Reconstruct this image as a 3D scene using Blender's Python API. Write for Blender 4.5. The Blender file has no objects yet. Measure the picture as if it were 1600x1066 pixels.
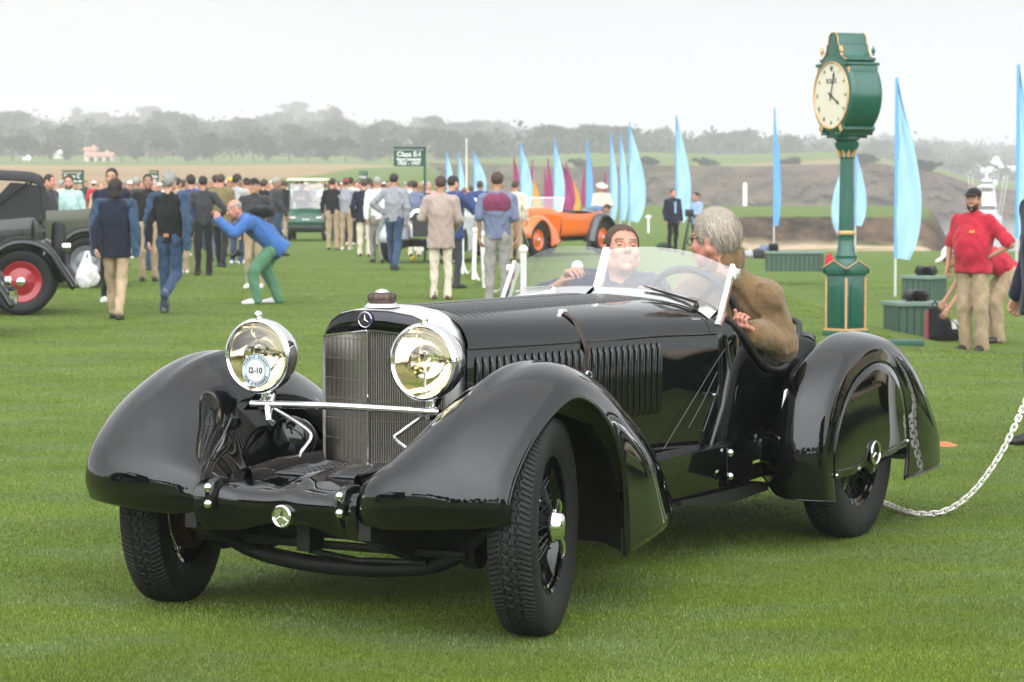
import bpy, bmesh, math, random
import numpy as np
from mathutils import Vector, Matrix, Euler, noise as mnoise
PI = math.pi
R = math.radians
rnd = random.Random(7)
nrg = np.random.default_rng(11)
S = bpy.context.scene
COL = S.collection

# ------------------------------------------------------------ camera
FPX, HZ, CH = 4100.0, 292.0, 1.586          # focal length in photo pixels, horizon row, eye height
PITCH = math.atan((533 - HZ) / FPX)
cd = bpy.data.cameras.new('camera'); cam = bpy.data.objects.new('camera', cd); COL.objects.link(cam)
cam.location = (0, 0, CH); cam.rotation_euler = (PI / 2 - PITCH, 0, 0)
cd.sensor_width = 36; cd.lens = FPX / 1600 * 36; cd.clip_end = 6000; cd.clip_start = .1
cd.dof.use_dof = True; cd.dof.focus_distance = 9.9; cd.dof.aperture_fstop = 9.0
S.camera = cam

# ------------------------------------------------------------ overcast sky
W = bpy.data.worlds.new('World'); S.world = W; W.use_nodes = True
SUN_EL, SUN_ROT = R(58), R(200)
def build_world():
    nt = W.node_tree; N = nt.nodes; L = nt.links; N.clear()
    out = N.new('ShaderNodeOutputWorld'); bg = N.new('ShaderNodeBackground'); bg.inputs['Strength'].default_value = 0.1
    sky = N.new('ShaderNodeTexSky'); sky.sky_type = 'NISHITA'; sky.sun_disc = False
    sky.sun_elevation = SUN_EL; sky.sun_rotation = SUN_ROT
    hs = N.new('ShaderNodeHueSaturation'); hs.inputs['Saturation'].default_value = .25
    L.new(sky.outputs[0], hs.inputs['Color'])
    tc = N.new('ShaderNodeTexCoord'); sep = N.new('ShaderNodeSeparateXYZ'); L.new(tc.outputs['Generated'], sep.inputs[0])
    rp = N.new('ShaderNodeValToRGB'); e = rp.color_ramp.elements       # overcast luminance: zenith about 2.5x the horizon
    e[0].position = 0.0; e[0].color = (.264, .267, .271, 1)
    e[1].position = 1.0; e[1].color = (.335, .34, .35, 1)
    L.new(sep.outputs['Z'], rp.inputs[0])
    nz = N.new('ShaderNodeTexNoise'); nz.inputs['Scale'].default_value = 2.2; nz.inputs['Detail'].default_value = 5
    mp = N.new('ShaderNodeMapping'); mp.inputs['Scale'].default_value = (1, 1, 3.5); L.new(tc.outputs['Generated'], mp.inputs[0]); L.new(mp.outputs[0], nz.inputs['Vector'])
    mr = N.new('ShaderNodeMapRange'); mr.inputs[1].default_value = .3; mr.inputs[2].default_value = .7; mr.inputs[3].default_value = .93; mr.inputs[4].default_value = 1.07
    L.new(nz.outputs[0], mr.inputs[0])
    mul = N.new('ShaderNodeVectorMath'); mul.operation = 'SCALE'; L.new(rp.outputs[0], mul.inputs[0]); L.new(mr.outputs[0], mul.inputs['Scale'])
    # the veiled sun stands behind the photographer: the cloud grows brighter that way
    bk = N.new('ShaderNodeMapRange'); bk.interpolation_type = 'SMOOTHERSTEP'; bk.inputs[1].default_value = .6; bk.inputs[2].default_value = -.95; bk.inputs[3].default_value = 27.0; bk.inputs[4].default_value = 118.0; L.new(sep.outputs['Y'], bk.inputs[0])
    sc = N.new('ShaderNodeVectorMath'); sc.operation = 'SCALE'; L.new(mul.outputs[0], sc.inputs[0]); L.new(bk.outputs[0], sc.inputs['Scale'])
    mix = N.new('ShaderNodeMix'); mix.data_type = 'RGBA'; mix.inputs[0].default_value = .88
    L.new(hs.outputs[0], mix.inputs[6]); L.new(sc.outputs[0], mix.inputs[7])
    L.new(mix.outputs[2], bg.inputs['Color']); L.new(bg.outputs[0], out.inputs[0])
build_world()
sl = bpy.data.lights.new('sun', 'SUN'); sl.energy = .6; sl.angle = R(140); sl.color = (1, .97, .92)
sun = bpy.data.objects.new('sun', sl); COL.objects.link(sun)
sun.rotation_euler = (PI / 2 - SUN_EL, 0, PI - SUN_ROT)
vs = S.view_settings; vs.view_transform = 'Standard'; vs.look = 'None'; vs.exposure = .27; vs.gamma = 1; vs.use_curve_mapping = False
S.display_settings.display_device = 'sRGB'
S.render.engine = 'CYCLES'
cy = S.cycles; cy.use_denoising = True; cy.max_bounces = 8; cy.volume_bounces = 1; cy.transparent_max_bounces = 12
cy.glossy_bounces = 5; cy.diffuse_bounces = 3; cy.transmission_bounces = 8; cy.caustics_reflective = False; cy.caustics_refractive = False
cy.use_adaptive_sampling = True; cy.adaptive_threshold = .015

# ------------------------------------------------------------ helpers
def ground_pt(px, py, z=0.0):
    """where the sight line through a spot of the photograph meets the height z"""
    dx, dz = (px - 800) / FPX, -(py - 533) / FPX
    cp, sp = math.cos(-PITCH), math.sin(-PITCH)
    v = Vector((dx, cp - dz * sp, sp + dz * cp)); t = (z - CH) / v.z
    return Vector((v.x * t, v.y * t, z))
def at_dist(px, py, d):
    dx, dz = (px - 800) / FPX, -(py - 533) / FPX
    cp, sp = math.cos(-PITCH), math.sin(-PITCH)
    v = Vector((dx, cp - dz * sp, sp + dz * cp)); t = d / v.y
    return Vector((v.x * t, d, CH + v.z * t))

MATS = {}
def M(name, col=(.5, .5, .5), rough=.6, metal=0, spec=.5, var=.12, scale=20, bump=0, bscale=200, coat=0, trans=0, alpha=1, ior=1.5, sheen=0, emit=0, coords='Object', rvar=0):
    if name in MATS: return MATS[name]
    m = bpy.data.materials.new(name); m.use_nodes = True; nt = m.node_tree; N = nt.nodes; L = nt.links
    b = N['Principled BSDF']; I = b.inputs
    I['Base Color'].default_value = (*col, 1); I['Roughness'].default_value = rough; I['Metallic'].default_value = metal
    I['Specular IOR Level'].default_value = spec; I['IOR'].default_value = ior
    I['Coat Weight'].default_value = coat; I['Coat Roughness'].default_value = .02
    I['Transmission Weight'].default_value = trans; I['Alpha'].default_value = alpha
    if sheen: I['Sheen Weight'].default_value = sheen; I['Sheen Roughness'].default_value = .5
    if emit: I['Emission Color'].default_value = (*col, 1); I['Emission Strength'].default_value = emit
    tc = N.new('ShaderNodeTexCoord')
    if var or rvar:
        n = N.new('ShaderNodeTexNoise'); n.inputs['Scale'].default_value = scale; n.inputs['Detail'].default_value = 5; n.inputs['Roughness'].default_value = .65
        L.new(tc.outputs[coords], n.inputs['Vector'])
    if var:
        mr = N.new('ShaderNodeMapRange'); mr.inputs[1].default_value = .25; mr.inputs[2].default_value = .75
        mr.inputs[3].default_value = 1 - var; mr.inputs[4].default_value = 1 + var; L.new(n.outputs[0], mr.inputs[0])
        v = N.new('ShaderNodeVectorMath'); v.operation = 'SCALE'; v.inputs[0].default_value = col; L.new(mr.outputs[0], v.inputs['Scale'])
        L.new(v.outputs[0], I['Base Color'])
    if rvar:
        mr = N.new('ShaderNodeMapRange'); mr.inputs[1].default_value = .3; mr.inputs[2].default_value = .7
        mr.inputs[3].default_value = max(0, rough - rvar); mr.inputs[4].default_value = rough + rvar; L.new(n.outputs[0], mr.inputs[0]); L.new(mr.outputs[0], I['Roughness'])
    if bump:
        n2 = N.new('ShaderNodeTexNoise'); n2.inputs['Scale'].default_value = bscale; n2.inputs['Detail'].default_value = 4
        L.new(tc.outputs[coords], n2.inputs['Vector'])
        bp = N.new('ShaderNodeBump'); bp.inputs['Strength'].default_value = bump; bp.inputs['Distance'].default_value = .01
        L.new(n2.outputs[0], bp.inputs['Height']); L.new(bp.outputs[0], I['Normal'])
    MATS[name] = m
    return m
def cloth(name, col, var=.1):
    return M(name, col, .85, spec=.2, var=var, scale=9, bump=.35, bscale=28, sheen=.15)

def empty(name, loc=(0, 0, 0), rz=0.0, parent=None):
    o = bpy.data.objects.new(name, None); COL.objects.link(o); o.empty_display_size = .1
    o.location = loc; o.rotation_euler = (0, 0, rz); o.parent = parent
    return o
def tag(o, label=None, cat=None, group=None, kind=None):
    if label: o['label'] = label
    if cat: o['category'] = cat
    if group: o['group'] = group
    if kind: o['kind'] = kind
    return o
def thing(name, label, cat, loc=(0, 0, 0), rz=0.0, group=None):
    return tag(empty(name, loc, rz), label, cat, group)

def link_mesh(name, me, parent=None):
    o = bpy.data.objects.new(name, me); COL.objects.link(o); o.parent = parent
    return o
def np_mesh(name, V, F, mats, parent=None, smooth=True, mi=None, sharp=None):
    """V (n,3) array, F (m,k) int array of equal-sized faces"""
    V = np.asarray(V, dtype=np.float32); F = np.asarray(F, dtype=np.int32)
    me = bpy.data.meshes.new(name); k = F.shape[1]
    me.vertices.add(len(V)); me.vertices.foreach_set('co', V.ravel())
    me.loops.add(F.size); me.loops.foreach_set('vertex_index', F.ravel())
    me.polygons.add(len(F)); me.polygons.foreach_set('loop_start', np.arange(0, F.size, k, dtype=np.int32))
    if mi is not None: me.polygons.foreach_set('material_index', np.asarray(mi, dtype=np.int32))
    me.update(calc_edges=True)
    for m in (mats if isinstance(mats, (list, tuple)) else [mats]): me.materials.append(m)
    if smooth:
        me.shade_smooth()
        if sharp: me.set_sharp_from_angle(angle=R(sharp))
    return link_mesh(name, me, parent)

def catmull(P, n, closed=False):
    """n points per span through the control points"""
    P = np.asarray(P, float); m = len(P); out = []
    spans = m if closed else m - 1
    for i in range(spans):
        if closed: p0, p1, p2, p3 = P[(i - 1) % m], P[i], P[(i + 1) % m], P[(i + 2) % m]
        else:
            p1, p2 = P[i], P[i + 1]
            p0 = P[i - 1] if i > 0 else 2 * p1 - p2
            p3 = P[i + 2] if i + 2 < m else 2 * p2 - p1
        for j in range(n):
            t = j / n
            out.append(.5 * (2 * p1 + (p2 - p0) * t + (2 * p0 - 5 * p1 + 4 * p2 - p3) * t * t + (3 * p1 - p0 - 3 * p2 + p3) * t ** 3))
    if not closed: out.append(P[-1])
    return np.array(out)
def patch(G, nu, nv):
    """smooth surface through a grid of control points G[u][v]"""
    G = np.asarray(G, float)
    A = np.array([catmull(r, nv) for r in G])
    return np.array([catmull(A[:, j], nu) for j in range(A.shape[1])]).transpose(1, 0, 2)

class MB:
    def __init__(s): s.v = []; s.f = []; s.T = Matrix.Identity(4); s.m = []; s.cm = 0
    def add(s, V, F):
        b = len(s.v); T = s.T
        s.v.extend((T @ Vector(p))[:] for p in V); s.f.extend(tuple(i + b for i in f) for f in F); s.m.extend([s.cm] * len(F)); return s
    def box(s, c, d, rot=None, taper=1.0):
        x, y, z = (k / 2 for k in d); V = []
        for sz in (-1, 1):
            t = taper if sz > 0 else 1
            for sx, sy in ((-1, -1), (1, -1), (1, 1), (-1, 1)): V.append(Vector((sx * x * t, sy * y * t, sz * z)))
        if rot is not None: V = [rot @ p for p in V]
        V = [p + Vector(c) for p in V]
        return s.add(V, [(3, 2, 1, 0), (4, 5, 6, 7), (0, 1, 5, 4), (1, 2, 6, 5), (2, 3, 7, 6), (3, 0, 4, 7)])
    def grid(s, G, closed_u=False, closed_v=False, flip=False):
        G = np.asarray(G, float); nu, nv = G.shape[:2]; F = []
        for i in range(nu if closed_u else nu - 1):
            for j in range(nv if closed_v else nv - 1):
                a, b, c, d = i * nv + j, ((i + 1) % nu) * nv + j, ((i + 1) % nu) * nv + (j + 1) % nv, i * nv + (j + 1) % nv
                F.append((a, d, c, b) if flip else (a, b, c, d))
        return s.add(G.reshape(-1, 3), F)
    def tube(s, P, r, n=8, caps=True, closed=False, flat=1.0, up=None):
        P = [Vector(p) for p in P]; m = len(P); rr = r if hasattr(r, '__len__') else [r] * m; rings = []
        U = None
        for i in range(m):
            if closed: t = P[(i + 1) % m] - P[i - 1]
            else: t = P[min(i + 1, m - 1)] - P[max(i - 1, 0)]
            if t.length < 1e-9: t = Vector((0, 0, 1))
            t.normalize()
            if U is None:
                U = Vector(up) if up else (Vector((0, 0, 1)) if abs(t.z) < .9 else Vector((1, 0, 0)))
            U = (U - t * U.dot(t))
            if U.length < 1e-6: U = t.orthogonal()
            U.normalize(); B = t.cross(U)
            rings.append([P[i] + (U * math.cos(2 * PI * k / n) * flat + B * math.sin(2 * PI * k / n)) * rr[i] for k in range(n)])
        s.grid([[p[:] for p in q] for q in rings], closed_u=closed, closed_v=True, flip=True)
        if caps and not closed:
            b = len(s.v) - m * n; s.f.append(tuple(b + k for k in range(n))); s.f.append(tuple(b + (m - 1) * n + k for k in range(n))[::-1]); s.m += [s.cm] * 2
        return s
    def lathe(s, prof, n=24, axis='Z', c=(0, 0, 0), a0=0, a1=2 * PI):
        full = abs(a1 - a0 - 2 * PI) < 1e-6; rings = []
        k = n if full else n + 1
        for i in range(k):
            a = a0 + (a1 - a0) * i / n; ca, sa = math.cos(a), math.sin(a); row = []
            for r, h in prof:
                p = (r * ca, r * sa, h) if axis == 'Z' else ((h, r * ca, r * sa) if axis == 'X' else (r * sa, h, r * ca))
                row.append((p[0] + c[0], p[1] + c[1], p[2] + c[2]))
            rings.append(row)
        return s.grid(rings, closed_u=full)
    def ball(s, c, r, n=12, m=8):
        rx, ry, rz = r if hasattr(r, '__len__') else (r, r, r); G = []
        for i in range(n):
            a = 2 * PI * i / n
            G.append([(c[0] + rx * math.cos(a) * math.sin(PI * j / m), c[1] + ry * math.sin(a) * math.sin(PI * j / m), c[2] - rz * math.cos(PI * j / m)) for j in range(m + 1)])
        return s.grid(G, closed_u=True)
    def prism(s, P, z0, z1, axis='Z'):
        """outline P (2-D) pushed from z0 to z1"""
        def q(p, z): return (p[0], p[1], z) if axis == 'Z' else ((z, p[0], p[1]) if axis == 'X' else (p[0], z, p[1]))
        n = len(P); V = [q(p, z0) for p in P] + [q(p, z1) for p in P]
        F = [tuple(range(n))[::-1], tuple(range(n, 2 * n))] + [(i, (i + 1) % n, n + (i + 1) % n, n + i) for i in range(n)]
        return s.add(V, F)
    def build(s, name, mat, parent=None, smooth=40, bevel=0, solid=0, seg=2, fix=True):
        me = bpy.data.meshes.new(name); me.from_pydata(s.v, [], s.f)
        mats = mat if isinstance(mat, (list, tuple)) else [mat]
        for m in mats: me.materials.append(m)
        if len(mats) > 1: me.polygons.foreach_set('material_index', s.m)
        bm = bmesh.new(); bm.from_mesh(me)
        bmesh.ops.remove_doubles(bm, verts=bm.verts, dist=1e-5)
        if fix: bmesh.ops.recalc_face_normals(bm, faces=bm.faces)
        if solid: bmesh.ops.solidify(bm, geom=bm.faces[:], thickness=solid)
        if bevel:
            ed = [e for e in bm.edges if len(e.link_faces) == 2 and e.calc_face_angle(0) > R(35)]
            bmesh.ops.bevel(bm, geom=ed, offset=bevel, segments=seg, affect='EDGES', profile=.6, clamp_overlap=True)
        bm.to_mesh(me); bm.free()
        if smooth:
            me.shade_smooth(); me.set_sharp_from_angle(angle=R(smooth))
        return link_mesh(name, me, parent)
def children(o): return [c for c in bpy.data.objects if c.parent is o]
def copy_tree(o, parent=None):
    c = o.copy(); COL.objects.link(c); c.parent = parent
    for ch in o.children: copy_tree(ch, c)
    return c
def text_mesh(txt, size, depth=0.0, align='CENTER', bold=0.0, sx=1.0):
    cu = bpy.data.curves.new('t', 'FONT'); cu.body = txt; cu.size = size; cu.align_x = align; cu.align_y = 'CENTER'; cu.extrude = depth; cu.offset = bold; cu.resolution_u = 3
    o = bpy.data.objects.new('t', cu); COL.objects.link(o)
    bpy.context.view_layer.update()
    me = bpy.data.meshes.new_from_object(o.evaluated_get(bpy.context.evaluated_depsgraph_get()))
    bpy.data.objects.remove(o); bpy.data.curves.remove(cu)
    if sx != 1: me.transform(Matrix.Diagonal((sx, 1, 1, 1)))
    return me
def text_obj(name, txt, size, mat, parent, Mx, depth=.0006, bold=0.0, sx=1.0):
    me = text_mesh(txt, size, depth, bold=bold, sx=sx); me.transform(Mx); me.materials.clear(); me.materials.append(mat)
    return link_mesh(name, me, parent)
# ================================================================ terrain
def sm(a, b, x):
    t = np.clip((np.asarray(x, float) - a) / (b - a), 0, 1); return t * t * (3 - 2 * t)
def fbm(x, y, s, seed=0, o=4):
    out = np.zeros_like(x, dtype=float); a = 1.0
    for i in range(o):
        f = s * 2 ** i; p = seed * 1.7 + i * 2.3
        out += a * (np.sin(x * f + 1.3 * np.sin(y * f * .8 + p) + p) * np.cos(y * f * 1.1 + 1.1 * np.sin(x * f * .7 - p) + 2 * p)); a *= .5
    return out
SKY_PX = np.array([-900, 0, 400, 560, 700, 800, 900, 1000, 1600, 2500.]); SKY_Y = np.array([250, 252, 253, 253, 251, 247, 242, 240, 240, 240.])
def ground_z(x, y):
    x = np.asarray(x, float); y = np.asarray(y, float)
    d = np.maximum(y, 6.0); px = 800 + FPX * x / d
    left = 1 - sm(660, 760, px)
    # golf hill rising to the foot of the trees
    zt = CH + (292 - np.interp(px, SKY_PX, SKY_Y)) / FPX * 620
    t = np.clip((d - 130) / (620 - 130), 0, 1.0)
    hill = zt * t * (1.25 - .25 * t)
    hill = hill + np.clip(d - 620, 0, 600) * .038
    # fairway left of the cove
    mid = .35 * sm(120, 190, d) - 5.5 * sm(215, 240, d)
    # right hand side: the lawn dips, ends over a beach; a bank stands behind it
    dip = -.27 * sm(3.6, 5.2, x) * sm(24, 30, d)
    dipf = -1.12 * sm(60, 110, d)
    beach = np.interp(d, [0, 111, 114, 150, 153, 154, 155.6, 160, 200, 218, 240], [0, 0, -.55, -.8, -.62, .0, 1.0, 1.15, 1.25, .3, -4.5])
    bank_w = 1 - sm(1440, 1520, px)
    beach_r = np.interp(d, [0, 111, 118, 140, 240], [0, 0, -.9, -3.2, -4.5])
    right = dipf + beach * bank_w + beach_r * (1 - bank_w)
    rw = sm(1080, 1180, px)
    z = left * hill + (1 - left) * ((1 - rw) * (mid + dipf * .35 * (1 - sm(150, 200, d))) + rw * right) + dip * (1 - rw * sm(60, 110, d))
    z = z + fbm(x, y, .05, 3) * .02 * sm(40, 120, d)
    return np.where(y < 6, np.where(y < -40, (-40 - y) * .03, 0), z)

# lawn, fairways and rough
def mat_ground():
    m = bpy.data.materials.new('lawn'); m.use_nodes = True; nt = m.node_tree; N = nt.nodes; L = nt.links; b = N['Principled BSDF']
    b.inputs['Roughness'].default_value = .8; b.inputs['Specular IOR Level'].default_value = .15
    tc = N.new('ShaderNodeTexCoord')
    def noise(sc, scale3=(1, 1, 1), det=6):
        mp = N.new('ShaderNodeMapping'); mp.inputs['Scale'].default_value = scale3; L.new(tc.outputs['Object'], mp.inputs[0])
        n = N.new('ShaderNodeTexNoise'); n.inputs['Scale'].default_value = sc; n.inputs['Detail'].default_value = det; n.inputs['Roughness'].default_value = .6; L.new(mp.outputs[0], n.inputs['Vector']); return n.outputs[0]
    def ramp(f, a, ca, b_, cb):
        r = N.new('ShaderNodeValToRGB'); e = r.color_ramp.elements; e[0].position = a; e[0].color = (*ca, 1); e[1].position = b_; e[1].color = (*cb, 1); L.new(f, r.inputs[0]); return r.outputs[0]
    def mix(f, a, b_):
        x = N.new('ShaderNodeMix'); x.data_type = 'RGBA'
        if isinstance(f, float): x.inputs[0].default_value = f
        else: L.new(f, x.inputs[0])
        L.new(a, x.inputs[6]); L.new(b_, x.inputs[7]); return x.outputs[2]
    g1 = ramp(noise(.55, (.5, 1.3, 1)), .42, (.074, .116, .011), .60, (.122, .176, .020))
    g2 = ramp(noise(9, (1, 1, 1)), .3, (.066, .122, .018), .72, (.125, .19, .038))
    g3 = ramp(noise(160), .3, (.045, .088, .012), .7, (.145, .22, .048))
    grass = mix(.28, mix(.38, g1, g2), g3)
    pale = ramp(noise(1.15, (1, 1.5, 1), 7), .45, (0, 0, 0), .66, (.5, .5, .5)); grass = mix(pale, grass, ramp(noise(40), .3, (.098, .142, .046), .7, (.150, .195, .075)))
    wear = ramp(noise(.23, (.6, 1.6, 1), 7), .52, (0, 0, 0), .72, (.5, .5, .5)); grass = mix(wear, grass, ramp(noise(3.0), .3, (.085, .135, .026), .7, (.150, .190, .050)))
    dry = ramp(noise(.08, (.5, 1, 1)), .3, (.235, .15, .085), .7, (.35, .245, .13))
    rock = mix(.5, ramp(noise(.16, (1, 1, 1.6), 9), .42, (.016, .012, .010), .60, (.160, .103, .066)), ramp(noise(1.1, (1, 1, .4), 8), .38, (.020, .015, .012), .64, (.175, .115, .075)))
    sand = ramp(noise(1.2), .35, (.36, .26, .18), .65, (.52, .40, .28))
    at = N.new('ShaderNodeAttribute'); at.attribute_name = 'zone'; sp = N.new('ShaderNodeSeparateColor'); L.new(at.outputs['Color'], sp.inputs[0])
    c = mix(sp.outputs[0], grass, dry); c = mix(sp.outputs[1], c, rock); c = mix(sp.outputs[2], c, sand)
    L.new(c, b.inputs['Base Color'])
    bp = N.new('ShaderNodeBump'); bp.inputs['Strength'].default_value = .6; bp.inputs['Distance'].default_value = .02; L.new(noise(120), bp.inputs['Height'])
    b2 = N.new('ShaderNodeBump'); b2.inputs['Distance'].default_value = 1.6; L.new(sp.outputs[1], b2.inputs['Strength']); L.new(noise(.42, (1, 1, .35), 9), b2.inputs['Height']); L.new(bp.outputs[0], b2.inputs['Normal']); L.new(b2.outputs[0], b.inputs['Normal'])
    return m
LAWN = mat_ground()
def grid_mesh(name, X, Y, Z, mat, zone=None, kind='structure'):
    nu, nv = X.shape
    V = np.stack([X, Y, Z], -1).reshape(-1, 3); i = np.arange(nu * nv).reshape(nu, nv)
    F = np.stack([i[:-1, :-1], i[1:, :-1], i[1:, 1:], i[:-1, 1:]], -1).reshape(-1, 4)
    o = np_mesh(name, V, F, mat)
    if zone is not None:
        a = o.data.color_attributes.new('zone', 'FLOAT_COLOR', 'POINT')
        c = np.ones((nu * nv, 4), np.float32); c[:, :3] = zone.reshape(-1, 3); a.data.foreach_set('color', c.ravel())
    return tag(o, kind=kind)
def make_ground():
    xs = np.concatenate([-np.geomspace(1, 500, 40)[::-1] - 130, np.linspace(-130, 130, 330), 130 + np.geomspace(1, 500, 40)])
    ys = np.concatenate([np.linspace(-160, -20, 22), np.linspace(-14, 24, 20), np.linspace(26, 109, 60), np.linspace(110, 245, 150), np.linspace(250, 640, 90), np.linspace(660, 1000, 24)])
    X, Y = np.meshgrid(xs, ys, indexing='ij'); Z = ground_z(X, Y)
    d = np.maximum(Y, 6.); px = 800 + FPX * X / d; py = 292 + FPX * (CH - Z) / d
    n = fbm(X, Y, .045, 5)
    zone = np.zeros(X.shape + (3,))
    # dry band on the golf hill, a wedge that thins out to the right
    top = 257 + n * 1.2; bot = np.interp(px, [0, 330, 420, 560, 640], [300, 290, 281, 262, 258]) + n * 1.5
    dry = sm(0, 2, py - top) * (1 - sm(0, 3, py - bot)) * (d > 140) * (1 - sm(600, 660, px))
    zone[..., 0] = np.clip(dry, 0, 1) * .9
    zone[..., 0] = np.maximum(zone[..., 0], .55 * sm(640, 700, d) * (.6 + .4 * n))
    sl = np.abs(np.gradient(Z, axis=1) / np.maximum(np.gradient(Y, axis=1), .01))
    rk = sm(.12, .3, sl) * (d > 105) * (d < 260) * sm(1060, 1140, px)
    zone[..., 1] = rk
    zone[..., 2] = sm(1120, 1180, px) * (d > 111) * (d < 153) * (Z < -1.2) * (1 - rk) * sm(-.35, .1, fbm(X, Y, .3, 8) + .3)
    Z2 = Z + fbm(X, Y, 1.1, 9) * .14 * rk
    grid_mesh('ground', X, Y, Z2, LAWN, zone)
make_ground()

def make_headland():
    """cliff headland across the cove"""
    pxs = np.linspace(640, 2100, 420)
    topy = np.interp(pxs, [640, 760, 900, 1000, 1170, 1300, 1350, 1400, 1460, 1530, 1600, 1700, 2100], [254, 257, 262, 258, 262, 258, 254, 260, 268, 292, 300, 303, 305])
    skyl = np.interp(pxs, [640, 800, 900, 1000, 1170, 1290, 1330, 1400, 1460, 1530, 1600, 2100], [252, 247, 242, 239, 241, 237, 240, 252, 262, 284, 286, 287])
    d0 = 430 + np.interp(pxs, [640, 1000, 1300, 1500, 1700, 2100], [60, 10, 0, 25, 60, 90])
    rows = []
    for k in np.linspace(0, 1, 26):                 # the face, foot to brow
        dd = d0 + 22 * k ** 1.5
        zt = CH + (292 - topy) / FPX * (d0 + 22); z = -5 + (zt + 5) * (k ** .85)
        X = (pxs - 800) / FPX * dd
        w = math.sin(PI * min(1, k * 1.02)) * 5.5
        b = (fbm(X, np.full_like(X, k * 12), .12, 4, 5) * .7 - 1.5 * np.abs(fbm(X, np.full_like(X, 3 + k * 4), .16, 31, 3)) + .5) * w + (fbm(X, np.full_like(X, k * 25), .55, 6, 3) - 1.6 * np.abs(fbm(X, np.full_like(X, k * 9), .23, 15, 2))) * w * .4
        rows.append((X, dd + b, z + .25 * b * (k < .98)))
    for k in np.linspace(0.05, 1, 18):              # the golf course on top
        dd = d0 + 22 + k * 150; zt = CH + (292 - topy) / FPX * (d0 + 22); ze = CH + (292 - skyl) / FPX * (d0 + 172)
        X = (pxs - 800) / FPX * dd; rows.append((X, dd, zt + (ze - zt) * k + fbm(X, dd, .06, 2) * .25))
    for k in (.3, 1):
        dd = d0 + 172 + k * 300; X = (pxs - 800) / FPX * dd; rows.append((X, dd, CH + (292 - skyl) / FPX * (d0 + 172) + k * 1.0))
    X, Y, Z = (np.array([r[i] for r in rows]) for i in range(3))
    zone = np.zeros(X.shape + (3,)); kk = np.arange(len(rows))[:, None]
    n = fbm(X, Z * 3, .1, 12)
    zone[..., 1] = np.where(kk < 26, np.clip(.93 + .1 * n, 0, 1), 0)
    zone[..., 0] = np.where(kk >= 26, np.clip(1.0 - (kk - 25) * .2 + n * .35, 0, .7), 0)
    br = (pxs < 985)[None, :] * (kk >= 26); zone[..., 0] *= np.where(br, .6, 1)
    grid_mesh('headland', X, Y, Z, LAWN, zone)
make_headland()

def make_sea():
    m = M('sea_water', (.10, .125, .14), .12, spec=.5, var=.1, scale=.05, bump=.5, bscale=.9)
    X, Y = np.meshgrid(np.linspace(15, 1400, 30), np.linspace(175, 2600, 40), indexing='ij')
    grid_mesh('sea', X, Y, np.full_like(X, -4.0), m)
make_sea()

def make_hills():
    """wooded hillsides in the fog"""
    m = M('wooded_hill', (.075, .082, .05), .95, spec=.05, var=.5, scale=.06)
    pxs = np.linspace(-500, 2300, 160); rows = []
    ridge = np.interp(pxs, [-500, 0, 500, 700, 900, 1300, 1420, 1600, 2300], [200, 206, 208, 222, 238, 240, 236, 244, 246])
    foot = np.interp(pxs, [-500, 600, 1000, 1400, 1600, 2300], [254, 254, 240, 262, 292, 292])
    for k in np.linspace(0, 1, 26):
        dd = np.interp(pxs, [-500, 900, 1100, 2300], [640, 660, 760, 1000]) + 760 * k
        y = foot + (ridge - foot) * (k ** .8)
        X = (pxs - 800) / FPX * dd; rows.append((X, dd, CH + (292 - y) / FPX * dd + fbm(X, dd, .03, 7) * .8 * (k > .05)))
    rows.append((rows[-1][0], rows[-1][1] + 60, rows[-1][2] - 25))
    grid_mesh('hills', *(np.array([r[i] for r in rows]) for i in range(3)), m)
    return lambda px, k: (np.interp(px, [-500, 900, 1100, 2300], [640, 660, 760, 1000]) + 760 * k, np.interp(px, pxs, foot) + (np.interp(px, pxs, ridge) - np.interp(px, pxs, foot)) * k ** .8)
hill_at = make_hills()

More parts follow.
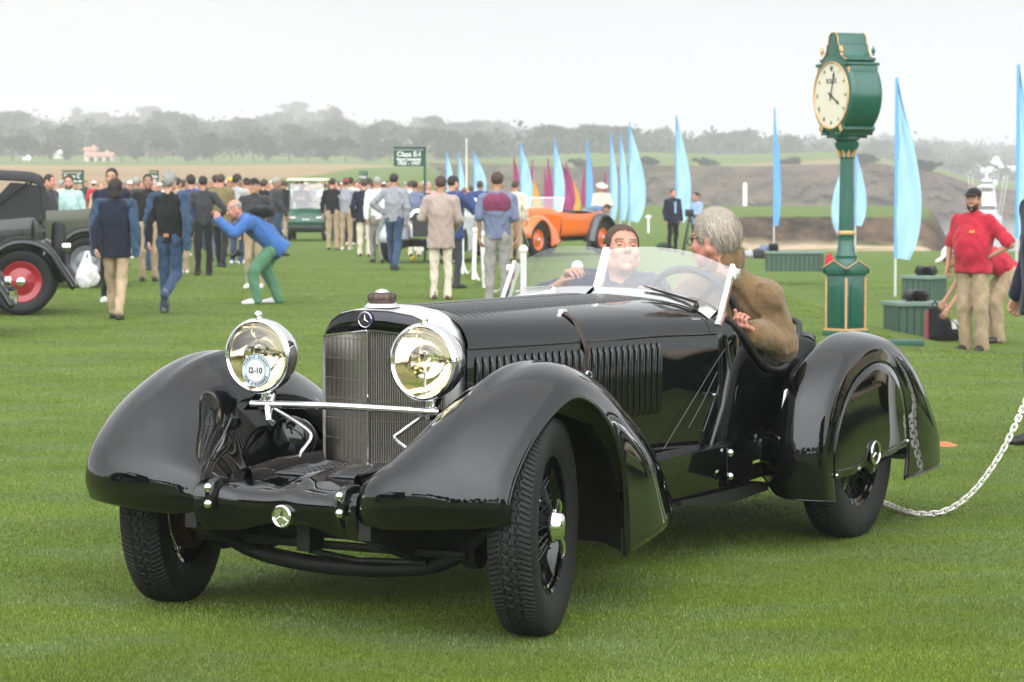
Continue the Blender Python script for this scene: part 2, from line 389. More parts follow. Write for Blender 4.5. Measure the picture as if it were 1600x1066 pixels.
# ---------------------------------------------------------------- trees
LEAF = [M('cypress_foliage_%s' % n, c, .9, spec=.1, var=.45, scale=.6) for n, c in (('dark', (.030, .042, .022)), ('olive', (.055, .062, .030)), ('grey', (.070, .078, .052)))]
BARK = M('bark', (.12, .09, .07), .95, var=.3, scale=3)
def tree_meshes(seed, h, spread, kind, leaf):
    r = np.random.default_rng(seed); t = MB()
    lean = r.normal(0, .06, 2) * h
    P = [(lean[0] * k * k, lean[1] * k * k, h * .78 * k) for k in (0, .25, .5, .75, 1)]
    t.tube(P, [.045 * h * x for x in (1, .7, .55, .35, .1)], 6)
    lobes = []
    nl = 9 if kind == 'wide' else 7
    for i in range(nl):
        a = r.uniform(0, 2 * PI); q = r.uniform(.15, 1) ** .7
        z = h * (r.uniform(.55, .92) if kind == 'wide' else r.uniform(.25, .9)); rad = spread * (1 if kind == 'wide' else (1.15 - z / h))
        c = np.array([math.cos(a) * rad * q + lean[0], math.sin(a) * rad * q + lean[1], z])
        s = h * r.uniform(.10, .2); lobes.append((c, np.array([s * 1.5, s * 1.5, s * (.7 if kind == 'wide' else 1.2)])))
        k0 = r.uniform(.3, .6); b = Vector(P[2]).lerp(Vector(P[3]), k0)
        t.tube([b[:], tuple((np.array(b) + c) / 2 + [0, 0, -.03 * h]), tuple(c)], [.02 * h, .013 * h, .004 * h], 5, caps=False)
    lobes.append((np.array([lean[0], lean[1], h * .88]), np.array([spread * .45, spread * .45, h * .12])))
    V = []; per = 150
    for c, s in lobes:
        for cl in range(26):
            d = r.normal(size=3); d /= np.linalg.norm(d); cc = c + d * s * r.uniform(.55, 1.0)
            n = 9
            p = cc + r.normal(size=(n, 3)) * s * .22
            for q in p:
                u = r.normal(size=3); u /= np.linalg.norm(u); w = np.cross(u, r.normal(size=3)); w /= np.linalg.norm(w)
                L = h * r.uniform(.018, .04)
                V += [q - u * L - w * L * .6, q + u * L - w * L * .5, q + u * L * .8 + w * L * .6, q - u * L * .7 + w * L * .7]
    V = np.array(V); F = np.arange(len(V)).reshape(-1, 4)
    tr = t.build('trunk', BARK); cr = np_mesh('crown', V, F, leaf, smooth=False)
    a, b = tr.data, cr.data; bpy.data.objects.remove(tr); bpy.data.objects.remove(cr); return a, b
TREES = [tree_meshes(i, 10, sp, k, LEAF[l]) for i, (sp, k, l) in enumerate([(4.2, 'wide', 0), (3.6, 'wide', 1), (3.2, 'tall', 0), (5.0, 'wide', 2), (2.8, 'tall', 1), (4.0, 'tall', 2), (4.6, 'wide', 0), (2.4, 'tall', 0)])]
def tree(x, y, z, s, v, label, group, rz=None):
    o = thing('cypress_tree', label, 'tree', (x, y, z), rnd.uniform(0, 6.3) if rz is None else rz, group); o.scale = (s * rnd.uniform(.85, 1.25), s * rnd.uniform(.85, 1.25), s)
    link_mesh('trunk', TREES[v][0], o); link_mesh('crown', TREES[v][1], o)
def plant_trees():
    TL = 'hazy evergreen tree on the wooded hill beyond the golf course'
    for i in range(150):
        px = -60 + 1000 * rnd.random() ** .9; k = rnd.random() ** 1.3
        d, y = hill_at(px, k); p = at_dist(px, y, float(d))
        s = rnd.uniform(.5, .95) * (1.0 + .55 * k) * (1.28 if rnd.random() < .18 else 1)
        tree(p.x, p.y, p.z - .6, s, rnd.choice([0, 1, 2, 3, 4, 5, 6]), TL, 'hillside trees in the haze')
    for i in range(75):
        px = rnd.uniform(880, 1640); k = rnd.random() * .9
        d, y = hill_at(px, k); p = at_dist(px, y, float(d)); tree(p.x, p.y, p.z - .6, rnd.uniform(.5, .85) * (1 + .5 * k), rnd.choice([1, 2, 3, 4, 5, 6]), 'pale hazy tree on the far shore behind the cliffs', 'trees beyond the headland')
    for (px, py, d, s, v), lb in zip(((520, 222, 930, 1.25, 0), (270, 214, 900, 1.25, 6), (345, 216, 900, 1.0, 3), (388, 218, 890, .95, 2), (668, 226, 900, .95, 1), (575, 222, 900, .9, 2), (760, 232, 900, .8, 3), (985, 236, 900, .85, 3), (1012, 240, 880, .9, 6), (1180, 236, 900, 1.1, 6), (1120, 237, 900, 1.0, 0), (1225, 237, 900, .9, 1)), ['broad crowned tree highest on the foggy skyline above the golf cart', 'broad tree on the skyline above the bending photographer', 'thin tree on the skyline right of the broad one', 'narrow tree on the skyline left of the golf cart', 'hazy tree on the skyline above the class sign post', 'upright hazy tree on the skyline left of the class sign', 'low hazy tree on the skyline above the magenta flags', 'spreading tree on the skyline by the widest blue flag', 'dense tree on the skyline between two blue flags', 'broad tree on the skyline left of the furled flag', 'round tree on the skyline above the driver', 'spreading tree on the skyline right of the furled flag']):
        p = at_dist(px, py + 14, d); tree(p.x, p.y, p.z - 1, s, v, lb, 'skyline trees')
    EDGE = [(20, .62, 6, 'leftmost of all'), (48, .56, 0, 'second from the left'), (80, .45, 1, 'just left of the pink villa'), (108, .5, 2, 'touching the pink villa'), (190, .5, 3, 'just right of the pink villa'), (215, .55, 4, 'small and right of the villa'), (243, .6, 6, 'above the blue draped man'), (290, .66, 5, 'above the bending photographer'), (330, .72, 2, 'tall and left of the golf cart'), (362, .6, 0, 'round and left of the golf cart'), (395, .66, 1, 'over the black cap'), (420, .62, 4, 'just left of the cart roof'), (452, .55, 3, 'over the golf cart roof'), (480, .56, 6, 'right over the cart'), (512, .62, 2, 'right of the cart roof'), (540, .58, 0, 'left of the grey sweater man'), (575, .55, 5, 'over the cream trousered crowd'), (610, .52, 1, 'left of the class sign'), (650, .5, 2, 'behind the class sign'), (690, .46, 4, 'right of the class sign'), (740, .42, 0, 'behind the white flagpole')]
    for px, s, v, nb in EDGE:
        py, d = 253, 612 + (px % 7)
        p = at_dist(px, py, d); tree(p.x, p.y, p.z - .3, s, v, 'dark bushy tree at the field edge, ' + nb, 'trees along the field edge')
    bush = tree_meshes(50, 3.2, 2.2, 'wide', LEAF[0])
    for px, d, nb in ((905, 470, 'left of the slim blue flag'), (1345, 458, 'right of the clock column'), (1352, 466, 'behind the one right of the clock'), (1440, 452, 'just right of the tall flag'), (1425, 456, 'hidden by the tall flag'), (1454, 462, 'farthest right on the slope'), (1238, 462, 'left of the clock column'), (1100, 466, 'above the driver'), (1010, 464, 'between two blue flags')):
        topy = np.interp(px, [640, 760, 900, 1000, 1170, 1300, 1350, 1400, 1460, 1530], [254, 257, 262, 258, 262, 258, 254, 260, 268, 292])
        p = at_dist(px, topy + 2, d); o = thing('coastal_shrub', 'dark rounded shrub on the cliff top ' + nb, 'shrub', (p.x, p.y, p.z - 1.4), rnd.uniform(0, 6), 'shrubs along the cliff'); link_mesh('trunk', bush[0], o); link_mesh('crown', bush[1], o)
    for i in range(46):                                   # the wood behind the photographer, seen only as reflections
        a = -62 + 124 * i / 45; x = math.sin(R(a)) * rnd.uniform(70, 90); y = -math.cos(R(a)) * rnd.uniform(70, 90)
        tree(x, y, float(ground_z(x, y)) - .3, rnd.uniform(.5, .95), rnd.choice([0, 1, 2, 6]), 'dark tree of the wood that edges the lawn', 'trees behind the lawn')
plant_trees()
def far_forest():
    """the far wood on the hills between the single trees: one mass"""
    r = np.random.default_rng(5); V = []
    for i in range(4400):
        px = r.uniform(-80, 1700); k = r.random()
        d, y = hill_at(px, k); p = at_dist(px, float(y), float(d)); s = r.uniform(1.6, 4.0) * (1 + .4 * k)
        for j in range(26):
            q = np.array(p) + r.normal(size=3) * s * np.array([.55, .55, .5]) + [0, 0, s * .7]
            u = r.normal(size=3); u /= np.linalg.norm(u); w = np.cross(u, r.normal(size=3)); w /= np.linalg.norm(w); L = s * r.uniform(.12, .25)
            V += [q - u * L - w * L * .6, q + u * L - w * L * .5, q + u * L * .8 + w * L * .6, q - u * L * .7 + w * L * .7]
    V = np.array(V); tag(np_mesh('distant_woods', V, np.arange(len(V)).reshape(-1, 4), LEAF, smooth=False, mi=np.repeat(r.integers(0, 3, 4400), 26)), 'misty wood covering the hills behind the golf course', kind='stuff')
far_forest()

# ---------------------------------------------------------------- turf near the camera
def make_turf():
    m = bpy.data.materials.new('grass_blades'); m.use_nodes = True; N = m.node_tree.nodes; L = m.node_tree.links; b = N['Principled BSDF']
    b.inputs['Roughness'].default_value = .55; b.inputs['Specular IOR Level'].default_value = .25
    g = N.new('ShaderNodeNewGeometry'); rp = N.new('ShaderNodeValToRGB'); e = rp.color_ramp.elements
    e[0].position = 0; e[0].color = (.068, .112, .009, 1); e[1].position = 1; e[1].color = (.255, .30, .045, 1)
    x = rp.color_ramp.elements.new(.6); x.color = (.140, .203, .018, 1)
    L.new(g.outputs['Random Per Island'], rp.inputs[0])
    tc = N.new('ShaderNodeTexCoord'); mp = N.new('ShaderNodeMapping'); mp.inputs['Scale'].default_value = (.6, 1.2, 1); L.new(tc.outputs['Object'], mp.inputs[0])
    n = N.new('ShaderNodeTexNoise'); n.inputs['Scale'].default_value = .8; n.inputs['Detail'].default_value = 6; L.new(mp.outputs[0], n.inputs['Vector'])
    mr = N.new('ShaderNodeMapRange'); mr.inputs[1].default_value = .40; mr.inputs[2].default_value = .60; mr.inputs[3].default_value = .77; mr.inputs[4].default_value = 1.12; L.new(n.outputs[0], mr.inputs[0])
    # two grasses grow in patches: a pale fescue and a yellower bent
    r2 = N.new('ShaderNodeValToRGB'); e = r2.color_ramp.elements; e[0].position = 0; e[0].color = (.075, .125, .040, 1); e[1].position = 1; e[1].color = (.30, .34, .17, 1)
    x = e.new(.6); x.color = (.155, .215, .078, 1); L.new(g.outputs['Random Per Island'], r2.inputs[0])
    mp2 = N.new('ShaderNodeMapping'); mp2.inputs['Scale'].default_value = (1.0, 1.5, 1); L.new(tc.outputs['Object'], mp2.inputs[0])
    n3 = N.new('ShaderNodeTexNoise'); n3.inputs['Scale'].default_value = 1.15; n3.inputs['Detail'].default_value = 7; n3.inputs['Roughness'].default_value = .62; L.new(mp2.outputs[0], n3.inputs['Vector'])
    m3 = N.new('ShaderNodeMapRange'); m3.inputs[1].default_value = .45; m3.inputs[2].default_value = .66; m3.inputs[4].default_value = .8; L.new(n3.outputs[0], m3.inputs[0])
    mx = N.new('ShaderNodeMix'); mx.data_type = 'RGBA'; L.new(m3.outputs[0], mx.inputs[0]); L.new(rp.outputs[0], mx.inputs[6]); L.new(r2.outputs[0], mx.inputs[7])
    mu = N.new('ShaderNodeVectorMath'); mu.operation = 'SCALE'; L.new(mx.outputs[2], mu.inputs[0]); L.new(mr.outputs[0], mu.inputs['Scale']); L.new(mu.outputs[0], b.inputs['Base Color'])
    n = 1050000; r = np.random.default_rng(3)
    d = 7.9 * (52 / 7.9) ** (r.random(n) ** 1.5); hw = d * (860 / FPX); x = r.uniform(-1, 1, n) * hw
    z = ground_z(x, d); a = r.uniform(0, 2 * PI, n); h = r.uniform(.005, .0145, n); w = r.uniform(.0010, .0021, n) * (d / 9)
    la = r.uniform(0, 2 * PI, n); ln = r.uniform(.1, .9, n) * h
    c = np.stack([x, d, z - .002], -1); u = np.stack([np.cos(a), np.sin(a), 0 * a], -1) * w[:, None]
    tip = c + np.stack([np.cos(la) * ln, np.sin(la) * ln, h], -1)
    V = np.stack([c - u, c + u, tip], 1).reshape(-1, 3)
    tag(np_mesh('grass', V, np.arange(3 * n).reshape(-1, 3), m, smooth=False), 'short mown grass of the lawn in the foreground', kind='stuff')
make_turf()

# ---------------------------------------------------------------- sea air
def make_haze():
    m = bpy.data.materials.new('haze'); m.use_nodes = True; N = m.node_tree.nodes; N.clear()
    o = N.new('ShaderNodeOutputMaterial'); v = N.new('ShaderNodeVolumePrincipled'); v.inputs['Density'].default_value = .00062; v.inputs['Color'].default_value = (.96, .97, 1, 1); v.inputs['Anisotropy'].default_value = .1
    m.node_tree.links.new(v.outputs[0], o.inputs['Volume'])
    b = MB().box((0, 620, 21), (2300, 1700, 56)); h = b.build('haze', m, smooth=0); tag(h, 'thin sea fog lying over the whole field', kind='stuff')
make_haze()
# ================================================================ the black roadster
def thin_glass(name, tint=(1, 1, 1), refl=1.0, f0=.11):
    """a pane: clear, mirroring more at a slant"""
    m = bpy.data.materials.new(name); m.use_nodes = True; N = m.node_tree.nodes; L = m.node_tree.links; N.clear()
    o = N.new('ShaderNodeOutputMaterial'); t = N.new('ShaderNodeBsdfTransparent'); t.inputs[0].default_value = (*tint, 1)
    g = N.new('ShaderNodeBsdfGlossy'); g.inputs['Roughness'].default_value = .01; w = N.new('ShaderNodeLayerWeight'); w.inputs[0].default_value = .5
    pw = N.new('ShaderNodeMath'); pw.operation = 'POWER'; pw.inputs[1].default_value = 5; ma = N.new('ShaderNodeMath'); ma.operation = 'MULTIPLY_ADD'; ma.inputs[1].default_value = (1 - f0) * refl; ma.inputs[2].default_value = f0 * refl; ma.use_clamp = True
    mx = N.new('ShaderNodeMixShader'); L.new(w.outputs['Facing'], pw.inputs[0]); L.new(pw.outputs[0], ma.inputs[0]); L.new(ma.outputs[0], mx.inputs[0]); L.new(t.outputs[0], mx.inputs[1]); L.new(g.outputs[0], mx.inputs[2]); L.new(mx.outputs[0], o.inputs[0])
    return m
PAINT = M('black_lacquer', (.0035, .0035, .004), .018, spec=.5, var=.0, coat=.30, rvar=.010, scale=2.5)
BLACK = M('satin_black', (.010, .010, .010), .35, var=.2, scale=30, rvar=.1)
UNDER = M('chassis_black', (.006, .0055, .005), .6, var=.3, scale=20, bump=.2, bscale=60)
CHROME = M('chrome', (.86, .86, .87), .06, metal=1, var=0, rvar=.02, scale=6)
SILVER = M('polished_aluminium', (.90, .90, .90), .20, metal=1, var=.03, scale=12, rvar=.05)
GOLD = M('gilded_reflector', (.95, .88, .73), .07, metal=1, var=.1, scale=14)
RUBBER = M('tyre_rubber', (.010, .010, .0105), .6, spec=.35, var=.25, scale=18, rvar=.1, bump=.15, bscale=90)
LEATHER = M('black_leather', (.018, .017, .017), .42, var=.25, scale=40, bump=.4, bscale=120)
STRAP = M('brown_leather', (.035, .018, .012), .4, var=.3, scale=50, bump=.3, bscale=160)
BRASSY = M('dark_bronze', (.10, .075, .06), .45, metal=.7, var=.2, scale=60)
RUST = M('rusty_drum', (.045, .022, .014), .7, var=.5, scale=25)
GLASS = thin_glass('windscreen_glass', (.93, .95, .94), 1.5)
LENS = thin_glass('lamp_glass', (1, .98, .94), 1.0)
WHITE = M('white_enamel', (.78, .78, .76), .35, var=.04)
INK = M('dark_ink', (.02, .025, .04), .5, var=.1)

FWA = math.atan2(-.87384799, -.48619923)
CAR = thing('vintage_roadster', 'gleaming black open vintage roadster with big chrome headlights and covered rear wheels', 'car', (-.60675, 9.63908, 0), FWA)

# ---- wheels -----------------------------------------------------
TR, TW, RR = .392, .172, .232
def tyre_mesh():
    na, prof = 960, []
    # across: inner bead -> sidewall -> tread -> sidewall -> bead (w from -1 to 1 over the tread)
    side = [(RR, -.055), (RR + .02, -.066), (RR + .055, -.080), (RR + .095, -.086), (RR + .125, -.083), (TR - .016, -.076)]
    tw = np.linspace(-1, 1, 31)
    ph = np.linspace(0, 2 * PI, na, endpoint=False); rows = []
    for r, y in side: rows.append((np.full(na, r), np.full(na, y)))
    for w in tw:
        r0 = TR - .010 * abs(w) ** 3.2; y = .072 * w
        f = ph * 60 / PI / 2
        sq = np.where((f % 1) < .5, 1, -1)
        g = np.zeros(na)
        for c in (-.36, 0.0, .36): g = np.maximum(g, (np.abs(w - c - .045 * sq) < .04) * 1.0)
        sl = ((f * 2 + abs(w) * 1.6) % 1)
        if abs(w) > .5: g = np.maximum(g, (np.abs(sl - .5) < .16) * 1.0)
        elif abs(w) > .1: g = np.maximum(g, (np.abs(((f * 1 + w * .8) % 1) - .5) < .05) * .8)
        rows.append((r0 - .0055 * g, np.full(na, y)))
    for r, y in side[::-1]: rows.append((np.full(na, r), np.full(na, -y)))
    Rr = np.array([a for a, b in rows]); Y = np.array([b for a, b in rows])
    V = np.stack([Rr * np.cos(ph), Y, Rr * np.sin(ph)], -1)
    # the tyre stands flat where it carries the car
    V[..., 2] = np.maximum(V[..., 2], -TR + .004)
    nv = len(rows); i = np.arange(nv * na).reshape(nv, na); j = np.roll(i, -1, 1)
    F = np.stack([i[:-1], i[1:], j[1:], j[:-1]], -1).reshape(-1, 4)
    o = np_mesh('tyre', V.reshape(-1, 3), F, RUBBER, smooth=True, sharp=38); me = o.data; bpy.data.objects.remove(o); return me
TYRE = tyre_mesh()
def obj_data(o):
    me = o.data; bpy.data.objects.remove(o); return me
def wheel_parts():
    m = MB(); m.lathe([(RR - .002, -.058), (RR + .012, -.062), (RR + .012, -.054), (RR - .018, -.045), (RR - .035, -.01), (RR - .035, .01), (RR - .018, .045), (RR + .012, .054), (RR + .012, .062), (RR - .002, .058)], 72, 'Y')
    rim = obj_data(m.build('rim', PAINT, smooth=30))
    s = MB()
    for k in range(56):
        a = 2 * PI * k / 56; off = (.25 if k % 2 else -.25); y0, y1 = ((.060, -.005) if k % 4 < 2 else (-.02, .02)); rh = .055 if k % 4 < 2 else .07
        s.tube([(rh * math.sin(a + off), y0, rh * math.cos(a + off)), ((RR - .03) * math.sin(a), y1, (RR - .03) * math.cos(a))], .0028, 5, caps=False)
    sp = obj_data(s.build('wire_spokes', BLACK, smooth=60))
    h = MB(); h.lathe([(0, -.05), (.075, -.05), (.075, -.02), (.05, 0), (.048, .055), (.062, .06), (.062, .068), (.0, .068)], 32, 'Y'); hub = obj_data(h.build('hub', BLACK))
    c = MB(); c.lathe([(.060, .066), (.062, .074), (.052, .084), (.050, .098), (.040, .108), (.022, .113), (0, .114)], 32, 'Y')
    for sg in (1, -1):
        c.tube([(0, .088, sg * .045), (0, .096, sg * .075), (.006, .098, sg * .098), (.016, .098, sg * .112)], [.012, .012, .010, .006], 8, flat=.6)
    cap = obj_data(c.build('knock_off_cap', CHROME))
    d = MB(); d.lathe([(0, -.035), (.17, -.035), (.185, -.045), (.185, -.085), (.17, -.10), (.05, -.10)], 48, 'Y'); drum = obj_data(d.build('brake_drum', RUST))
    v = MB(); v.tube([(.13, .02, .158), (.13, .045, .165), (.128, .062, .160)], .006, 8); valve = obj_data(v.build('valve_stem', CHROME))
    return rim, sp, hub, cap, drum, valve
WP = wheel_parts()
def wheel(x, y, steer, spin):
    w = empty('wheel', (x, y, TR - .004), 0, CAR); out = 0 if y > 0 else PI
    w.rotation_euler = Euler((0, 0, steer + out))
    ty = link_mesh('tyre', TYRE, w)
    for n, me in zip(('rim', 'wire_spokes', 'hub', 'knock_off_cap', 'brake_drum', 'valve_stem'), WP):
        o = link_mesh(n, me, w); o.rotation_euler = (0, spin, 0)
        if n == 'wire_spokes': o['kind'] = 'stuff'
for x, y, st, sp in ((0, .785, R(15.5), .35), (0, -.785, R(15.5), 1.2), (-2.976, .775, 0, .6), (-2.976, -.775, 0, 2)): wheel(x, y, st, sp)

# ---- front wings --------------------------------------------------
FF = [
 [(.43, .335, .42), (.460, .345, .422), (.486, .46, .412), (.494, .60, .420), (.474, .74, .430), (.424, .85, .436), (.378, .893, .443)],
 [(.42, .338, .465), (.472, .352, .485), (.518, .46, .495), (.528, .60, .508), (.506, .74, .515), (.450, .852, .518), (.388, .897, .510)],
 [(.36, .34, .50), (.43, .36, .56), (.482, .46, .595), (.494, .60, .622), (.466, .73, .64), (.404, .85, .635), (.330, .898, .61)],
 [(.15, .36, .48), (.23, .40, .62), (.30, .48, .705), (.325, .60, .775), (.305, .73, .80), (.245, .85, .772), (.195, .898, .728)],
 [(-.02, .365, .48), (.0, .42, .68), (.03, .50, .815), (.06, .60, .89), (.05, .73, .915), (.02, .85, .875), (.02, .898, .815)],
 [(-.28, .37, .48), (-.26, .43, .70), (-.24, .51, .84), (-.22, .60, .922), (-.20, .73, .948), (-.16, .85, .905), (-.12, .898, .838)],
 [(-.58, .38, .46), (-.56, .45, .66), (-.54, .53, .79), (-.52, .62, .868), (-.47, .74, .89), (-.38, .85, .845), (-.28, .898, .778)],
 [(-.88, .40, .42), (-.87, .47, .55), (-.85, .55, .66), (-.82, .64, .735), (-.75, .75, .755), (-.60, .855, .705), (-.41, .898, .655)],
 [(-1.14, .42, .34), (-1.13, .48, .40), (-1.11, .56, .48), (-1.08, .65, .545), (-1.0, .76, .56), (-.78, .865, .53), (-.472, .90, .485)],
 [(-1.31, .44, .20), (-1.31, .50, .23), (-1.31, .57, .28), (-1.28, .66, .325), (-1.17, .77, .335), (-.88, .872, .285), (-.485, .902, .228)]]
def front_wing(sg):
    G = patch(FF, 12, 8)
    nu, nv = G.shape[:2]
    # raised spine along the crown
    c = int(nv * .565)
    for i in range(nu):
        f = max(0, min(1, (i - 34) / 14)) * max(0, min(1, (nu - 1 - i) / 20))
        if f > 0:
            for dj, hgt in ((-2, .003), (-1, .009), (0, .015), (1, .009), (2, .003)):
                a = G[min(i + 1, nu - 1), c] - G[max(i - 1, 0), c]; b = G[i, c + 1] - G[i, c - 1]; n = np.cross(b, a); n /= np.linalg.norm(n) + 1e-9
                if n[2] + n[0] < 0: n = -n
                G[i, c + dj] += n * hgt * f
    if sg < 0: G = G * np.array([1, -1, 1])
    m = MB().grid(G, flip=sg < 0); w = m.build('front_wing', PAINT, CAR, smooth=75, fix=False)
    md = w.modifiers.new('t', 'SOLIDIFY'); md.thickness = .006; md.offset = -1
    e = MB(); P = [G[i, -1] for i in range(0, nu, 2)]; e.tube(P, .007, 8); e.tube([G[0, j] for j in range(nv)], .006, 8); e.tube([G[-1, j] for j in range(nv)], .006, 8)
    e.build('rolled_edge', PAINT, w, smooth=60)
    # bead between wing and apron
    b = MB(); b.tube([(G[i, 8] + np.array([0, 0, .003])) for i in range(0, 50, 2)], .006, 6); b.build('wing_beading', PAINT, w, smooth=60)
    # dark liner behind the wheel and towards the frame
    l = MB(); l.grid([[(-.45 + o, sg * .885, z - .01), (-.58 + o, sg * .74, z), (-.60 + o, sg * .58, z), (-.5 + o, sg * .40, z)] for z, o in ((.25, -.04), (.45, -.02), (.62, .06), (.74, .2), (.80, .45))]); l.build('wheel_arch_liner', UNDER, w)
for sg in (1, -1): front_wing(sg)

# ---- rear wings with spats ------------------------------------------
CR = [(-2.33, .80, .235), (-2.29, .80, .36), (-2.30, .80, .52), (-2.37, .795, .69), (-2.53, .785, .83), (-2.78, .775, .915), (-3.02, .77, .932), (-3.29, .765, .895), (-3.57, .765, .78), (-3.83, .76, .60), (-4.03, .755, .40), (-4.07, .75, .25)]
OP = [(-2.47, .22), (-2.455, .34), (-2.47, .49), (-2.56, .64), (-2.70, .745), (-2.88, .795), (-3.02, .795), (-3.15, .755), (-3.26, .66), (-3.32, .52), (-3.34, .38), (-3.32, .235)]
def rear_wing(sg):
    rows = []
    for (x, y, z), (ox, oz) in zip(CR, OP):
        c0 = np.array([-2.97, .36]); p = np.array([x, z]); o = np.array([ox, oz])
        q1 = p + (c0 - p) * .035; q2 = p + (c0 - p) * .13; q3 = p + (c0 - p) * .32; q0 = p + (c0 - p) * .5
        s1 = p * .84 + o * .16; s2 = p * .55 + o * .45
        rows.append([(q0[0], .50, q0[1]), (q3[0], .58, q3[1]), (q2[0], .665, q2[1]), (q1[0], .73, q1[1]), (x, y, z), (s1[0], .872, s1[1]), (s2[0], .918, s2[1]), (ox, .928, oz)])
    G = patch(rows, 9, 7) * np.array([1, sg, 1]); nu, nv = G.shape[:2]
    w = MB().grid(G, flip=sg > 0).build('rear_wing', PAINT, CAR, smooth=75, fix=False)
    md = w.modifiers.new('t', 'SOLIDIFY'); md.thickness = .006; md.offset = -1
    e = MB(); e.tube([G[0, j] for j in range(nv)], .004, 8); e.tube([G[-1, j] for j in range(nv)], .004, 8); e.build('rolled_edge', PAINT, w, smooth=60)
    # spat
    arch = catmull([(a, b) for a, b in OP[1:-1]], 8); n = len(arch)
    low = np.array([(-2.462, .325), (-2.55, .325), (-2.68, .325), (-2.80, .345), (-2.88, .315), (-2.93, .312), (-3.0, .345), (-3.12, .365), (-3.25, .385), (-3.335, .39)]); low = catmull(low, 8)
    rowsS = []
    for k in np.linspace(0, 1, 12):
        r = []
        for i in range(n):
            a = arch[i]; b = low[i]; p = a + (b - a) * k
            cx_ = (p[0] + 2.9) / .45; bul = .007 * (1 - min(1, cx_ ** 2)) * math.sin(PI * min(1, k * .9 + .1))
            ins = np.array([0, 0]); r.append((p[0] * .992 + -2.9 * .008, sg * (.928 + bul), p[1] - .005))
        rowsS.append(r)
    s = MB().grid(rowsS, flip=sg < 0).build('wheel_spat', PAINT, w, smooth=70, fix=True)
    md = s.modifiers.new('t', 'SOLIDIFY'); md.thickness = .005; md.offset = 0
    bd = MB(); L = catmull([(-2.462, .352), (-2.55, .35), (-2.68, .352), (-2.79, .375), (-2.845, .42)], 6); bd.tube([(x, sg * .935, z) for x, z in L], .004, 6)
    L = catmull([(-2.965, .42), (-3.03, .385), (-3.14, .40), (-3.315, .413)], 6); bd.tube([(x, sg * .934, z) for x, z in L], .004, 6)
    bd.build('spat_moulding', PAINT, s, smooth=60)
    em = MB(); em.lathe([(0, .940), (.044, .940), (.050, .944), (.056, .940), (.058, .925)], 32, 'Y', (-2.905, 0, .395))
    for v in range(len(em.v)):
        x, y, z = em.v[v]; em.v[v] = (x, y * sg, z + (.02 if z > .395 else -.02) * 0)
    e2 = em.build('spat_emblem', PAINT, s)
    st = star(.046, .006); st.transform(Matrix.Translation((-2.905, sg * .944, .395)) @ Matrix.Rotation(PI / 2, 4, 'X') @ (Matrix.Identity(4) if sg < 0 else Matrix.Rotation(PI, 4, 'Y'))); st.materials.append(CHROME); link_mesh('star_badge', st, s)
    rg = MB(); rg.tube([(-2.905 + .05 * math.cos(a), sg * .945, .395 + .05 * math.sin(a)) for a in np.linspace(0, 2 * PI, 28, endpoint=False)], .0055, 6, closed=True); rg.build('emblem_ring', CHROME, s)
    for x, z in ((-2.463, .335), (-3.325, .412)): MB().ball((x, sg * .936, z), .009, 8, 5).build('fastener', CHROME, s)
def star(r, d):
    """three pointed star, faceted"""
    V = []; F = []
    for k in range(3):
        a = PI / 2 + k * 2 * PI / 3
        t = (r * math.cos(a), r * math.sin(a), 0); l = (.16 * r * math.cos(a + PI / 3), .16 * r * math.sin(a + PI / 3), 0); q = (.16 * r * math.cos(a - PI / 3), .16 * r * math.sin(a - PI / 3), 0)
        b = len(V); V += [t, l, (0, 0, d), q]; F += [(b, b + 1, b + 2), (b, b + 2, b + 3)]
    me = bpy.data.meshes.new('star'); me.from_pydata(V, [], F); return me
for sg in (1, -1): rear_wing(sg)
for yy, zz in ((.80, .70),):
    MB().prism([(-2.37, .62), (-2.40, .70), (-2.44, .71), (-2.45, .64), (-2.41, .60)], .715, .725, 'Y').build('reflector', WHITE, CAR)

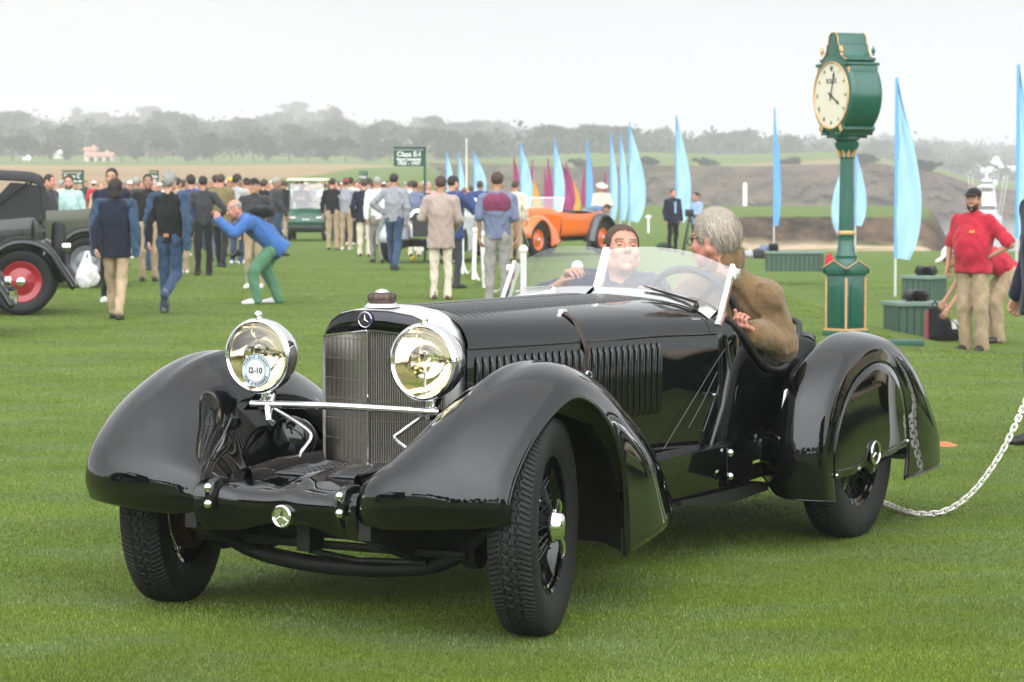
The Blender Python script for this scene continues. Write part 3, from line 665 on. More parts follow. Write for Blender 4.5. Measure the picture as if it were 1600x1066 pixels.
# ---- radiator ------------------------------------------------------------
def radiator():
    rd = empty('radiator', (0, 0, 0), 0, CAR)
    half = [(.0, 1.131), (.08, 1.127), (.16, 1.112), (.215, 1.085), (.255, 1.04), (.272, .99), (.275, .90), (.272, .54)]
    out = [(-y, z) for y, z in half[::-1]] + half[1:]
    def vx(y): return -.145 - .42 * abs(y)
    m = MB()
    rows = []
    for dx, s in ((0.0, .965), (.012, .99), (.0, 1.0), (-.10, 1.025), (-.125, 1.03)):
        rows.append([(vx(y * .0 + y) * (1 if dx > -.05 else 0) + dx - (0 if dx > -.05 else .255), y * s, (z - .55) * (1 + (s - 1) * .5) + .55) for y, z in out])
    m.grid(rows); m.build('radiator_shell', M('satin_nickel', (.92, .92, .91), .42, metal=1, var=.03, scale=12), rd, smooth=50)
    # header panel above the grille
    p = MB(); topz = lambda y: np.interp(abs(y), [q[0] for q in half], [q[1] for q in half])
    ys = np.linspace(-.262, .262, 41); p.grid([[(vx(y) + .004 + .012 * (1 - (k - .5) ** 2 * 4), y, (1.05 - .03 * abs(y) / .26) + ((topz(y) - .006) - (1.05 - .03 * abs(y) / .26)) * k) for y in ys if topz(y) > 1.0] for k in np.linspace(0, 1, 7)])
    p.build('header_panel', M('chrome_dark_reflection', (.05, .05, .055), .05, metal=1, var=0), rd, smooth=50)  # polished chrome, its dark reflection put into the base colour
    t = MB(); t.tube([(vx(y) + .01, y, 1.052 - .03 * abs(y) / .26) for y in (-.262, -.13, 0)], .004, 6); t.tube([(vx(y) + .01, y, 1.052 - .03 * abs(y) / .26) for y in (0, .13, .262)], .004, 6)
    t.build('grille_trim', CHROME, rd)
    c = MB()
    for s in (1, -1): c.add([(vx(0) - .012, 0, .545), (vx(.265) - .012, s * .265, .545), (vx(.265) - .012, s * .265, 1.03), (vx(0) - .012, 0, 1.055)], [(0, 1, 2, 3)])
    c.build('radiator_core', M('radiator_core', (.03, .028, .026), .55, metal=.5, var=.4, scale=300), rd)
    g = MB()
    for s in (1, -1):
        for i in range(33):
            y = .004 + .258 * i / 32; zt = 1.05 - .03 * y / .26
            g.box((vx(y) - .003, s * y, (zt + .546) / 2), (.006, .0021, zt - .546))
        for k in range(74):
            z = .55 + k * .0068
            if z < 1.03: g.add([(vx(0) - .0095, 0, z), (vx(.262) - .0095, s * .262, z - .0), (vx(.262) - .0095, s * .262, z + .0016), (vx(0) - .0095, 0, z + .0016)], [(0, 1, 2, 3)])
    tag(g.build('grille_bars', M('nickel', (.46, .43, .39), .34, metal=1, var=.1, scale=40), rd, smooth=0), kind='stuff')
    h = MB()
    for k in range(6):
        z = .635 + k * .076
        for s in (1, -1): h.tube([(vx(0) + .001, 0, z), (vx(.262) + .001, s * .262, z)], .0009, 5)
        hb = h.build('cross_wire', M('nickel', (.5, .47, .43), .34, metal=1), rd); h = MB()
    r = MB().tube([(vx(0) + .004, 0, .546), (vx(0) + .004, 0, 1.052)], .0028, 6).build('centre_rib', CHROME, rd)
    # emblem
    b = empty('radiator_badge', (vx(0) + .018, .0, 1.093), 0, rd)
    MB().lathe([(0, .004), (.024, .004), (.031, .002), (.031, -.012)], 32, 'X').build('badge_disc', M('blue_enamel', (.03, .022, .09), .15, var=.2, scale=80), b)
    MB().lathe([(0, .0055), (.0205, .0055), (.0205, .003)], 28, 'X').build('badge_centre', M('badge_grey', (.16, .15, .14), .2, metal=1), b)
    s = star(.021, .004); s.transform(Matrix.Translation((.006, 0, 0)) @ Matrix.Rotation(PI / 2, 4, 'Z') @ Matrix.Rotation(PI / 2, 4, 'X')); s.materials.append(CHROME); link_mesh('star', s, b)
    MB().tube([(.004, .0285 * math.cos(a), .0285 * math.sin(a)) for a in np.linspace(0, 2 * PI, 28, endpoint=False)], .0016, 6, closed=True).build('badge_rim', CHROME, b)
    # filler cap
    cp = empty('filler_cap', (-.244, 0, 1.135), 0, rd)
    MB().lathe([(.068, 0), (.058, .012), (.05, .018), (0, .018)], 32).build('neck', SILVER, cp)
    q = MB(); n = 64; rows = []
    for i in range(n):
        a = 2 * PI * i / n; lob = 1 + .045 * math.cos(a * 12)
        rows.append([(r_ * lob * math.cos(a), r_ * lob * math.sin(a), z) for r_, z in ((.0, .018), (.048, .018), (.052, .024), (.053, .042), (.047, .052), (.03, .056), (0, .056))])
    q.grid(rows, closed_u=True); q.build('cap', BRASSY, cp, smooth=50)
    MB().lathe([(.028, .056), (.024, .061), (.01, .068), (0, .069)], 24).build('cap_top', SILVER, cp)
radiator()

# ---- bonnet, cowl, body ---------------------------------------------------
BX = [-.27, -1.0, -1.65, -2.05, -2.2, -2.6, -3.0]
def bw(x): return float(np.interp(-x, [-q for q in BX], [.283, .405, .492, .558, .582, .60, .59]))
def btop(x): return float(np.interp(-x, [.25, 2.05, 2.2], [1.130, 1.122, 1.11]))
def bhinge(x): return float(np.interp(-x, [.25, 1.65, 2.2], [.977, .968, .955]))
SEC = [(0, 0), (.2, .012), (.4, .055), (.58, .125), (.74, .24), (.87, .41), (.955, .64), (.99, .84), (1.0, 1.0)]
def deck(x, y):
    w = bw(x); zt, zh = btop(x), bhinge(x); f = np.interp(min(1, abs(y) / w), [a for a, b in SEC], [b for a, b in SEC]); return zt - (zt - zh) * f
def half_section(x, n=5):
    P = catmull([(a, b) for a, b in SEC], n); w = bw(x); zt, zh = btop(x), bhinge(x)
    return [(x, w * a, zt - (zt - zh) * b) for a, b in P]
def sec_full(x):
    h = half_section(x); return [(p[0], -p[1], p[2]) for p in h[::-1]] + h[1:]
bonnet = MB().grid([sec_full(x) for x in np.linspace(-.372, -1.985, 36)]).build('bonnet', PAINT, CAR, smooth=60)
MB().grid([sec_full(x) for x in np.linspace(-1.99, -2.17, 8)]).build('cowl', PAINT, CAR, smooth=60)
def add_louvres():
    x = -.46; k = 0; proto = None
    for i in range(37):
        xx = -.46 - i * .040
        ext = .24 + .0 * i
        for sg in (1, -1):
            m = MB(); ys = np.linspace(.018, ext + .05 * (i / 37), 9); rows = []
            for y in ys:
                z = deck(xx, y); t = min(1, (ys[-1] - y) / .03 + .0) * min(1, (y - .0) / .03); h = .006 * t + .0004
                rows.append([(xx + .015, sg * y, z - .001), (xx + .008, sg * y, z + h * .6), (xx - .004, sg * y, z + h), (xx - .012, sg * y, z + h * .5), (xx - .013, sg * y, z - .001)])
            m.grid(rows); m.build('louvre', M('bonnet_satin', (.006, .006, .0065), .22, var=0, coat=.2), bonnet, smooth=40)
add_louvres()
def side_panel(sg):
    rows = []
    for x in np.linspace(-.362, -2.05, 24):
        w = bw(x); zh = bhinge(x); zb = float(np.interp(-x, [.27, 1.0, 2.05], [.45, .47, .49]))
        rows.append([(x, sg * (w + d), zh + (zb - zh) * k) for k, d in ((0, 0), (.03, .003), (.3, .002), (.6, -.002), (1, -.014))])
    p = MB().grid(rows).build('bonnet_side', PAINT, CAR, smooth=60)
    MB().tube([(x, sg * (bw(x) + .004), bhinge(x) + .001) for x in np.linspace(-.365, -2.03, 14)], .0035, 6).build('hinge_strip', PAINT, p)
    lv = None
    for i in range(29):
        x = -.42 - i * .0425; w = bw(x) + .006; z1, z0 = .945, .65
        if lv is None:
            m = MB(); pr = [(.011, 0), (.008, .007), (0, .013), (-.009, .011), (-.011, 0)]; rows2 = []
            for k, s in ((0, .02), (.03, .55), (.07, 1), (.93, 1), (.97, .55), (1, .02)): rows2.append([(a, b * s, z0 + (z1 - z0) * k) for a, b in pr])
            lv = obj_data(m.grid(rows2).build('louvre', PAINT, smooth=50))
        o = link_mesh('louvre', lv, p); o.location = (x, sg * w, 0); o.scale = (1, sg, 1)
    return p
SP = {sg: side_panel(sg) for sg in (1, -1)}
RIM = [(-2.16, .55, 1.02), (-2.22, .582, .965), (-2.30, .597, .895), (-2.40, .604, .82), (-2.52, .607, .78), (-2.66, .606, .782), (-2.76, .602, .845), (-2.84, .595, .925), (-2.92, .55, .975), (-2.95, .40, .99), (-2.96, .2, .998), (-2.96, 0, 1.0)]
def body_side(sg):
    xs = [-2.05, -2.17, -2.24, -2.32, -2.42, -2.54, -2.66, -2.76, -2.84, -2.95, -3.05]
    tops = [.957, .975, .935, .875, .805, .775, .778, .84, .92, .93, .90]
    rows = []
    for x, t in zip(xs, tops):
        w = bw(x); tuck = .10 * float(sm(2.15, 2.6, -x))
        rows.append([(x, sg * w, t), (x, sg * (w + .004), t - .04), (x, sg * (w - tuck * .1), t * .55 + .49 * .45), (x, sg * (w - tuck * .5), t * .25 + .49 * .75), (x, sg * (w - tuck), .47)])
    b = MB().grid(patch(rows, 4, 5), flip=sg < 0).build('body_side', PAINT, CAR, smooth=60)
    md = b.modifiers.new('t', 'SOLIDIFY'); md.thickness = .008; md.offset = -1
    # door lines
    def on(x, z): return (x, sg * (bw(x) + .0095), z)
    d = MB(); d.tube([on(-2.135, .93), on(-2.02, .84), on(-1.84, .68), on(-1.64, .50)], .0015, 6); d.build('door_seam', M('seam_bright', (.13, .13, .135), .3, metal=1, var=0), SP[sg])
    d = MB(); d.tube([on(-2.03, .80), on(-1.93, .685), on(-1.82, .575), on(-1.865, .563), on(-1.93, .555), on(-1.99, .65), on(-2.045, .74)], .0013, 6); d.build('vent_flap', MATS['seam_bright'], SP[sg])
    MB().box((-2.0, sg * (bw(-2.0) + .018), .705), (.045, .014, .012)).build('door_handle', CHROME, SP[sg], bevel=.004)
    MB().tube([(-2.09, sg * (bw(-2.09) + .006), .955), (-2.12, sg * (bw(-2.1) + .012), .80), (-2.06, sg * (bw(-2.06) + .012), .64), (-1.98, sg * (bw(-2) + .008), .49)], [.012, .018, .018, .012], 8).build('body_pillar', PAINT, b, smooth=60)
    # sill, valance and step
    s = MB(); s.grid([[(x, sg * .50, .492), (x, sg * .60, .494), (x, sg * .612, .486), (x, sg * .606, .40), (x, sg * .58, .30), (x, sg * .52, .275)] for x in np.linspace(-1.2, -2.32, 8)]); s.build('sill_panel', PAINT, CAR, smooth=50)
    MB().box((-2.46, sg * .60, .45), (.30, .10, .09)).build('side_step', PAINT, CAR, bevel=.012)
    pl = MB().box((-2.03, sg * .616, .405), (.04, .012, .15)).build('bracket_plate', PAINT, CAR, bevel=.005)
    for z in (.457, .357): MB().ball((-2.03, sg * .626, z), .017, 10, 6).build('bolt', CHROME, pl)
    MB().tube([(-2.32, sg * .615, .505), (-2.5, sg * .625, .51)], .008, 8).build('step_tread', CHROME, CAR)
    MB().prism([(-1.6, .275), (-1.95, .245), (-2.15, .235), (-2.5, .25), (-2.5, .285), (-1.6, .29)], sg * .36, sg * .60, 'Y').build('under_tray', UNDER, CAR)
    MB().tube([(-2.25, sg * .5, .31), (-2.55, sg * .5, .32), (-2.9, sg * .5, .33)], .035, 10).build('exhaust_pipe', RUST, CAR)
for sg in (1, -1): body_side(sg)
P = catmull(RIM, 6); Q = [tuple(p) for p in P] + [(p[0], -p[1], p[2]) for p in P[::-1][1:]]
MB().tube(Q, .0145, 10).build('cockpit_roll', LEATHER, CAR, smooth=70)
def tail():
    st = [(-2.92, .985, .585), (-3.1, .985, .57), (-3.35, .955, .53), (-3.7, .86, .44), (-4.0, .73, .33), (-4.25, .58, .2), (-4.4, .46, .06)]
    rows = []
    for x, z, w in st:
        h = [(x, 0, z), (x, .45 * w, z - .015), (x, .8 * w, z - .07), (x, w, z - (z - .4) * .42), (x, w * .99, .48), (x, .88 * w, .34)]
        rows.append([(a, -b, c) for a, b, c in h[::-1]] + h[1:])
    MB().grid(patch(rows, 5, 4)).build('tail', PAINT, CAR, smooth=60)
tail()
def cockpit():
    MB().box((-2.55, 0, .42), (.95, 1.0, .03)).build('floor_pan', UNDER, CAR)
    for y in (.28, -.28):
        s = empty('seat', (-2.62, y, .44), 0, CAR)
        MB().box((0, 0, .09), (.46, .50, .16)).build('seat_cushion', LEATHER, s, bevel=.05, seg=3)
        MB().box((-.24, 0, .30), (.12, .50, .46), Euler((0, -.2, 0)).to_matrix()).build('seat_back', LEATHER, s, bevel=.05, seg=3)
    MB().grid([[(-2.19, y, deck(-2.17, y) - .01 - d) for y in np.linspace(-.5, .5, 15)] for d in (0, .08, .16, .22)]).build('dashboard', M('dash_wood', (.05, .025, .015), .25, var=.4, scale=14), CAR)
    sw = empty('steering_wheel', (-2.275, .335, 1.045), 0, CAR); sw.rotation_euler = (0, R(-64), 0)
    MB().tube([(.205 * math.cos(a), .205 * math.sin(a), 0) for a in np.linspace(0, 2 * PI, 48, endpoint=False)], .0165, 10, closed=True).build('wheel_rim', M('wheel_rim_grey', (.02, .02, .02), .35, var=.2), sw, smooth=70)
    for k in range(4):
        a = PI / 4 + k * PI / 2
        MB().tube([(.03 * math.cos(a), .03 * math.sin(a), -.02), (.2 * math.cos(a), .2 * math.sin(a), 0)], [.02, .012], 8, flat=.5).build('wheel_spoke', BLACK, sw)
    MB().lathe([(0, .015), (.035, .01), (.045, -.01), (.02, -.04), (.016, -.4), (0, -.4)], 20).build('steering_column', BLACK, sw)
cockpit()
# ---- windscreen -----------------------------------------------------------
def windscreen():
    ws = empty('windscreen', (0, 0, 0), 0, CAR)
    top = [(-2.10, .012, 1.312), (-2.125, .12, 1.325), (-2.16, .25, 1.322), (-2.20, .38, 1.298), (-2.245, .525, 1.238)]
    bot = [(-2.005, .012, 1.126), (-2.03, .14, 1.121), (-2.055, .28, 1.105), (-2.08, .41, 1.075), (-2.105, .53, 1.015)]
    T, B = catmull(top, 6), catmull(bot, 6)
    for sg in (1, -1):
        g = MB().grid([[tuple((b + (t - b) * k) * np.array([1, sg, 1])) for t, b in zip(T, B)] for k in np.linspace(0, 1, 6)]).build('glass_pane', GLASS, ws, smooth=60)
        p = MB(); b, t = np.array(bot[-1]), np.array(top[-1]); d = (t - b) / np.linalg.norm(t - b); rows = []
        for k, wd in ((-.10, .075), (.0, .05), (.06, .034), (.2, .028), (.6, .024), (1.03, .022)):
            c = b + (t - b) * k; h = np.array([wd, 0, 0]) * .8
            rows.append([tuple((c + o) * np.array([1, sg, 1])) for o in ([wd * .6, .004, .01], [wd * .5, .024, .01], [-wd * .6, .024, -.008], [-wd * .6, .004, -.008])])
        p.grid(rows, closed_v=True); n = len(p.v); p.f.append((n - 4, n - 3, n - 2, n - 1)); p.m.append(0)
        p.build('side_post', SILVER, ws, bevel=.003)
        MB().box((-2.236, sg * .558, 1.21), (.04, .025, .05)).build('post_clamp', SILVER, ws, bevel=.006)
        MB().grid([[(b_[0] + o[0], sg * b_[1], deck(b_[0], b_[1]) + o[1]) for o in ((.085, .002), (.06, .012), (.025, .026), (-.005, .034), (-.02, .03), (-.025, 0))] for b_ in B]).build('screen_base', SILVER, ws, smooth=60)
        y0 = .47 if sg > 0 else -.22
        w = MB(); w.tube([(-2.03, y0, deck(-2.03, y0) + .03), (-2.03, y0 - .22, deck(-2.03, y0 - .22) + .038)] if sg > 0 else [(-2.015, y0, deck(-2.0, y0) + .03), (-2.04, y0 - .2, deck(-2.04, y0 - .2) + .045)], .0045, 6)
        w.tube([(-2.028, y0, deck(-2.03, y0) + .037), (-2.028, y0 - .25, deck(-2.03, y0 - .25) + .045)] if sg > 0 else [(-2.01, y0, deck(-2.0, y0) + .038), (-2.035, y0 - .16, deck(-2.04, y0 - .16) + .05)], .007, 6, flat=.5)
        w.ball((-2.02, y0, deck(-2.0, y0) + .02), .014); w.build('wiper', BLACK if sg > 0 else SILVER, ws)
    c = MB(); rows = []
    for k, wd in ((-.12, .024), (.05, .018), (1.03, .014)):
        p = np.array(bot[0]) + (np.array(top[0]) - np.array(bot[0])) * k
        rows.append([(p[0] + .014, -wd, p[2] + .006), (p[0] + .014, wd, p[2] + .006), (p[0] - .012, wd, p[2] - .006), (p[0] - .012, -wd, p[2] - .006)])
    c.grid(rows, closed_v=True); n = len(c.v); c.f.append((n - 4, n - 3, n - 2, n - 1)); c.m.append(0); c.build('centre_post', SILVER, ws, bevel=.003)
windscreen()
# ---- head lamps -----------------------------------------------------------
def arc_text(parent, txt, rad, size, mat, top=True, spread=None):
    n = len(txt); tot = spread
    for i, ch in enumerate(txt):
        if ch == ' ': continue
        a = (.5 - (i + .5) / n) * tot
        me = text_mesh(ch, size, .0003, bold=size * .02)
        if top: T = Matrix.Rotation(a, 4, 'Z') @ Matrix.Translation((0, rad, 0))
        else: T = Matrix.Rotation(-a, 4, 'Z') @ Matrix.Translation((0, -rad, 0))
        me.transform(T); me.materials.clear(); me.materials.append(mat); yield me
def join_meshes(name, mes, mat, parent):
    bm = bmesh.new()
    for me in mes: bm.from_mesh(me)
    me = bpy.data.meshes.new(name); bm.to_mesh(me); bm.free(); me.materials.append(mat); return link_mesh(name, me, parent)
FACE_X = Matrix.Rotation(PI / 2, 4, 'Z') @ Matrix.Rotation(PI / 2, 4, 'X')      # print facing the car's nose
def headlamp(sg):
    h = empty('headlamp', (.05, sg * .36, .956), R(2) * -sg, CAR)
    MB().lathe([(.128, .0), (.137, .012), (.142, .004), (.141, -.012), (.134, -.05), (.112, -.105), (.075, -.15), (.03, -.172), (0, -.176)], 56, 'X').build('lamp_shell', CHROME, h, smooth=50)
    MB().lathe([(.124, .012), (.130, .02), (.138, .016), (.142, .002), (.139, -.01)], 64, 'X').build('lamp_rim', CHROME, h, smooth=60)
    MB().lathe([(.126, .0), (.118, -.022), (.098, -.058), (.07, -.086), (.04, -.104), (.018, -.110), (0, -.110)], 56, 'X').build('reflector', GOLD, h, smooth=60)
    MB().lathe([(.126, .010), (.10, .022), (.06, .031), (0, .035)], 48, 'X').build('lens', LENS, h, smooth=60)
    b = MB(); b.lathe([(0, .002), (.02, .0), (.024, -.012), (.018, -.02)], 20, 'X', (0, 0, .022)); b.build('bulb_shield', GOLD, h)
    MB().tube([(.0, 0, -.118), (-.005, 0, -.05), (-.01, 0, .012)], [.004, .006, .005], 8).build('bulb_stem', CHROME, h)
    k = MB(); k.tube([(-.01, 0, .138), (.0, 0, .152), (.02, 0, .148)], [.012, .014, .008], 10); k.ball((.0, 0, .154), .016, 10, 6); k.build('rim_clamp', CHROME, h)
    st = MB(); st.tube([(-.06, 0, -.13), (-.05, 0, -.165), (-.045, -sg * .0, -.20)], [.035, .022, .02], 12); st.ball((-.045, 0, -.185), .03, 12, 8); st.build('lamp_bracket', CHROME, h, smooth=60)
    if sg < 0:
        a = MB(); a.tube([(-.04, .03, -.15), (.0, .04, -.20), (.02, .055, -.235), (.0, .06, -.25)], [.02, .016, .012, .014], 10); a.build('bracket_arm', CHROME, h)
        dq = empty('entry_sticker', (.036, .012, -.052), 0, h)
        MB().lathe([(0, .003), (.062, .003), (.063, -.002)], 48, 'X').build('sticker_ring', M('sticker_blue', (.50, .62, .66), .45, var=.05), dq)
        MB().lathe([(0, .0045), (.041, .0045), (.0415, .002)], 40, 'X').build('sticker_centre', WHITE, dq)
        o = MB(); o.lathe([(.0600, .0034), (.0620, .0036), (.0620, .002)], 48, 'X'); o.lathe([(.041, .0047), (.0422, .0049), (.0422, .002)], 40, 'X'); o.build('sticker_line', INK, dq)
        T = Matrix.Translation((.0055, 0, 0)) @ FACE_X
        text_obj('entry_number', 'I2-10', .031, INK, dq, T, .0003, .0009, .95)
        for nm, tx, tp, spd in (('sticker_title', 'PEBBLE BEACH', True, 2.5), ('sticker_caption', "TOUR d'ELEGANCE", False, 2.4)):
            ms = list(arc_text(dq, tx, .0515, .0135, INK, tp, spd))
            for me in ms: me.transform(Matrix.Translation((.0042, 0, 0)) @ FACE_X)
            join_meshes(nm, ms, INK, dq)
    # cable
    c = MB(); L = catmull([(.0, sg * .325, .755), (-.04, sg * .24, .70), (-.06, sg * .20, .655), (-.03, sg * .22, .60), (-.02, sg * .235, .555)] if sg < 0 else [(.0, sg * .34, .765), (.02, sg * .25, .70), (.03, sg * .225, .67), (.0, sg * .28, .62), (.02, sg * .33, .575)], 10)
    rr = [.0065 + .001 * (i % 2) for i in range(len(L))]; c.tube(L, rr, 8); c.build('lamp_cable', SILVER, CAR)
for sg in (1, -1): headlamp(sg)
MB().tube([(.04, -.40, .775), (.05, 0, .782), (.04, .42, .778)], .0135, 12).build('lamp_bar', CHROME, CAR, smooth=70)
# ---- front apron, frame and axle -----------------------------------------
def apron():
    rows = []
    for y in np.linspace(-.345, .345, 29):
        a = abs(y); c = .020 * math.exp(-(y / .045) ** 2); e = .05 * float(sm(.2, .345, a))
        side = float(sm(.22, .30, a))
        rows.append([(-.19, y, .548), (-.05, y, .549 + c * .3), (.10, y, .546 + c * .6), (.22, y, .537 + c), (.31 + e * .6, y, .523 + c), (.385 + e, y, .502 + c * .6 + .02 * side), (.416 + e + .01 * side, y, .480 + c * .5 + .03 * side), (.422 + e + .015 * side, y, .45), (.412 + e + .01 * side, y, .41 - .02 * side), (.388 + e, y, .385 - .035 * float(sm(.06, .24, a)))])
    ap = MB().grid(patch(rows, 1, 4)).build('front_apron', PAINT, CAR, smooth=60)
    lv = None
    for sg in (1, -1):
        for i in range(10):
            x = .20 - i * .033
            if lv is None:
                m = MB(); rows2 = []
                for k, s in ((0, .02), (.08, .7), (.2, 1), (.8, 1), (.92, .7), (1, .02)): rows2.append([(a, -.07 + .14 * k, b * s) for a, b in ((.012, 0), (.01, .008), (0, .014), (-.010, .010), (-.012, 0))])
                lv = obj_data(m.grid(rows2).build('louvre', PAINT, smooth=60))
            o = link_mesh('louvre', lv, ap); o.location = (x, sg * .115, float(np.interp(x, [-.19, .1, .22], [.549, .549, .540]))); o.rotation_euler = (0, 0, 0)
        r = MB(); r.grid([[(x, sg * (.235 + b), .56 + c + (0.0 if x < .1 else -(x - .1) * .10)) for b, c in ((-.02, -.015), (-.012, .018), (0, .028), (.012, .018), (.02, -.015))] for x in np.linspace(-.18, .30, 12)]); r.build('apron_rib', PAINT, ap, smooth=60)
        di = MB(); di.prism([(.37, .54), (.43, .548), (.475, .535), (.49, .50), (.488, .455), (.46, .425), (.40, .42)], sg * .262, sg * .298, 'Y'); d = di.build('dumb_iron', PAINT, CAR, bevel=.012, seg=3)
        for z in (.511, .452): MB().ball((.488, sg * .28, z), .0165, 12, 8).build('bolt', CHROME, d)
        MB().prism([(.47, .43), (.47, .36), (.2, .27), (-.5, .30), (-3.9, .36), (-3.9, .46), (-.5, .44), (.2, .43)], sg * .345, sg * .395, 'Y').build('frame_rail', UNDER, CAR)
        MB().tube(catmull([(.40, sg * .36, .37), (.2, sg * .37, .30), (0, sg * .37, .26), (-.3, sg * .37, .29), (-.6, sg * .37, .35)], 5), .026, 8, flat=1.4).build('leaf_spring', UNDER, CAR)
        MB().tube([(.0, sg * .50, .26), (.0, sg * .60, .33), (0, sg * .72, .388)], .04, 10).build('axle_end', UNDER, CAR)
        MB().lathe([(.0, .0), (.05, .0), (.055, .03), (.05, .06), (0, .065)], 16, 'Y', (.02, sg * .55 - .03, .27)).build('shock_absorber', UNDER, CAR)
        hn = empty('horn', (-.12, sg * .33, .63), 0, CAR)
        MB().lathe([(0, .05), (.05, .045), (.08, .02), (.088, -.01), (.08, -.05), (.05, -.11), (0, -.13)], 28, 'X').build('horn_dome', PAINT, hn, smooth=60)
        MB().lathe([(.082, .02), (.09, .015), (.09, -.012)], 28, 'X').build('horn_rim', BLACK, hn)
        MB().box((-.25, sg * .335, .50), (.5, .12, .10)).build('inner_valance', UNDER, CAR, bevel=.02)
    em = empty('star_emblem', (.428, 0, .418), 0, CAR)
    MB().lathe([(0, .004), (.03, .005), (.036, .012), (.041, .008), (.041, -.02)], 36, 'X').build('emblem_disc', CHROME, em, smooth=40)
    s = star(.038, .010); s.transform(Matrix.Translation((.006, 0, 0)) @ FACE_X); s.materials.append(CHROME); link_mesh('emblem_star', s, em)
    MB().tube(catmull([(.03, -.62, .36), (.04, -.50, .27), (.04, -.38, .222), (.05, -.2, .198), (.05, 0, .19), (.05, .2, .198), (.05, .38, .222), (.04, .50, .27), (.03, .62, .36)], 5), .030, 10, flat=1.1).build('front_axle', UNDER, CAR, smooth=60)
    MB().tube([(.16, -.56, .285), (.16, .60, .285)], .016, 8).build('track_rod', UNDER, CAR)
    MB().tube([(.2, -.1, .30), (.1, -.1, .25), (.12, .12, .23), (.1, .4, .24)], .012, 8).build('drag_link', UNDER, CAR)
    MB().box((.22, -.02, .33), (.10, .06, .12)).build('tow_bracket', UNDER, CAR, bevel=.01)
    MB().box((-1.0, 0, .33), (2.2, .66, .06)).build('light_block_pan', UNDER, CAR)  # unseen floor pan, added to block light coming through the underbody
    MB().tube([(-2.976, -.75, .39), (-2.976, .75, .39)], .05, 12).build('rear_axle', UNDER, CAR)
    MB().ball((-2.976, 0, .39), (.16, .14, .16), 16, 10).build('differential', UNDER, CAR)
    MB().box((-3.5, 0, .42), (1.0, .7, .16)).build('fuel_tank', UNDER, CAR, bevel=.05)
apron()
# bonnet strap
def strap():
    s = empty('bonnet_strap', (0, 0, 0), 0, CAR)
    x = -1.08; P = [(x, y, deck(x, y) + .006) for y in (.33, .36, .385)] + [(x - .005, bw(x) + .012, z) for z in (.95, .90, .86, .80)]
    MB().tube(catmull(P, 4), .019, 8, flat=.25, up=(0, 1, .6)).build('leather_strap', STRAP, s, smooth=60)
    MB().tube([(x - .02, .325, deck(x, .33) + .012), (x + .02, .325, deck(x, .33) + .012)], .011, 8).build('strap_anchor', CHROME, s)
    MB().tube([(x + .022 * math.cos(a), bw(x) + .024, .835 + .02 * math.sin(a)) for a in np.linspace(0, 2 * PI, 18, endpoint=False)], .006, 6, closed=True).build('strap_buckle', CHROME, s)
strap()
# ================================================================ people: bodies grown from blended volumes
def v3(*a): return np.array(a, float)
def vol(prims, h, pad=.03, xs=None, ys=None, zs=None, wr=0.0, seed=0, wf=22):
    """blend the primitives on a grid and return a closed quad surface"""
    lo = np.min([p['lo'] for p in prims if p['op'] == 'u'], 0) - pad; hi = np.max([p['hi'] for p in prims if p['op'] == 'u'], 0) + pad
    ax = [np.arange(lo[i], hi[i] + h, h) for i in range(3)]
    F = np.full([len(a) for a in ax], .25, np.float32)
    for p in prims:
        k = p['k']; m = .05 + k; sl = []
        for i in range(3):
            if p['op'] == 'cut': sl.append(slice(0, len(ax[i]))); continue
            a = np.searchsorted(ax[i], p['lo'][i] - m); b = np.searchsorted(ax[i], p['hi'][i] + m); sl.append(slice(max(0, a - 1), b + 1))
        sl = tuple(sl); X, Y, Z = np.meshgrid(ax[0][sl[0]], ax[1][sl[1]], ax[2][sl[2]], indexing='ij', sparse=False)
        if X.size == 0: continue
        d = p['f'](X, Y, Z).astype(np.float32); A = F[sl]
        if p['op'] == 'u':
            hh = np.clip(.5 + .5 * (A - d) / k, 0, 1); F[sl] = A * (1 - hh) + d * hh - k * hh * (1 - hh)
        else:
            d = -d; hh = np.clip(.5 - .5 * (A - d) / k, 0, 1); F[sl] = A * (1 - hh) + d * hh + k * hh * (1 - hh)
    if wr:
        X, Y, Z = np.meshgrid(*ax, indexing='ij')
        q = fbm(X * 1.3 + Y, Z * .8 + .7 * Y - .5 * X, wf, seed, 3); F += (wr * q).astype(np.float32)
    F[0] = F[-1] = .1; F[:, 0] = F[:, -1] = .1; F[:, :, 0] = F[:, :, -1] = .1
    return nets(F, ax)
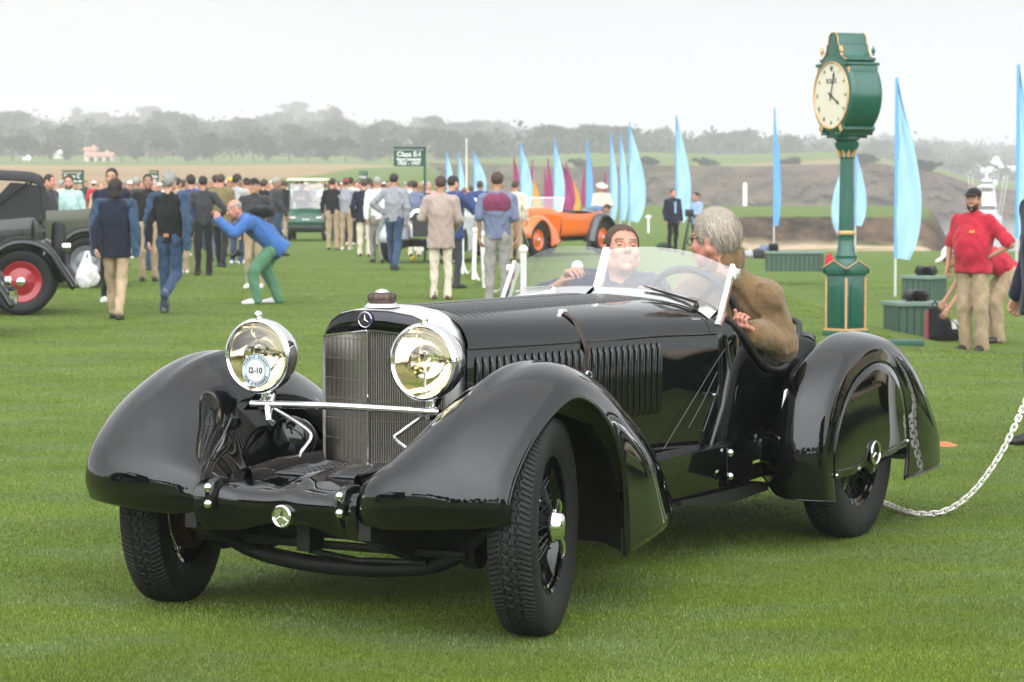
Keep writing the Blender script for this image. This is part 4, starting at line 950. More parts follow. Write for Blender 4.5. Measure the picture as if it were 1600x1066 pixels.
def nets(F, ax):
    S_ = F < 0; nx, ny, nz = F.shape
    acc = np.zeros((nx - 1, ny - 1, nz - 1, 3), np.float32); cnt = np.zeros((nx - 1, ny - 1, nz - 1), np.float32)
    G = np.meshgrid(*[np.arange(n, dtype=np.float32) for n in F.shape], indexing='ij')
    for axis in range(3):
        a = [slice(None)] * 3; b = [slice(None)] * 3; a[axis] = slice(0, -1); b[axis] = slice(1, None)
        fa, fb = F[tuple(a)], F[tuple(b)]; cr = (fa < 0) != (fb < 0)
        I = np.argwhere(cr)
        if len(I) == 0: continue
        va = fa[cr]; vb = fb[cr]; t = va / (va - vb); P = I.astype(np.float32); P[:, axis] += t
        o = [i for i in range(3) if i != axis]
        for d0 in (0, -1):
            for d1 in (0, -1):
                C_ = I.copy(); C_[:, o[0]] += d0; C_[:, o[1]] += d1
                ok = np.all((C_ >= 0) & (C_ < np.array(acc.shape[:3])), 1)
                np.add.at(acc, tuple(C_[ok].T), P[ok]); np.add.at(cnt, tuple(C_[ok].T), 1)
    act = cnt > 0; idx = np.full(act.shape, -1, np.int64); idx[act] = np.arange(act.sum())
    V = acc[act] / cnt[act][:, None]
    W_ = np.stack([ax[i][0] + V[:, i] * (ax[i][1] - ax[i][0]) for i in range(3)], -1)
    Q = []
    for axis in range(3):
        a = [slice(None)] * 3; b = [slice(None)] * 3; a[axis] = slice(0, -1); b[axis] = slice(1, None)
        cr = S_[tuple(a)] != S_[tuple(b)]; I = np.argwhere(cr); o = [(axis + 1) % 3, (axis + 2) % 3]
        ok = np.all((I[:, o] > 0) & (I[:, o] < np.array(act.shape)[o]), 1); I = I[ok]
        ins = S_[tuple(I.T)]; c = []
        for d0, d1 in ((-1, -1), (0, -1), (0, 0), (-1, 0)):
            J = I.copy(); J[:, o[0]] += d0; J[:, o[1]] += d1; c.append(idx[tuple(J.T)])
        q = np.stack(c, -1); q[~ins] = q[~ins][:, ::-1]; Q.append(q)
    return W_, np.concatenate(Q)
def cap_(a, b, ra, rb=None, k=.03, op='u', sc=(1, 1, 1)):
    a, b = v3(*a), v3(*b); rb = ra if rb is None else rb; s = v3(*sc); R_ = max(ra, rb) / min(s)
    def f(X, Y, Z):
        ux, uy, uz = (b - a) * s; L = ux * ux + uy * uy + uz * uz + 1e-9
        px, py, pz = (X - a[0]) * s[0], (Y - a[1]) * s[1], (Z - a[2]) * s[2]
        t = np.clip((px * ux + py * uy + pz * uz) / L, 0, 1)
        return np.sqrt((px - ux * t) ** 2 + (py - uy * t) ** 2 + (pz - uz * t) ** 2) - (ra + (rb - ra) * t)
    return dict(f=f, lo=np.minimum(a, b) - R_, hi=np.maximum(a, b) + R_, k=k, op=op)
def ell_(c, r, k=.03, op='u', rot=None):
    c, r = v3(*c), v3(*r); Rm = np.eye(3) if rot is None else np.array(rot); ext = np.abs(Rm) @ r
    def f(X, Y, Z):
        p = [X - c[0], Y - c[1], Z - c[2]]
        q = [Rm[0, i] * p[0] + Rm[1, i] * p[1] + Rm[2, i] * p[2] for i in range(3)]
        k0 = np.sqrt(sum((q[i] / r[i]) ** 2 for i in range(3))); k1 = np.sqrt(sum((q[i] / r[i] ** 2) ** 2 for i in range(3))) + 1e-9
        return k0 * (k0 - 1) / k1
    return dict(f=f, lo=c - ext, hi=c + ext, k=k, op=op)
def cut_(p, n, k=.006):
    """carve away everything on the side the normal points to"""
    p, n = v3(*p), v3(*n); n = n / np.linalg.norm(n)
    return dict(f=lambda X, Y, Z: -((X - p[0]) * n[0] + (Y - p[1]) * n[1] + (Z - p[2]) * n[2]), lo=p, hi=p, k=k, op='cut')

# ---- heads and hands (templates) -------------------------------------------
def head_prims():
    return [ell_((0, .012, .035), (.077, .097, .086), .02), ell_((0, -.022, -.03), (.064, .076, .088), .03), ell_((0, -.043, -.076), (.046, .048, .038), .025),
        cap_((-.036, -.02, -.07), (-.064, .012, -.04), .026, k=.02), cap_((.036, -.02, -.07), (.064, .012, -.04), .026, k=.02),
        cap_((-.036, -.082, .03), (.036, -.082, .03), .012, k=.014), cap_((-.045, -.072, -.022), (-.04, -.076, -.03), .018, k=.02), cap_((.045, -.072, -.022), (.04, -.076, -.03), .018, k=.02),
        ell_((-.031, -.107, .008), (.017, .018, .011), .01, 'cut2'), ell_((.031, -.107, .008), (.017, .018, .011), .01, 'cut2'),
        cap_((0, -.096, .016), (0, -.116, -.022), .008, .0135, k=.01), cap_((-.011, -.104, -.027), (.011, -.104, -.027), .0085, k=.008),
        cap_((-.019, -.093, -.056), (.019, -.093, -.056), .0075, k=.006, sc=(1, 1, 1.2)), cap_((-.016, -.0925, -.0675), (.016, -.0925, -.0675), .0085, k=.006),
        ell_((0, -.084, -.098), (.02, .014, .016), .015),
        ell_((-.079, .012, -.002), (.009, .019, .031), .008), ell_((.079, .012, -.002), (.009, .019, .031), .008),
        cap_((0, .022, -.05), (0, .036, -.155), .056, .053, k=.03)]
def cranium(grow):
    return ell_((0, .012, .035), (.077 + grow, .097 + grow, .086 + grow), .015)
def head_mesh(h):
    P = head_prims()
    for p in P:
        if p['op'] == 'cut2': p['op'] = 'sub'
    V, Q = vol(P, h, .012)
    c = V[Q].mean(1); mi = np.zeros(len(Q), int)
    lip = (np.abs(c[:, 0]) < .024 - .4 * np.abs(c[:, 2] + .0615)) & (np.abs(c[:, 2] + .0615) < .0095) & (c[:, 1] < -.094); mi[lip] = 1
    bx = np.abs(c[:, 0]); brow = (bx > .013) & (bx < .050) & (np.abs(c[:, 2] - (.0325 - (bx - .03) ** 2 * 6)) < .0036) & (c[:, 1] < -.06); mi[brow] = 2
    return V, Q, mi
HEADS = {'lo': head_mesh(.0062), 'hi': head_mesh(.0030)}
ZL = ([-.10, -.085, -.062, -.050, -.043, -.016, -.008, .034, .042, .062, .12], [.097, .094, .078, .050, -.012, -.022, .030, .030, -.022, -.062, -.068])
def scalp(style, nu=30, nv=18, seed=1):
    """hair as a shell that sinks into the skin along the hairline"""
    t = {'short': .008, 'mid': .013, 'curly': .020, 'crop': .0045, 'long': .013, 'bald': .0035, 'thick': .012}[style]
    C0 = v3(0, .012, .035); Rd = v3(.077, .097, .086); V = []; r = np.random.default_rng(seed)
    for i in range(nu):
        for j in range(nv + 1):
            a = 2 * PI * i / nu; b = PI * j / nv * .97 + .001; u = v3(math.cos(a) * math.sin(b), math.sin(a) * math.sin(b), math.cos(b)); P = C0 + u * Rd
            H = P[2] - np.interp(P[1], *ZL)
            if style == 'long': H = max(H, P[2] + .10 if P[1] > -.03 else -1)
            if style == 'bald': H = min(H, .078 - P[2])
            f = float(sm(-.008, .010, H)); n = 1 + ({'curly': .35, 'mid': .2, 'thick': 0, 'crop': 0}.get(style, .1)) * r.normal()
            top = 1 + (1.1 if style == 'thick' else .5) * max(0, P[2] - .05) / .06
            V.append(P + u * (t * f * n * top - .014 * (1 - f)))
    i = np.arange(nu * (nv + 1)).reshape(nu, nv + 1); k = np.roll(i, -1, 0)
    return np.array(V), np.stack([i[:, :-1], i[:, 1:], k[:, 1:], k[:, :-1]], -1).reshape(-1, 4)
HAIR = {s: scalp(s) for s in ('short', 'mid', 'curly', 'bald')}
def long_hair():
    a = scalp('long'); b = vol([cap_((0, .070, .03), (0, .085, -.085), .060, .046, k=.03), cap_((-.066, .03, .0), (-.058, .06, -.08), .028, k=.03), cap_((.066, .03, .0), (.058, .06, -.08), .028, k=.03)], .009, .012, wr=.003)
    return np.concatenate([a[0], b[0]]), np.concatenate([a[1], b[1] + len(a[0])])
HAIR['long'] = long_hair()
def cap_mesh():
    P = [cranium(.016), cut_((0, 0, .052), (0, .1, -1), .004)]
    V, Q = vol(P, .007, .012)
    V2, Q2 = vol([ell_((0, -.12, .055), (.072, .075, .010), .01), cut_((0, -.085, 0), (0, 1, 0), .004)], .006, .012)
    return np.concatenate([V, V2]), np.concatenate([Q, Q2 + len(V)])
CAPM = cap_mesh()
def beard_mesh():
    P = [ell_((0, -.026, -.034), (.068, .079, .090), .02), ell_((0, -.047, -.082), (.053, .053, .042), .02), cap_((-.07, .005, -.02), (.07, .005, -.02), .02, k=.02), cut_((0, -.03, -.035), (0, -.35, 1), .006), cut_((0, .012, 0), (0, 1, 0), .01), ell_((0, -.11, -.06), (.026, .04, .014), .006, 'sub')]
    return vol(P, .006, .012, wr=.002, wf=140)
BEARD = beard_mesh()
def hand_mesh(curl, h=.0042, spread=.12):
    """wrist at the origin, fingers along -Z, palm towards +X, thumb towards -Y"""
    P = [cap_((0, -.018, -.03), (0, -.024, -.085), .016, .015, k=.012, sc=(1.15, 1, 1)), cap_((0, .006, -.03), (0, .002, -.09), .016, .0145, k=.012, sc=(1.15, 1, 1)), cap_((0, .024, -.035), (0, .026, -.082), .0145, .0135, k=.012, sc=(1.15, 1, 1)), cap_((0, 0, .03), (0, 0, -.03), .026, .022, k=.02, sc=(1.25, 1, 1))]
    for i, (y, L) in enumerate(((-.028, .072), (-.009, .082), (.011, .076), (.030, .060))):
        p = v3(0, y, -.088 + abs(i - 1.3) * .003); a = curl * .75; sp = (i - 1.5) * spread * .5 * (1 - min(1, curl))
        seg = (.46, .31, .23)
        for j, s in enumerate(seg):
            d = v3(math.sin(a), sp, -math.cos(a)); q = p + d * L * s
            P.append(cap_(p, q, .0088 - .0008 * j, .0082 - .0009 * j, k=.0045)); p = q; a += curl * (.95 if j == 0 else .8)
    t0 = v3(.006, -.03, -.03); t1 = t0 + v3(.012 + .012 * curl, -.030 + .010 * curl, -.030); t2 = t1 + v3(.012 * curl + .004, -.008 + .016 * curl, -.030); t3 = t2 + v3(.012 * curl, .004 * curl, -.022 + .004 * curl)
    P += [cap_(t0, t1, .014, .0115, k=.012), cap_(t1, t2, .0105, .0098, k=.006), cap_(t2, t3, .0098, .0082, k=.005)]
    return vol(P, h, .01)
HANDS = {'open': hand_mesh(.35), 'grip': hand_mesh(1.25), 'soft': hand_mesh(.7)}
HANDS_HI = {'grip': hand_mesh(1.2, .0030), 'soft': hand_mesh(.75, .0030), 'open': hand_mesh(.3, .0030)}

SKIN = {n: M('skin_' + n, c, .5, spec=.4, var=.07, scale=25) for n, c in (('fair', (.50, .27, .19)), ('tan', (.40, .21, .135)), ('ruddy', (.52, .23, .165)), ('olive', (.32, .17, .11)), ('warm', (.47, .24, .165)))}
LIP = M('lips', (.40, .15, .12), .45, var=.05)
HAIRM = {n: M('hair_' + n, c, .55, spec=.4, var=.35, scale=160, bump=.6, bscale=420) for n, c in (('dark', (.022, .015, .012)), ('brown', (.060, .034, .020)), ('grey', (.30, .29, .27)), ('blond', (.30, .20, .10)), ('silver', (.50, .455, .385)))}
EYEW = M('eye_white', (.36, .33, .31), .25, var=0); EYED = M('iris_dark', (.03, .02, .015), .15, var=0)
SHOE = {n: M('shoe_' + n, c, .5, var=.1) for n, c in (('black', (.012, .012, .012)), ('brown', (.08, .04, .02)), ('white', (.70, .70, .68)), ('grey', (.12, .12, .12)))}

POSE = dict(ank_l=(.10, .03, .08), ank_r=(-.10, .03, .08), knee_l=(.098, -.015, .49), knee_r=(-.098, -.015, .49), hip_l=(.088, 0, .91), hip_r=(-.088, 0, .91), pelvis=(0, 0, .96), belly=(0, -.01, 1.12), chest=(0, 0, 1.31),
    sh_l=(.180, .012, 1.425), sh_r=(-.180, .012, 1.425), neck=(0, .02, 1.48), head=(0, -.012, 1.652), el_l=(.245, .035, 1.15), el_r=(-.245, .035, 1.15), wr_l=(.255, -.05, .91), wr_r=(-.255, -.05, .91),
    toe_l=(.12, -.15, 0), toe_r=(-.12, -.15, 0), head_rot=(0, 0, 0), hand_l='soft', hand_r='soft', roll_l=0, roll_r=0)
def mk(**kw):
    p = dict(POSE); p.update(kw); return p
def frame_of(d, side, roll, sg):
    z = -Vector(d).normalized(); x = Vector((-sg * 1.0, 0, 0)); x = (x - z * x.dot(z))
    if x.length < .1: x = Vector((0, 1, 0)); x = x - z * x.dot(z)
    x.normalize(); y = z.cross(x)
    m = Matrix((x, y, z)).transposed(); return Matrix.Rotation(roll, 3, z) @ m
def rest_body(p, wide=1.0, h=.02):
    P = []
    for s in 'lr':
        P += [cap_(p['hip_' + s], p['knee_' + s], .072, .052, .03), cap_(p['knee_' + s], p['ank_' + s], .050, .036, .02), cap_(p['sh_' + s], p['el_' + s], .046, .038, .02), cap_(p['el_' + s], p['wr_' + s], .038, .026, .02)]
    P += [cap_(p['pelvis'], p['belly'], .10, .095, .04), cap_(p['belly'], p['chest'], .095, .105, .04), cap_(p['sh_l'], p['sh_r'], .05, k=.05), cap_(p['chest'], p['neck'], .07, .056, .03), cap_(p['neck'], v3(*p['head']) + v3(0, .02, -.06), .056, .054, .02)]
    return vol(P, h, .02)
def torso_prims(p, grow=.012, wide=1.0, belly=0.0):
    pel, bel, ch = v3(*p['pelvis']), v3(*p['belly']), v3(*p['chest']); up = v3(*p['neck']) - pel; up /= np.linalg.norm(up)
    rt = v3(*p['sh_l']) - v3(*p['sh_r']); rt -= up * rt.dot(up); rt /= np.linalg.norm(rt); bk = np.cross(up, rt); Rm = np.stack([rt, bk, up], 1); g = grow
    P = [ell_(ch, ((.165 + g) * wide, .112 + g, .17), .05, rot=Rm), ell_(bel - bk * belly * .9 + up * .02, ((.142 + g) * wide + belly * .4, .105 + g + belly * .7, .19 + belly * .5), .08, rot=Rm), ell_(pel, ((.155 + g) * wide, .115 + g, .13), .05, rot=Rm),
         cap_(p['sh_l'], p['sh_r'], .058 + g, k=.06), cap_(ch, p['neck'], .075 + g, .062, .04)]
    return P, Rm
def tube_(o, Rm, z0, z1, ra, rb, flat=.66, k=.05):
    o = v3(*o); Rm = np.array(Rm)
    def f(X, Y, Z):
        p = [X - o[0], Y - o[1], Z - o[2]]; q = [Rm[0, i] * p[0] + Rm[1, i] * p[1] + Rm[2, i] * p[2] for i in range(3)]
        t = np.clip((q[2] - z0) / (z1 - z0), 0, 1); r = ra + (rb - ra) * t; dz = q[2] - (z0 + (z1 - z0) * t); w = np.sqrt(q[0] ** 2 + (q[1] / flat) ** 2)
        return (np.sqrt(w * w + dz * dz) - r) * .8
    a, b = o + Rm[:, 2] * z0, o + Rm[:, 2] * z1; m = max(ra, rb); return dict(f=f, lo=np.minimum(a, b) - m, hi=np.maximum(a, b) + m, k=k, op='u')
def top_mesh(p, sleeve=1.0, grow=.012, hem=None, coat=False, wide=1.0, belly=0.0, h=.015, seed=0, collar=True, wr=.0095, extra=()):
    P, Rm = torso_prims(p, grow, wide, belly); pel = v3(*p['pelvis']); up = Rm[:, 2]
    L = float((v3(*p['chest']) - pel) @ up)
    if coat: P[2:3] = [tube_(pel, Rm, L * .9, -.22, (.152 + grow) * wide, (.184 + grow) * wide, .72)]
    else: P[2:3] = [tube_(pel, Rm, L * .8, -.10, (.146 + grow) * wide + belly * .5, (.150 + grow) * wide + belly * .45, .68)]
    for s in 'lr': P.append(cap_(v3(*p['neck']) + up * .01, v3(*p['sh_' + s]), .045, .05, .05))
    for s in 'lr':
        a, b, c = v3(*p['sh_' + s]), v3(*p['el_' + s]), v3(*p['wr_' + s])
        if sleeve > .9: P += [cap_(a, b, .058 + grow, .046 + grow, .03), cap_(b, b + (c - b) * .97 * min(1, sleeve), .045 + grow, .034 + grow, .02)]
        else: P += [cap_(a, a + (b - a) * sleeve * 1.15, .060 + grow, .056 + grow, .03)]
    if collar:
        n = v3(*p['neck']) + up * .005
        for k in range(8):
            a0, a1 = k * PI / 4, (k + 1) * PI / 4
            P.append(cap_(n + (Rm[:, 0] * math.cos(a0) + Rm[:, 1] * math.sin(a0)) * .062, n + (Rm[:, 0] * math.cos(a1) + Rm[:, 1] * math.sin(a1)) * .062, .016, k=.015))
    P += [cap_(*e) for e in extra]
    wr = wr * .65 if coat else wr
    hz = hem if hem is not None else (.17 if coat else .06)
    P.append(cut_(pel - up * hz, -up, .006))
    return vol(P, h, .02, wr=wr, seed=seed)
def trouser_mesh(p, grow=.006, h=.015, short=False, seed=0, wide=1.0, belly=0.0, straight=1.0):
    P = [ell_(p['pelvis'], (.146 * wide + grow, .108 + grow + belly * .4, .12), .04)]
    for s in 'lr':
        hp, kn, an = v3(*p['hip_' + s]), v3(*p['knee_' + s]), v3(*p['ank_' + s])
        P.append(cap_(hp, kn, .088 * wide ** .5 + grow, .060 * straight + grow, .03))
        if not short: P.append(cap_(kn, an + (an - kn) / np.linalg.norm(an - kn) * .035, .058 * straight + grow, .046 * straight + grow, .02))
    P.append(cut_(v3(*p['pelvis']) + v3(0, 0, .09), (0, 0, 1), .006))
    if not short: P.append(cut_((0, 0, .012), (0, 0, -1), .004))
    return vol(P, h, .02, wr=.011, seed=seed + 3, wf=15)
def shoe_mesh(p, s):
    a, t = v3(*p['ank_' + s]), v3(*p['toe_' + s]); b = v3(a[0], a[1], 0) if a[2] < .14 else a - v3(0, 0, .08)
    d = t - b; d /= np.linalg.norm(d); zb = min(b[2], t[2])
    P = [cap_(b - d * .03 + v3(0, 0, .035), b + d * .09 + v3(0, 0, .035), .04, .042, .02), cap_(b + d * .09 + v3(0, 0, .03), t + v3(0, 0, .022), .042, .030, .02), cap_(b + v3(0, 0, .04), a + v3(0, 0, .02), .042, .042, .02)]
    if a[2] < .14: P.append(cut_((0, 0, .003), (0, 0, -1), .003))
    return vol(P, .011, .015)
def place_head(p, tpl):
    V, Q, mi = HEADS[tpl]; Rm = Euler(p['head_rot'], 'XYZ').to_matrix(); return V @ np.array(Rm).T + v3(*p['head']), Q, mi, Rm
def xf(VQ, Rm, c, s=1.0):
    V, Q = VQ; return (V * s) @ np.array(Rm).T + v3(*c), Q
def stack(L):
    V = []; Q = []; M_ = []; b = 0
    for v, q, m in L: V.append(v); Q.append(q + b); M_.append(np.full(len(q), m) if np.isscalar(m) else m); b += len(v)
    return np.concatenate(V), np.concatenate(Q), np.concatenate(M_)
_cache = {}
def person(label, loc, yaw, pose=None, height=1.78, skin='fair', hair='short', hairc='brown', top=None, topm=None, tr=None, trm=None, shoe='black', hat=None, hatm=None, beard=False, group=None, key=None, res='lo', wide=1.0, belly=0.0, legs=True, cell=.015, eyes=False):
    """yaw 0 looks towards the camera; the pose is given in a 1.78 m figure"""
    p = pose or POSE; top = top or {}; tr = tr or {}
    o = thing('person', label, 'person', loc, yaw, group); s = height / 1.78; o.scale = (s, s, s)
    hm = HAIRM[hairc]
    def part(nm, fn, mats, mi=None, ck=None, sub=None):
        k = (key, nm, ck)
        if key is None or k not in _cache:
            r = fn(); V, Q = r[0], r[1]; mi_ = r[2] if len(r) > 2 else None
            ob = np_mesh(nm, V, Q, mats, o, True, mi_)
            if key is not None: _cache[k] = ob.data
        else: ob = link_mesh(nm, _cache[k], o)
        for i, m in enumerate(mats):
            ob.material_slots[i].link = 'OBJECT'; ob.material_slots[i].material = m
        return ob
    _, _, _, HR = place_head(p, res)
    def body():
        L = []; B = rest_body(p, h=.022); L.append((*B, 0)); V, Q, mi, _ = place_head(p, res); L.append((V, Q, mi))
        for sd, sg in (('l', 1), ('r', -1)):
            w = v3(*p['wr_' + sd]); d = w - v3(*p['el_' + sd]); d = d if ('hd_' + sd) not in p else v3(*p['hd_' + sd])
            Hm = (HANDS_HI if res == 'hi' else HANDS)[p['hand_' + sd]]; Fm = np.array(frame_of(d, sd, p['roll_' + sd], sg)); V, Q = Hm
            if sg < 0: V = V * np.array([1, 1, 1])
            V = V * np.array([1, 1 if sg > 0 else -1, 1])           # thumb forward on either side
            if sg < 0: Q = Q[:, ::-1]
            if sg < 0: V = V * np.array([1, -1, 1]) * np.array([1, -1, 1])
            L.append((V @ Fm.T + w, Q, 0))
        return stack(L)
    part('body', body, [SKIN[skin], LIP if res == 'hi' else SKIN[skin], M('brow_soft', (.15, .085, .055), .6) if res == 'hi' else hm])
    tk = tuple(sorted((k, str(v)) for k, v in top.items()))
    if topm: part('jacket' if top.get('coat') else 'shirt', lambda: top_mesh(p, wide=wide, belly=belly, h=cell, **top), [topm], ck=tk)
    if trm and legs: part('trousers', lambda: trouser_mesh(p, wide=wide, belly=belly, h=cell, **tr), [trm], ck=str(tr))
    if legs:
        for sd in 'lr': part('shoe', lambda: shoe_mesh(p, sd), [SHOE[shoe]], ck=sd)
    hs = hair if hair in HAIR else 'short'
    if hair != 'none': part('hair', lambda: xf(HAIR[hs], HR, p['head']), [hm], ck=hs)
    if beard: part('beard', lambda: xf(BEARD, HR, p['head']), [hm], ck='b')
    if hat == 'cap': part('cap', lambda: xf(CAPM, HR, p['head']), [hatm], ck='c')
    if hat == 'brim':
        def brim():
            V, Q = vol([cranium(.018), cut_((0, 0, .05), (0, 0, -1), .004), ell_((0, .01, .052), (.165, .185, .012), .012)], .008, .012); return xf((V, Q), HR, p['head'])
        part('hat', brim, [hatm], ck='h')
    if eyes:
        for sg in (1, -1):
            c = HR @ Vector((sg * .031, -.0785, .008)) + Vector(p['head'])
            m = MB(); m.ball((0, 0, 0), .0125, 16, 10); e = m.build('eye', EYEW, o); e.location = c
            m = MB(); m.ball((0, 0, 0), (.0065, .0024, .0065), 12, 8); q = m.build('iris', EYED, e); q.location = HR @ Vector((0, -.0102, -.001)); q.rotation_euler = HR.to_euler()
    return o
C_ = {n: cloth('cloth_' + n, c) for n, c in dict(navy=(.010, .013, .028), black=(.010, .010, .011), charcoal=(.035, .036, .04), grey=(.26, .27, .30), lightgrey=(.36, .36, .37), taupe=(.36, .285, .25), cream=(.60, .53, .42), khaki=(.34, .255, .16), olive=(.17, .135, .06), denim=(.030, .058, .115), paledenim=(.10, .15, .24), blue=(.045, .125, .34), skyblue=(.25, .36, .58), green=(.085, .20, .115), maroon=(.17, .035, .075), slate=(.14, .165, .255), white=(.72, .71, .69), red=(.42, .018, .040), mint=(.42, .62, .58), brown=(.22, .135, .065), royal=(.03, .05, .15), tan=(.40, .30, .19), greyslack=(.25, .24, .22), drape=(.035, .075, .135), pink=(.55, .33, .30), yellow=(.65, .38, .03), wine=(.12, .02, .03), dkgreen=(.02, .05, .03)).items()}
ST = dict(coat=False); JK = dict(coat=True, grow=.020); POLO = dict(sleeve=.75, grow=.016)
WALK_L = mk(ank_l=(.07, -.16, .08), toe_l=(.09, -.34, .0), knee_l=(.085, -.14, .49), ank_r=(-.07, .26, .13), toe_r=(-.09, .10, .01), knee_r=(-.085, .03, .485), wr_l=(.24, .10, .92), el_l=(.245, .09, 1.15), wr_r=(-.25, -.14, .93), el_r=(-.25, .0, 1.15))
HIPS = mk(el_r=(-.40, .09, 1.17), wr_r=(-.20, -.02, 1.0), el_l=(.27, .05, 1.15), wr_l=(.24, -.05, .92))
def gz(x, y): return float(ground_z(x, y))
def stand_at(px, py):
    """the spot of ground seen at this place of the photograph"""
    q = ground_pt(px, py)
    for _ in range(6): q = ground_pt(px, py, gz(q.x, q.y))
    return (q.x, q.y, gz(q.x, q.y))
def at_depth(px, d): x = (px - 800) / FPX * d; return (x, d, gz(x, d))
# ---------------------------------------------------------------- driver and passenger
def car_pt(x, y, z):
    c, s = math.cos(FWA), math.sin(FWA); return Vector((-.60675 + x * c - y * s, 9.63908 + x * s + y * c, z))
def seat_person(label, yaw_car, origin, joints, **kw):
    """joints in the car's frame are turned into the person's own frame"""
    base = car_pt(*origin); yaw = FWA + PI / 2 + yaw_car; inv = Matrix.Rotation(-yaw, 4, 'Z') @ Matrix.Translation(-base)
    p = mk(**{k: tuple(inv @ car_pt(*v)) for k, v in joints.items() if len(v) == 3 and not k.startswith(('head_rot', 'hd_'))})
    for k, v in joints.items():
        if k.startswith('hd_'): p[k] = tuple((inv.to_3x3() @ (car_pt(*v) - car_pt(0, 0, 0))))
    p.update(kw.pop('extra', {}))
    return person(label, base, yaw, p, **kw), p
def strands(HR, c, n, length, width, comb, seed, allow, lift=.25):
    """combed hair: thin tapering strips rooted on the scalp"""
    r = np.random.default_rng(seed); C0 = v3(0, .012, .035); Rd = v3(.078, .098, .087); V = []; 
    u = r.normal(size=(n * 4, 3)); u /= np.linalg.norm(u, axis=1)[:, None]; P = C0 + u * Rd; ok = allow(P); P = P[ok][:n]; nn = (P - C0) / Rd ** 2; nn /= np.linalg.norm(nn, axis=1)[:, None]
    D = comb(P) + r.normal(0, .22, P.shape); D -= nn * (D * nn).sum(1)[:, None]; D /= np.linalg.norm(D, axis=1)[:, None] + 1e-9
    L = length(P) * r.uniform(.65, 1.15, len(P)); S_ = np.cross(D, nn); S_ /= np.linalg.norm(S_, axis=1)[:, None]; pts = [P]; q = P; d = D + nn * lift; m = 5
    for i in range(m):
        d = d / np.linalg.norm(d, axis=1)[:, None]; q = q + d * (L / m)[:, None]
        k = np.sqrt((((q - C0) / (Rd + .004)) ** 2).sum(1)); q = np.where((k < 1)[:, None], C0 + (q - C0) / np.maximum(k, .05)[:, None], q); pts.append(q)
        nq = (q - C0) / Rd ** 2; nq /= np.linalg.norm(nq, axis=1)[:, None]; d = d - nq * (.30 * lift + .12) + v3(0, 0, -.10)
    w = width * r.uniform(.6, 1.2, len(P)); b = np.arange(len(P))[:, None] * (2 * (m + 1)); rows = []
    for i, p in enumerate(pts):
        ww = (w * (1 - .7 * (i / m) ** 2))[:, None]; rows += [p - S_ * ww, p + S_ * ww]
    V = np.stack(rows, 1).reshape(-1, 3); Q = np.concatenate([b + np.array([[2 * i, 2 * i + 1, 2 * i + 3, 2 * i + 2]]) for i in range(m)])
    return V @ np.array(HR).T + v3(*c), Q
def knit_mat():
    m = M('brown_knit', (.185, .120, .059), .92, spec=.1, var=.2, scale=26, sheen=.25); N = m.node_tree.nodes; L = m.node_tree.links
    tc = N.new('ShaderNodeTexCoord'); w = N.new('ShaderNodeTexWave'); w.wave_type = 'BANDS'; w.bands_direction = 'DIAGONAL'; w.inputs['Scale'].default_value = 120; w.inputs['Distortion'].default_value = .8; w.inputs['Detail'].default_value = 2
    n = N.new('ShaderNodeTexNoise'); n.inputs['Scale'].default_value = 17; n.inputs['Detail'].default_value = 3
    for q in (w, n): L.new(tc.outputs['Object'], q.inputs['Vector'])
    b1 = N.new('ShaderNodeBump'); b1.inputs['Strength'].default_value = .3; b1.inputs['Distance'].default_value = .004; L.new(w.outputs[1], b1.inputs['Height'])
    b2 = N.new('ShaderNodeBump'); b2.inputs['Strength'].default_value = .5; b2.inputs['Distance'].default_value = .03; L.new(n.outputs[0], b2.inputs['Height']); L.new(b1.outputs[0], b2.inputs['Normal']); L.new(b2.outputs[0], N['Principled BSDF'].inputs['Normal']); return m
def strand_mat(name, a, b):
    m = M(name, a, .5, spec=.4, var=0); N = m.node_tree.nodes; L = m.node_tree.links; g = N.new('ShaderNodeNewGeometry'); rp = N.new('ShaderNodeValToRGB'); e = rp.color_ramp.elements
    e[0].color = (*a, 1); e[1].color = (*b, 1); L.new(g.outputs['Random Per Island'], rp.inputs[0]); L.new(rp.outputs[0], N['Principled BSDF'].inputs['Base Color']); return m
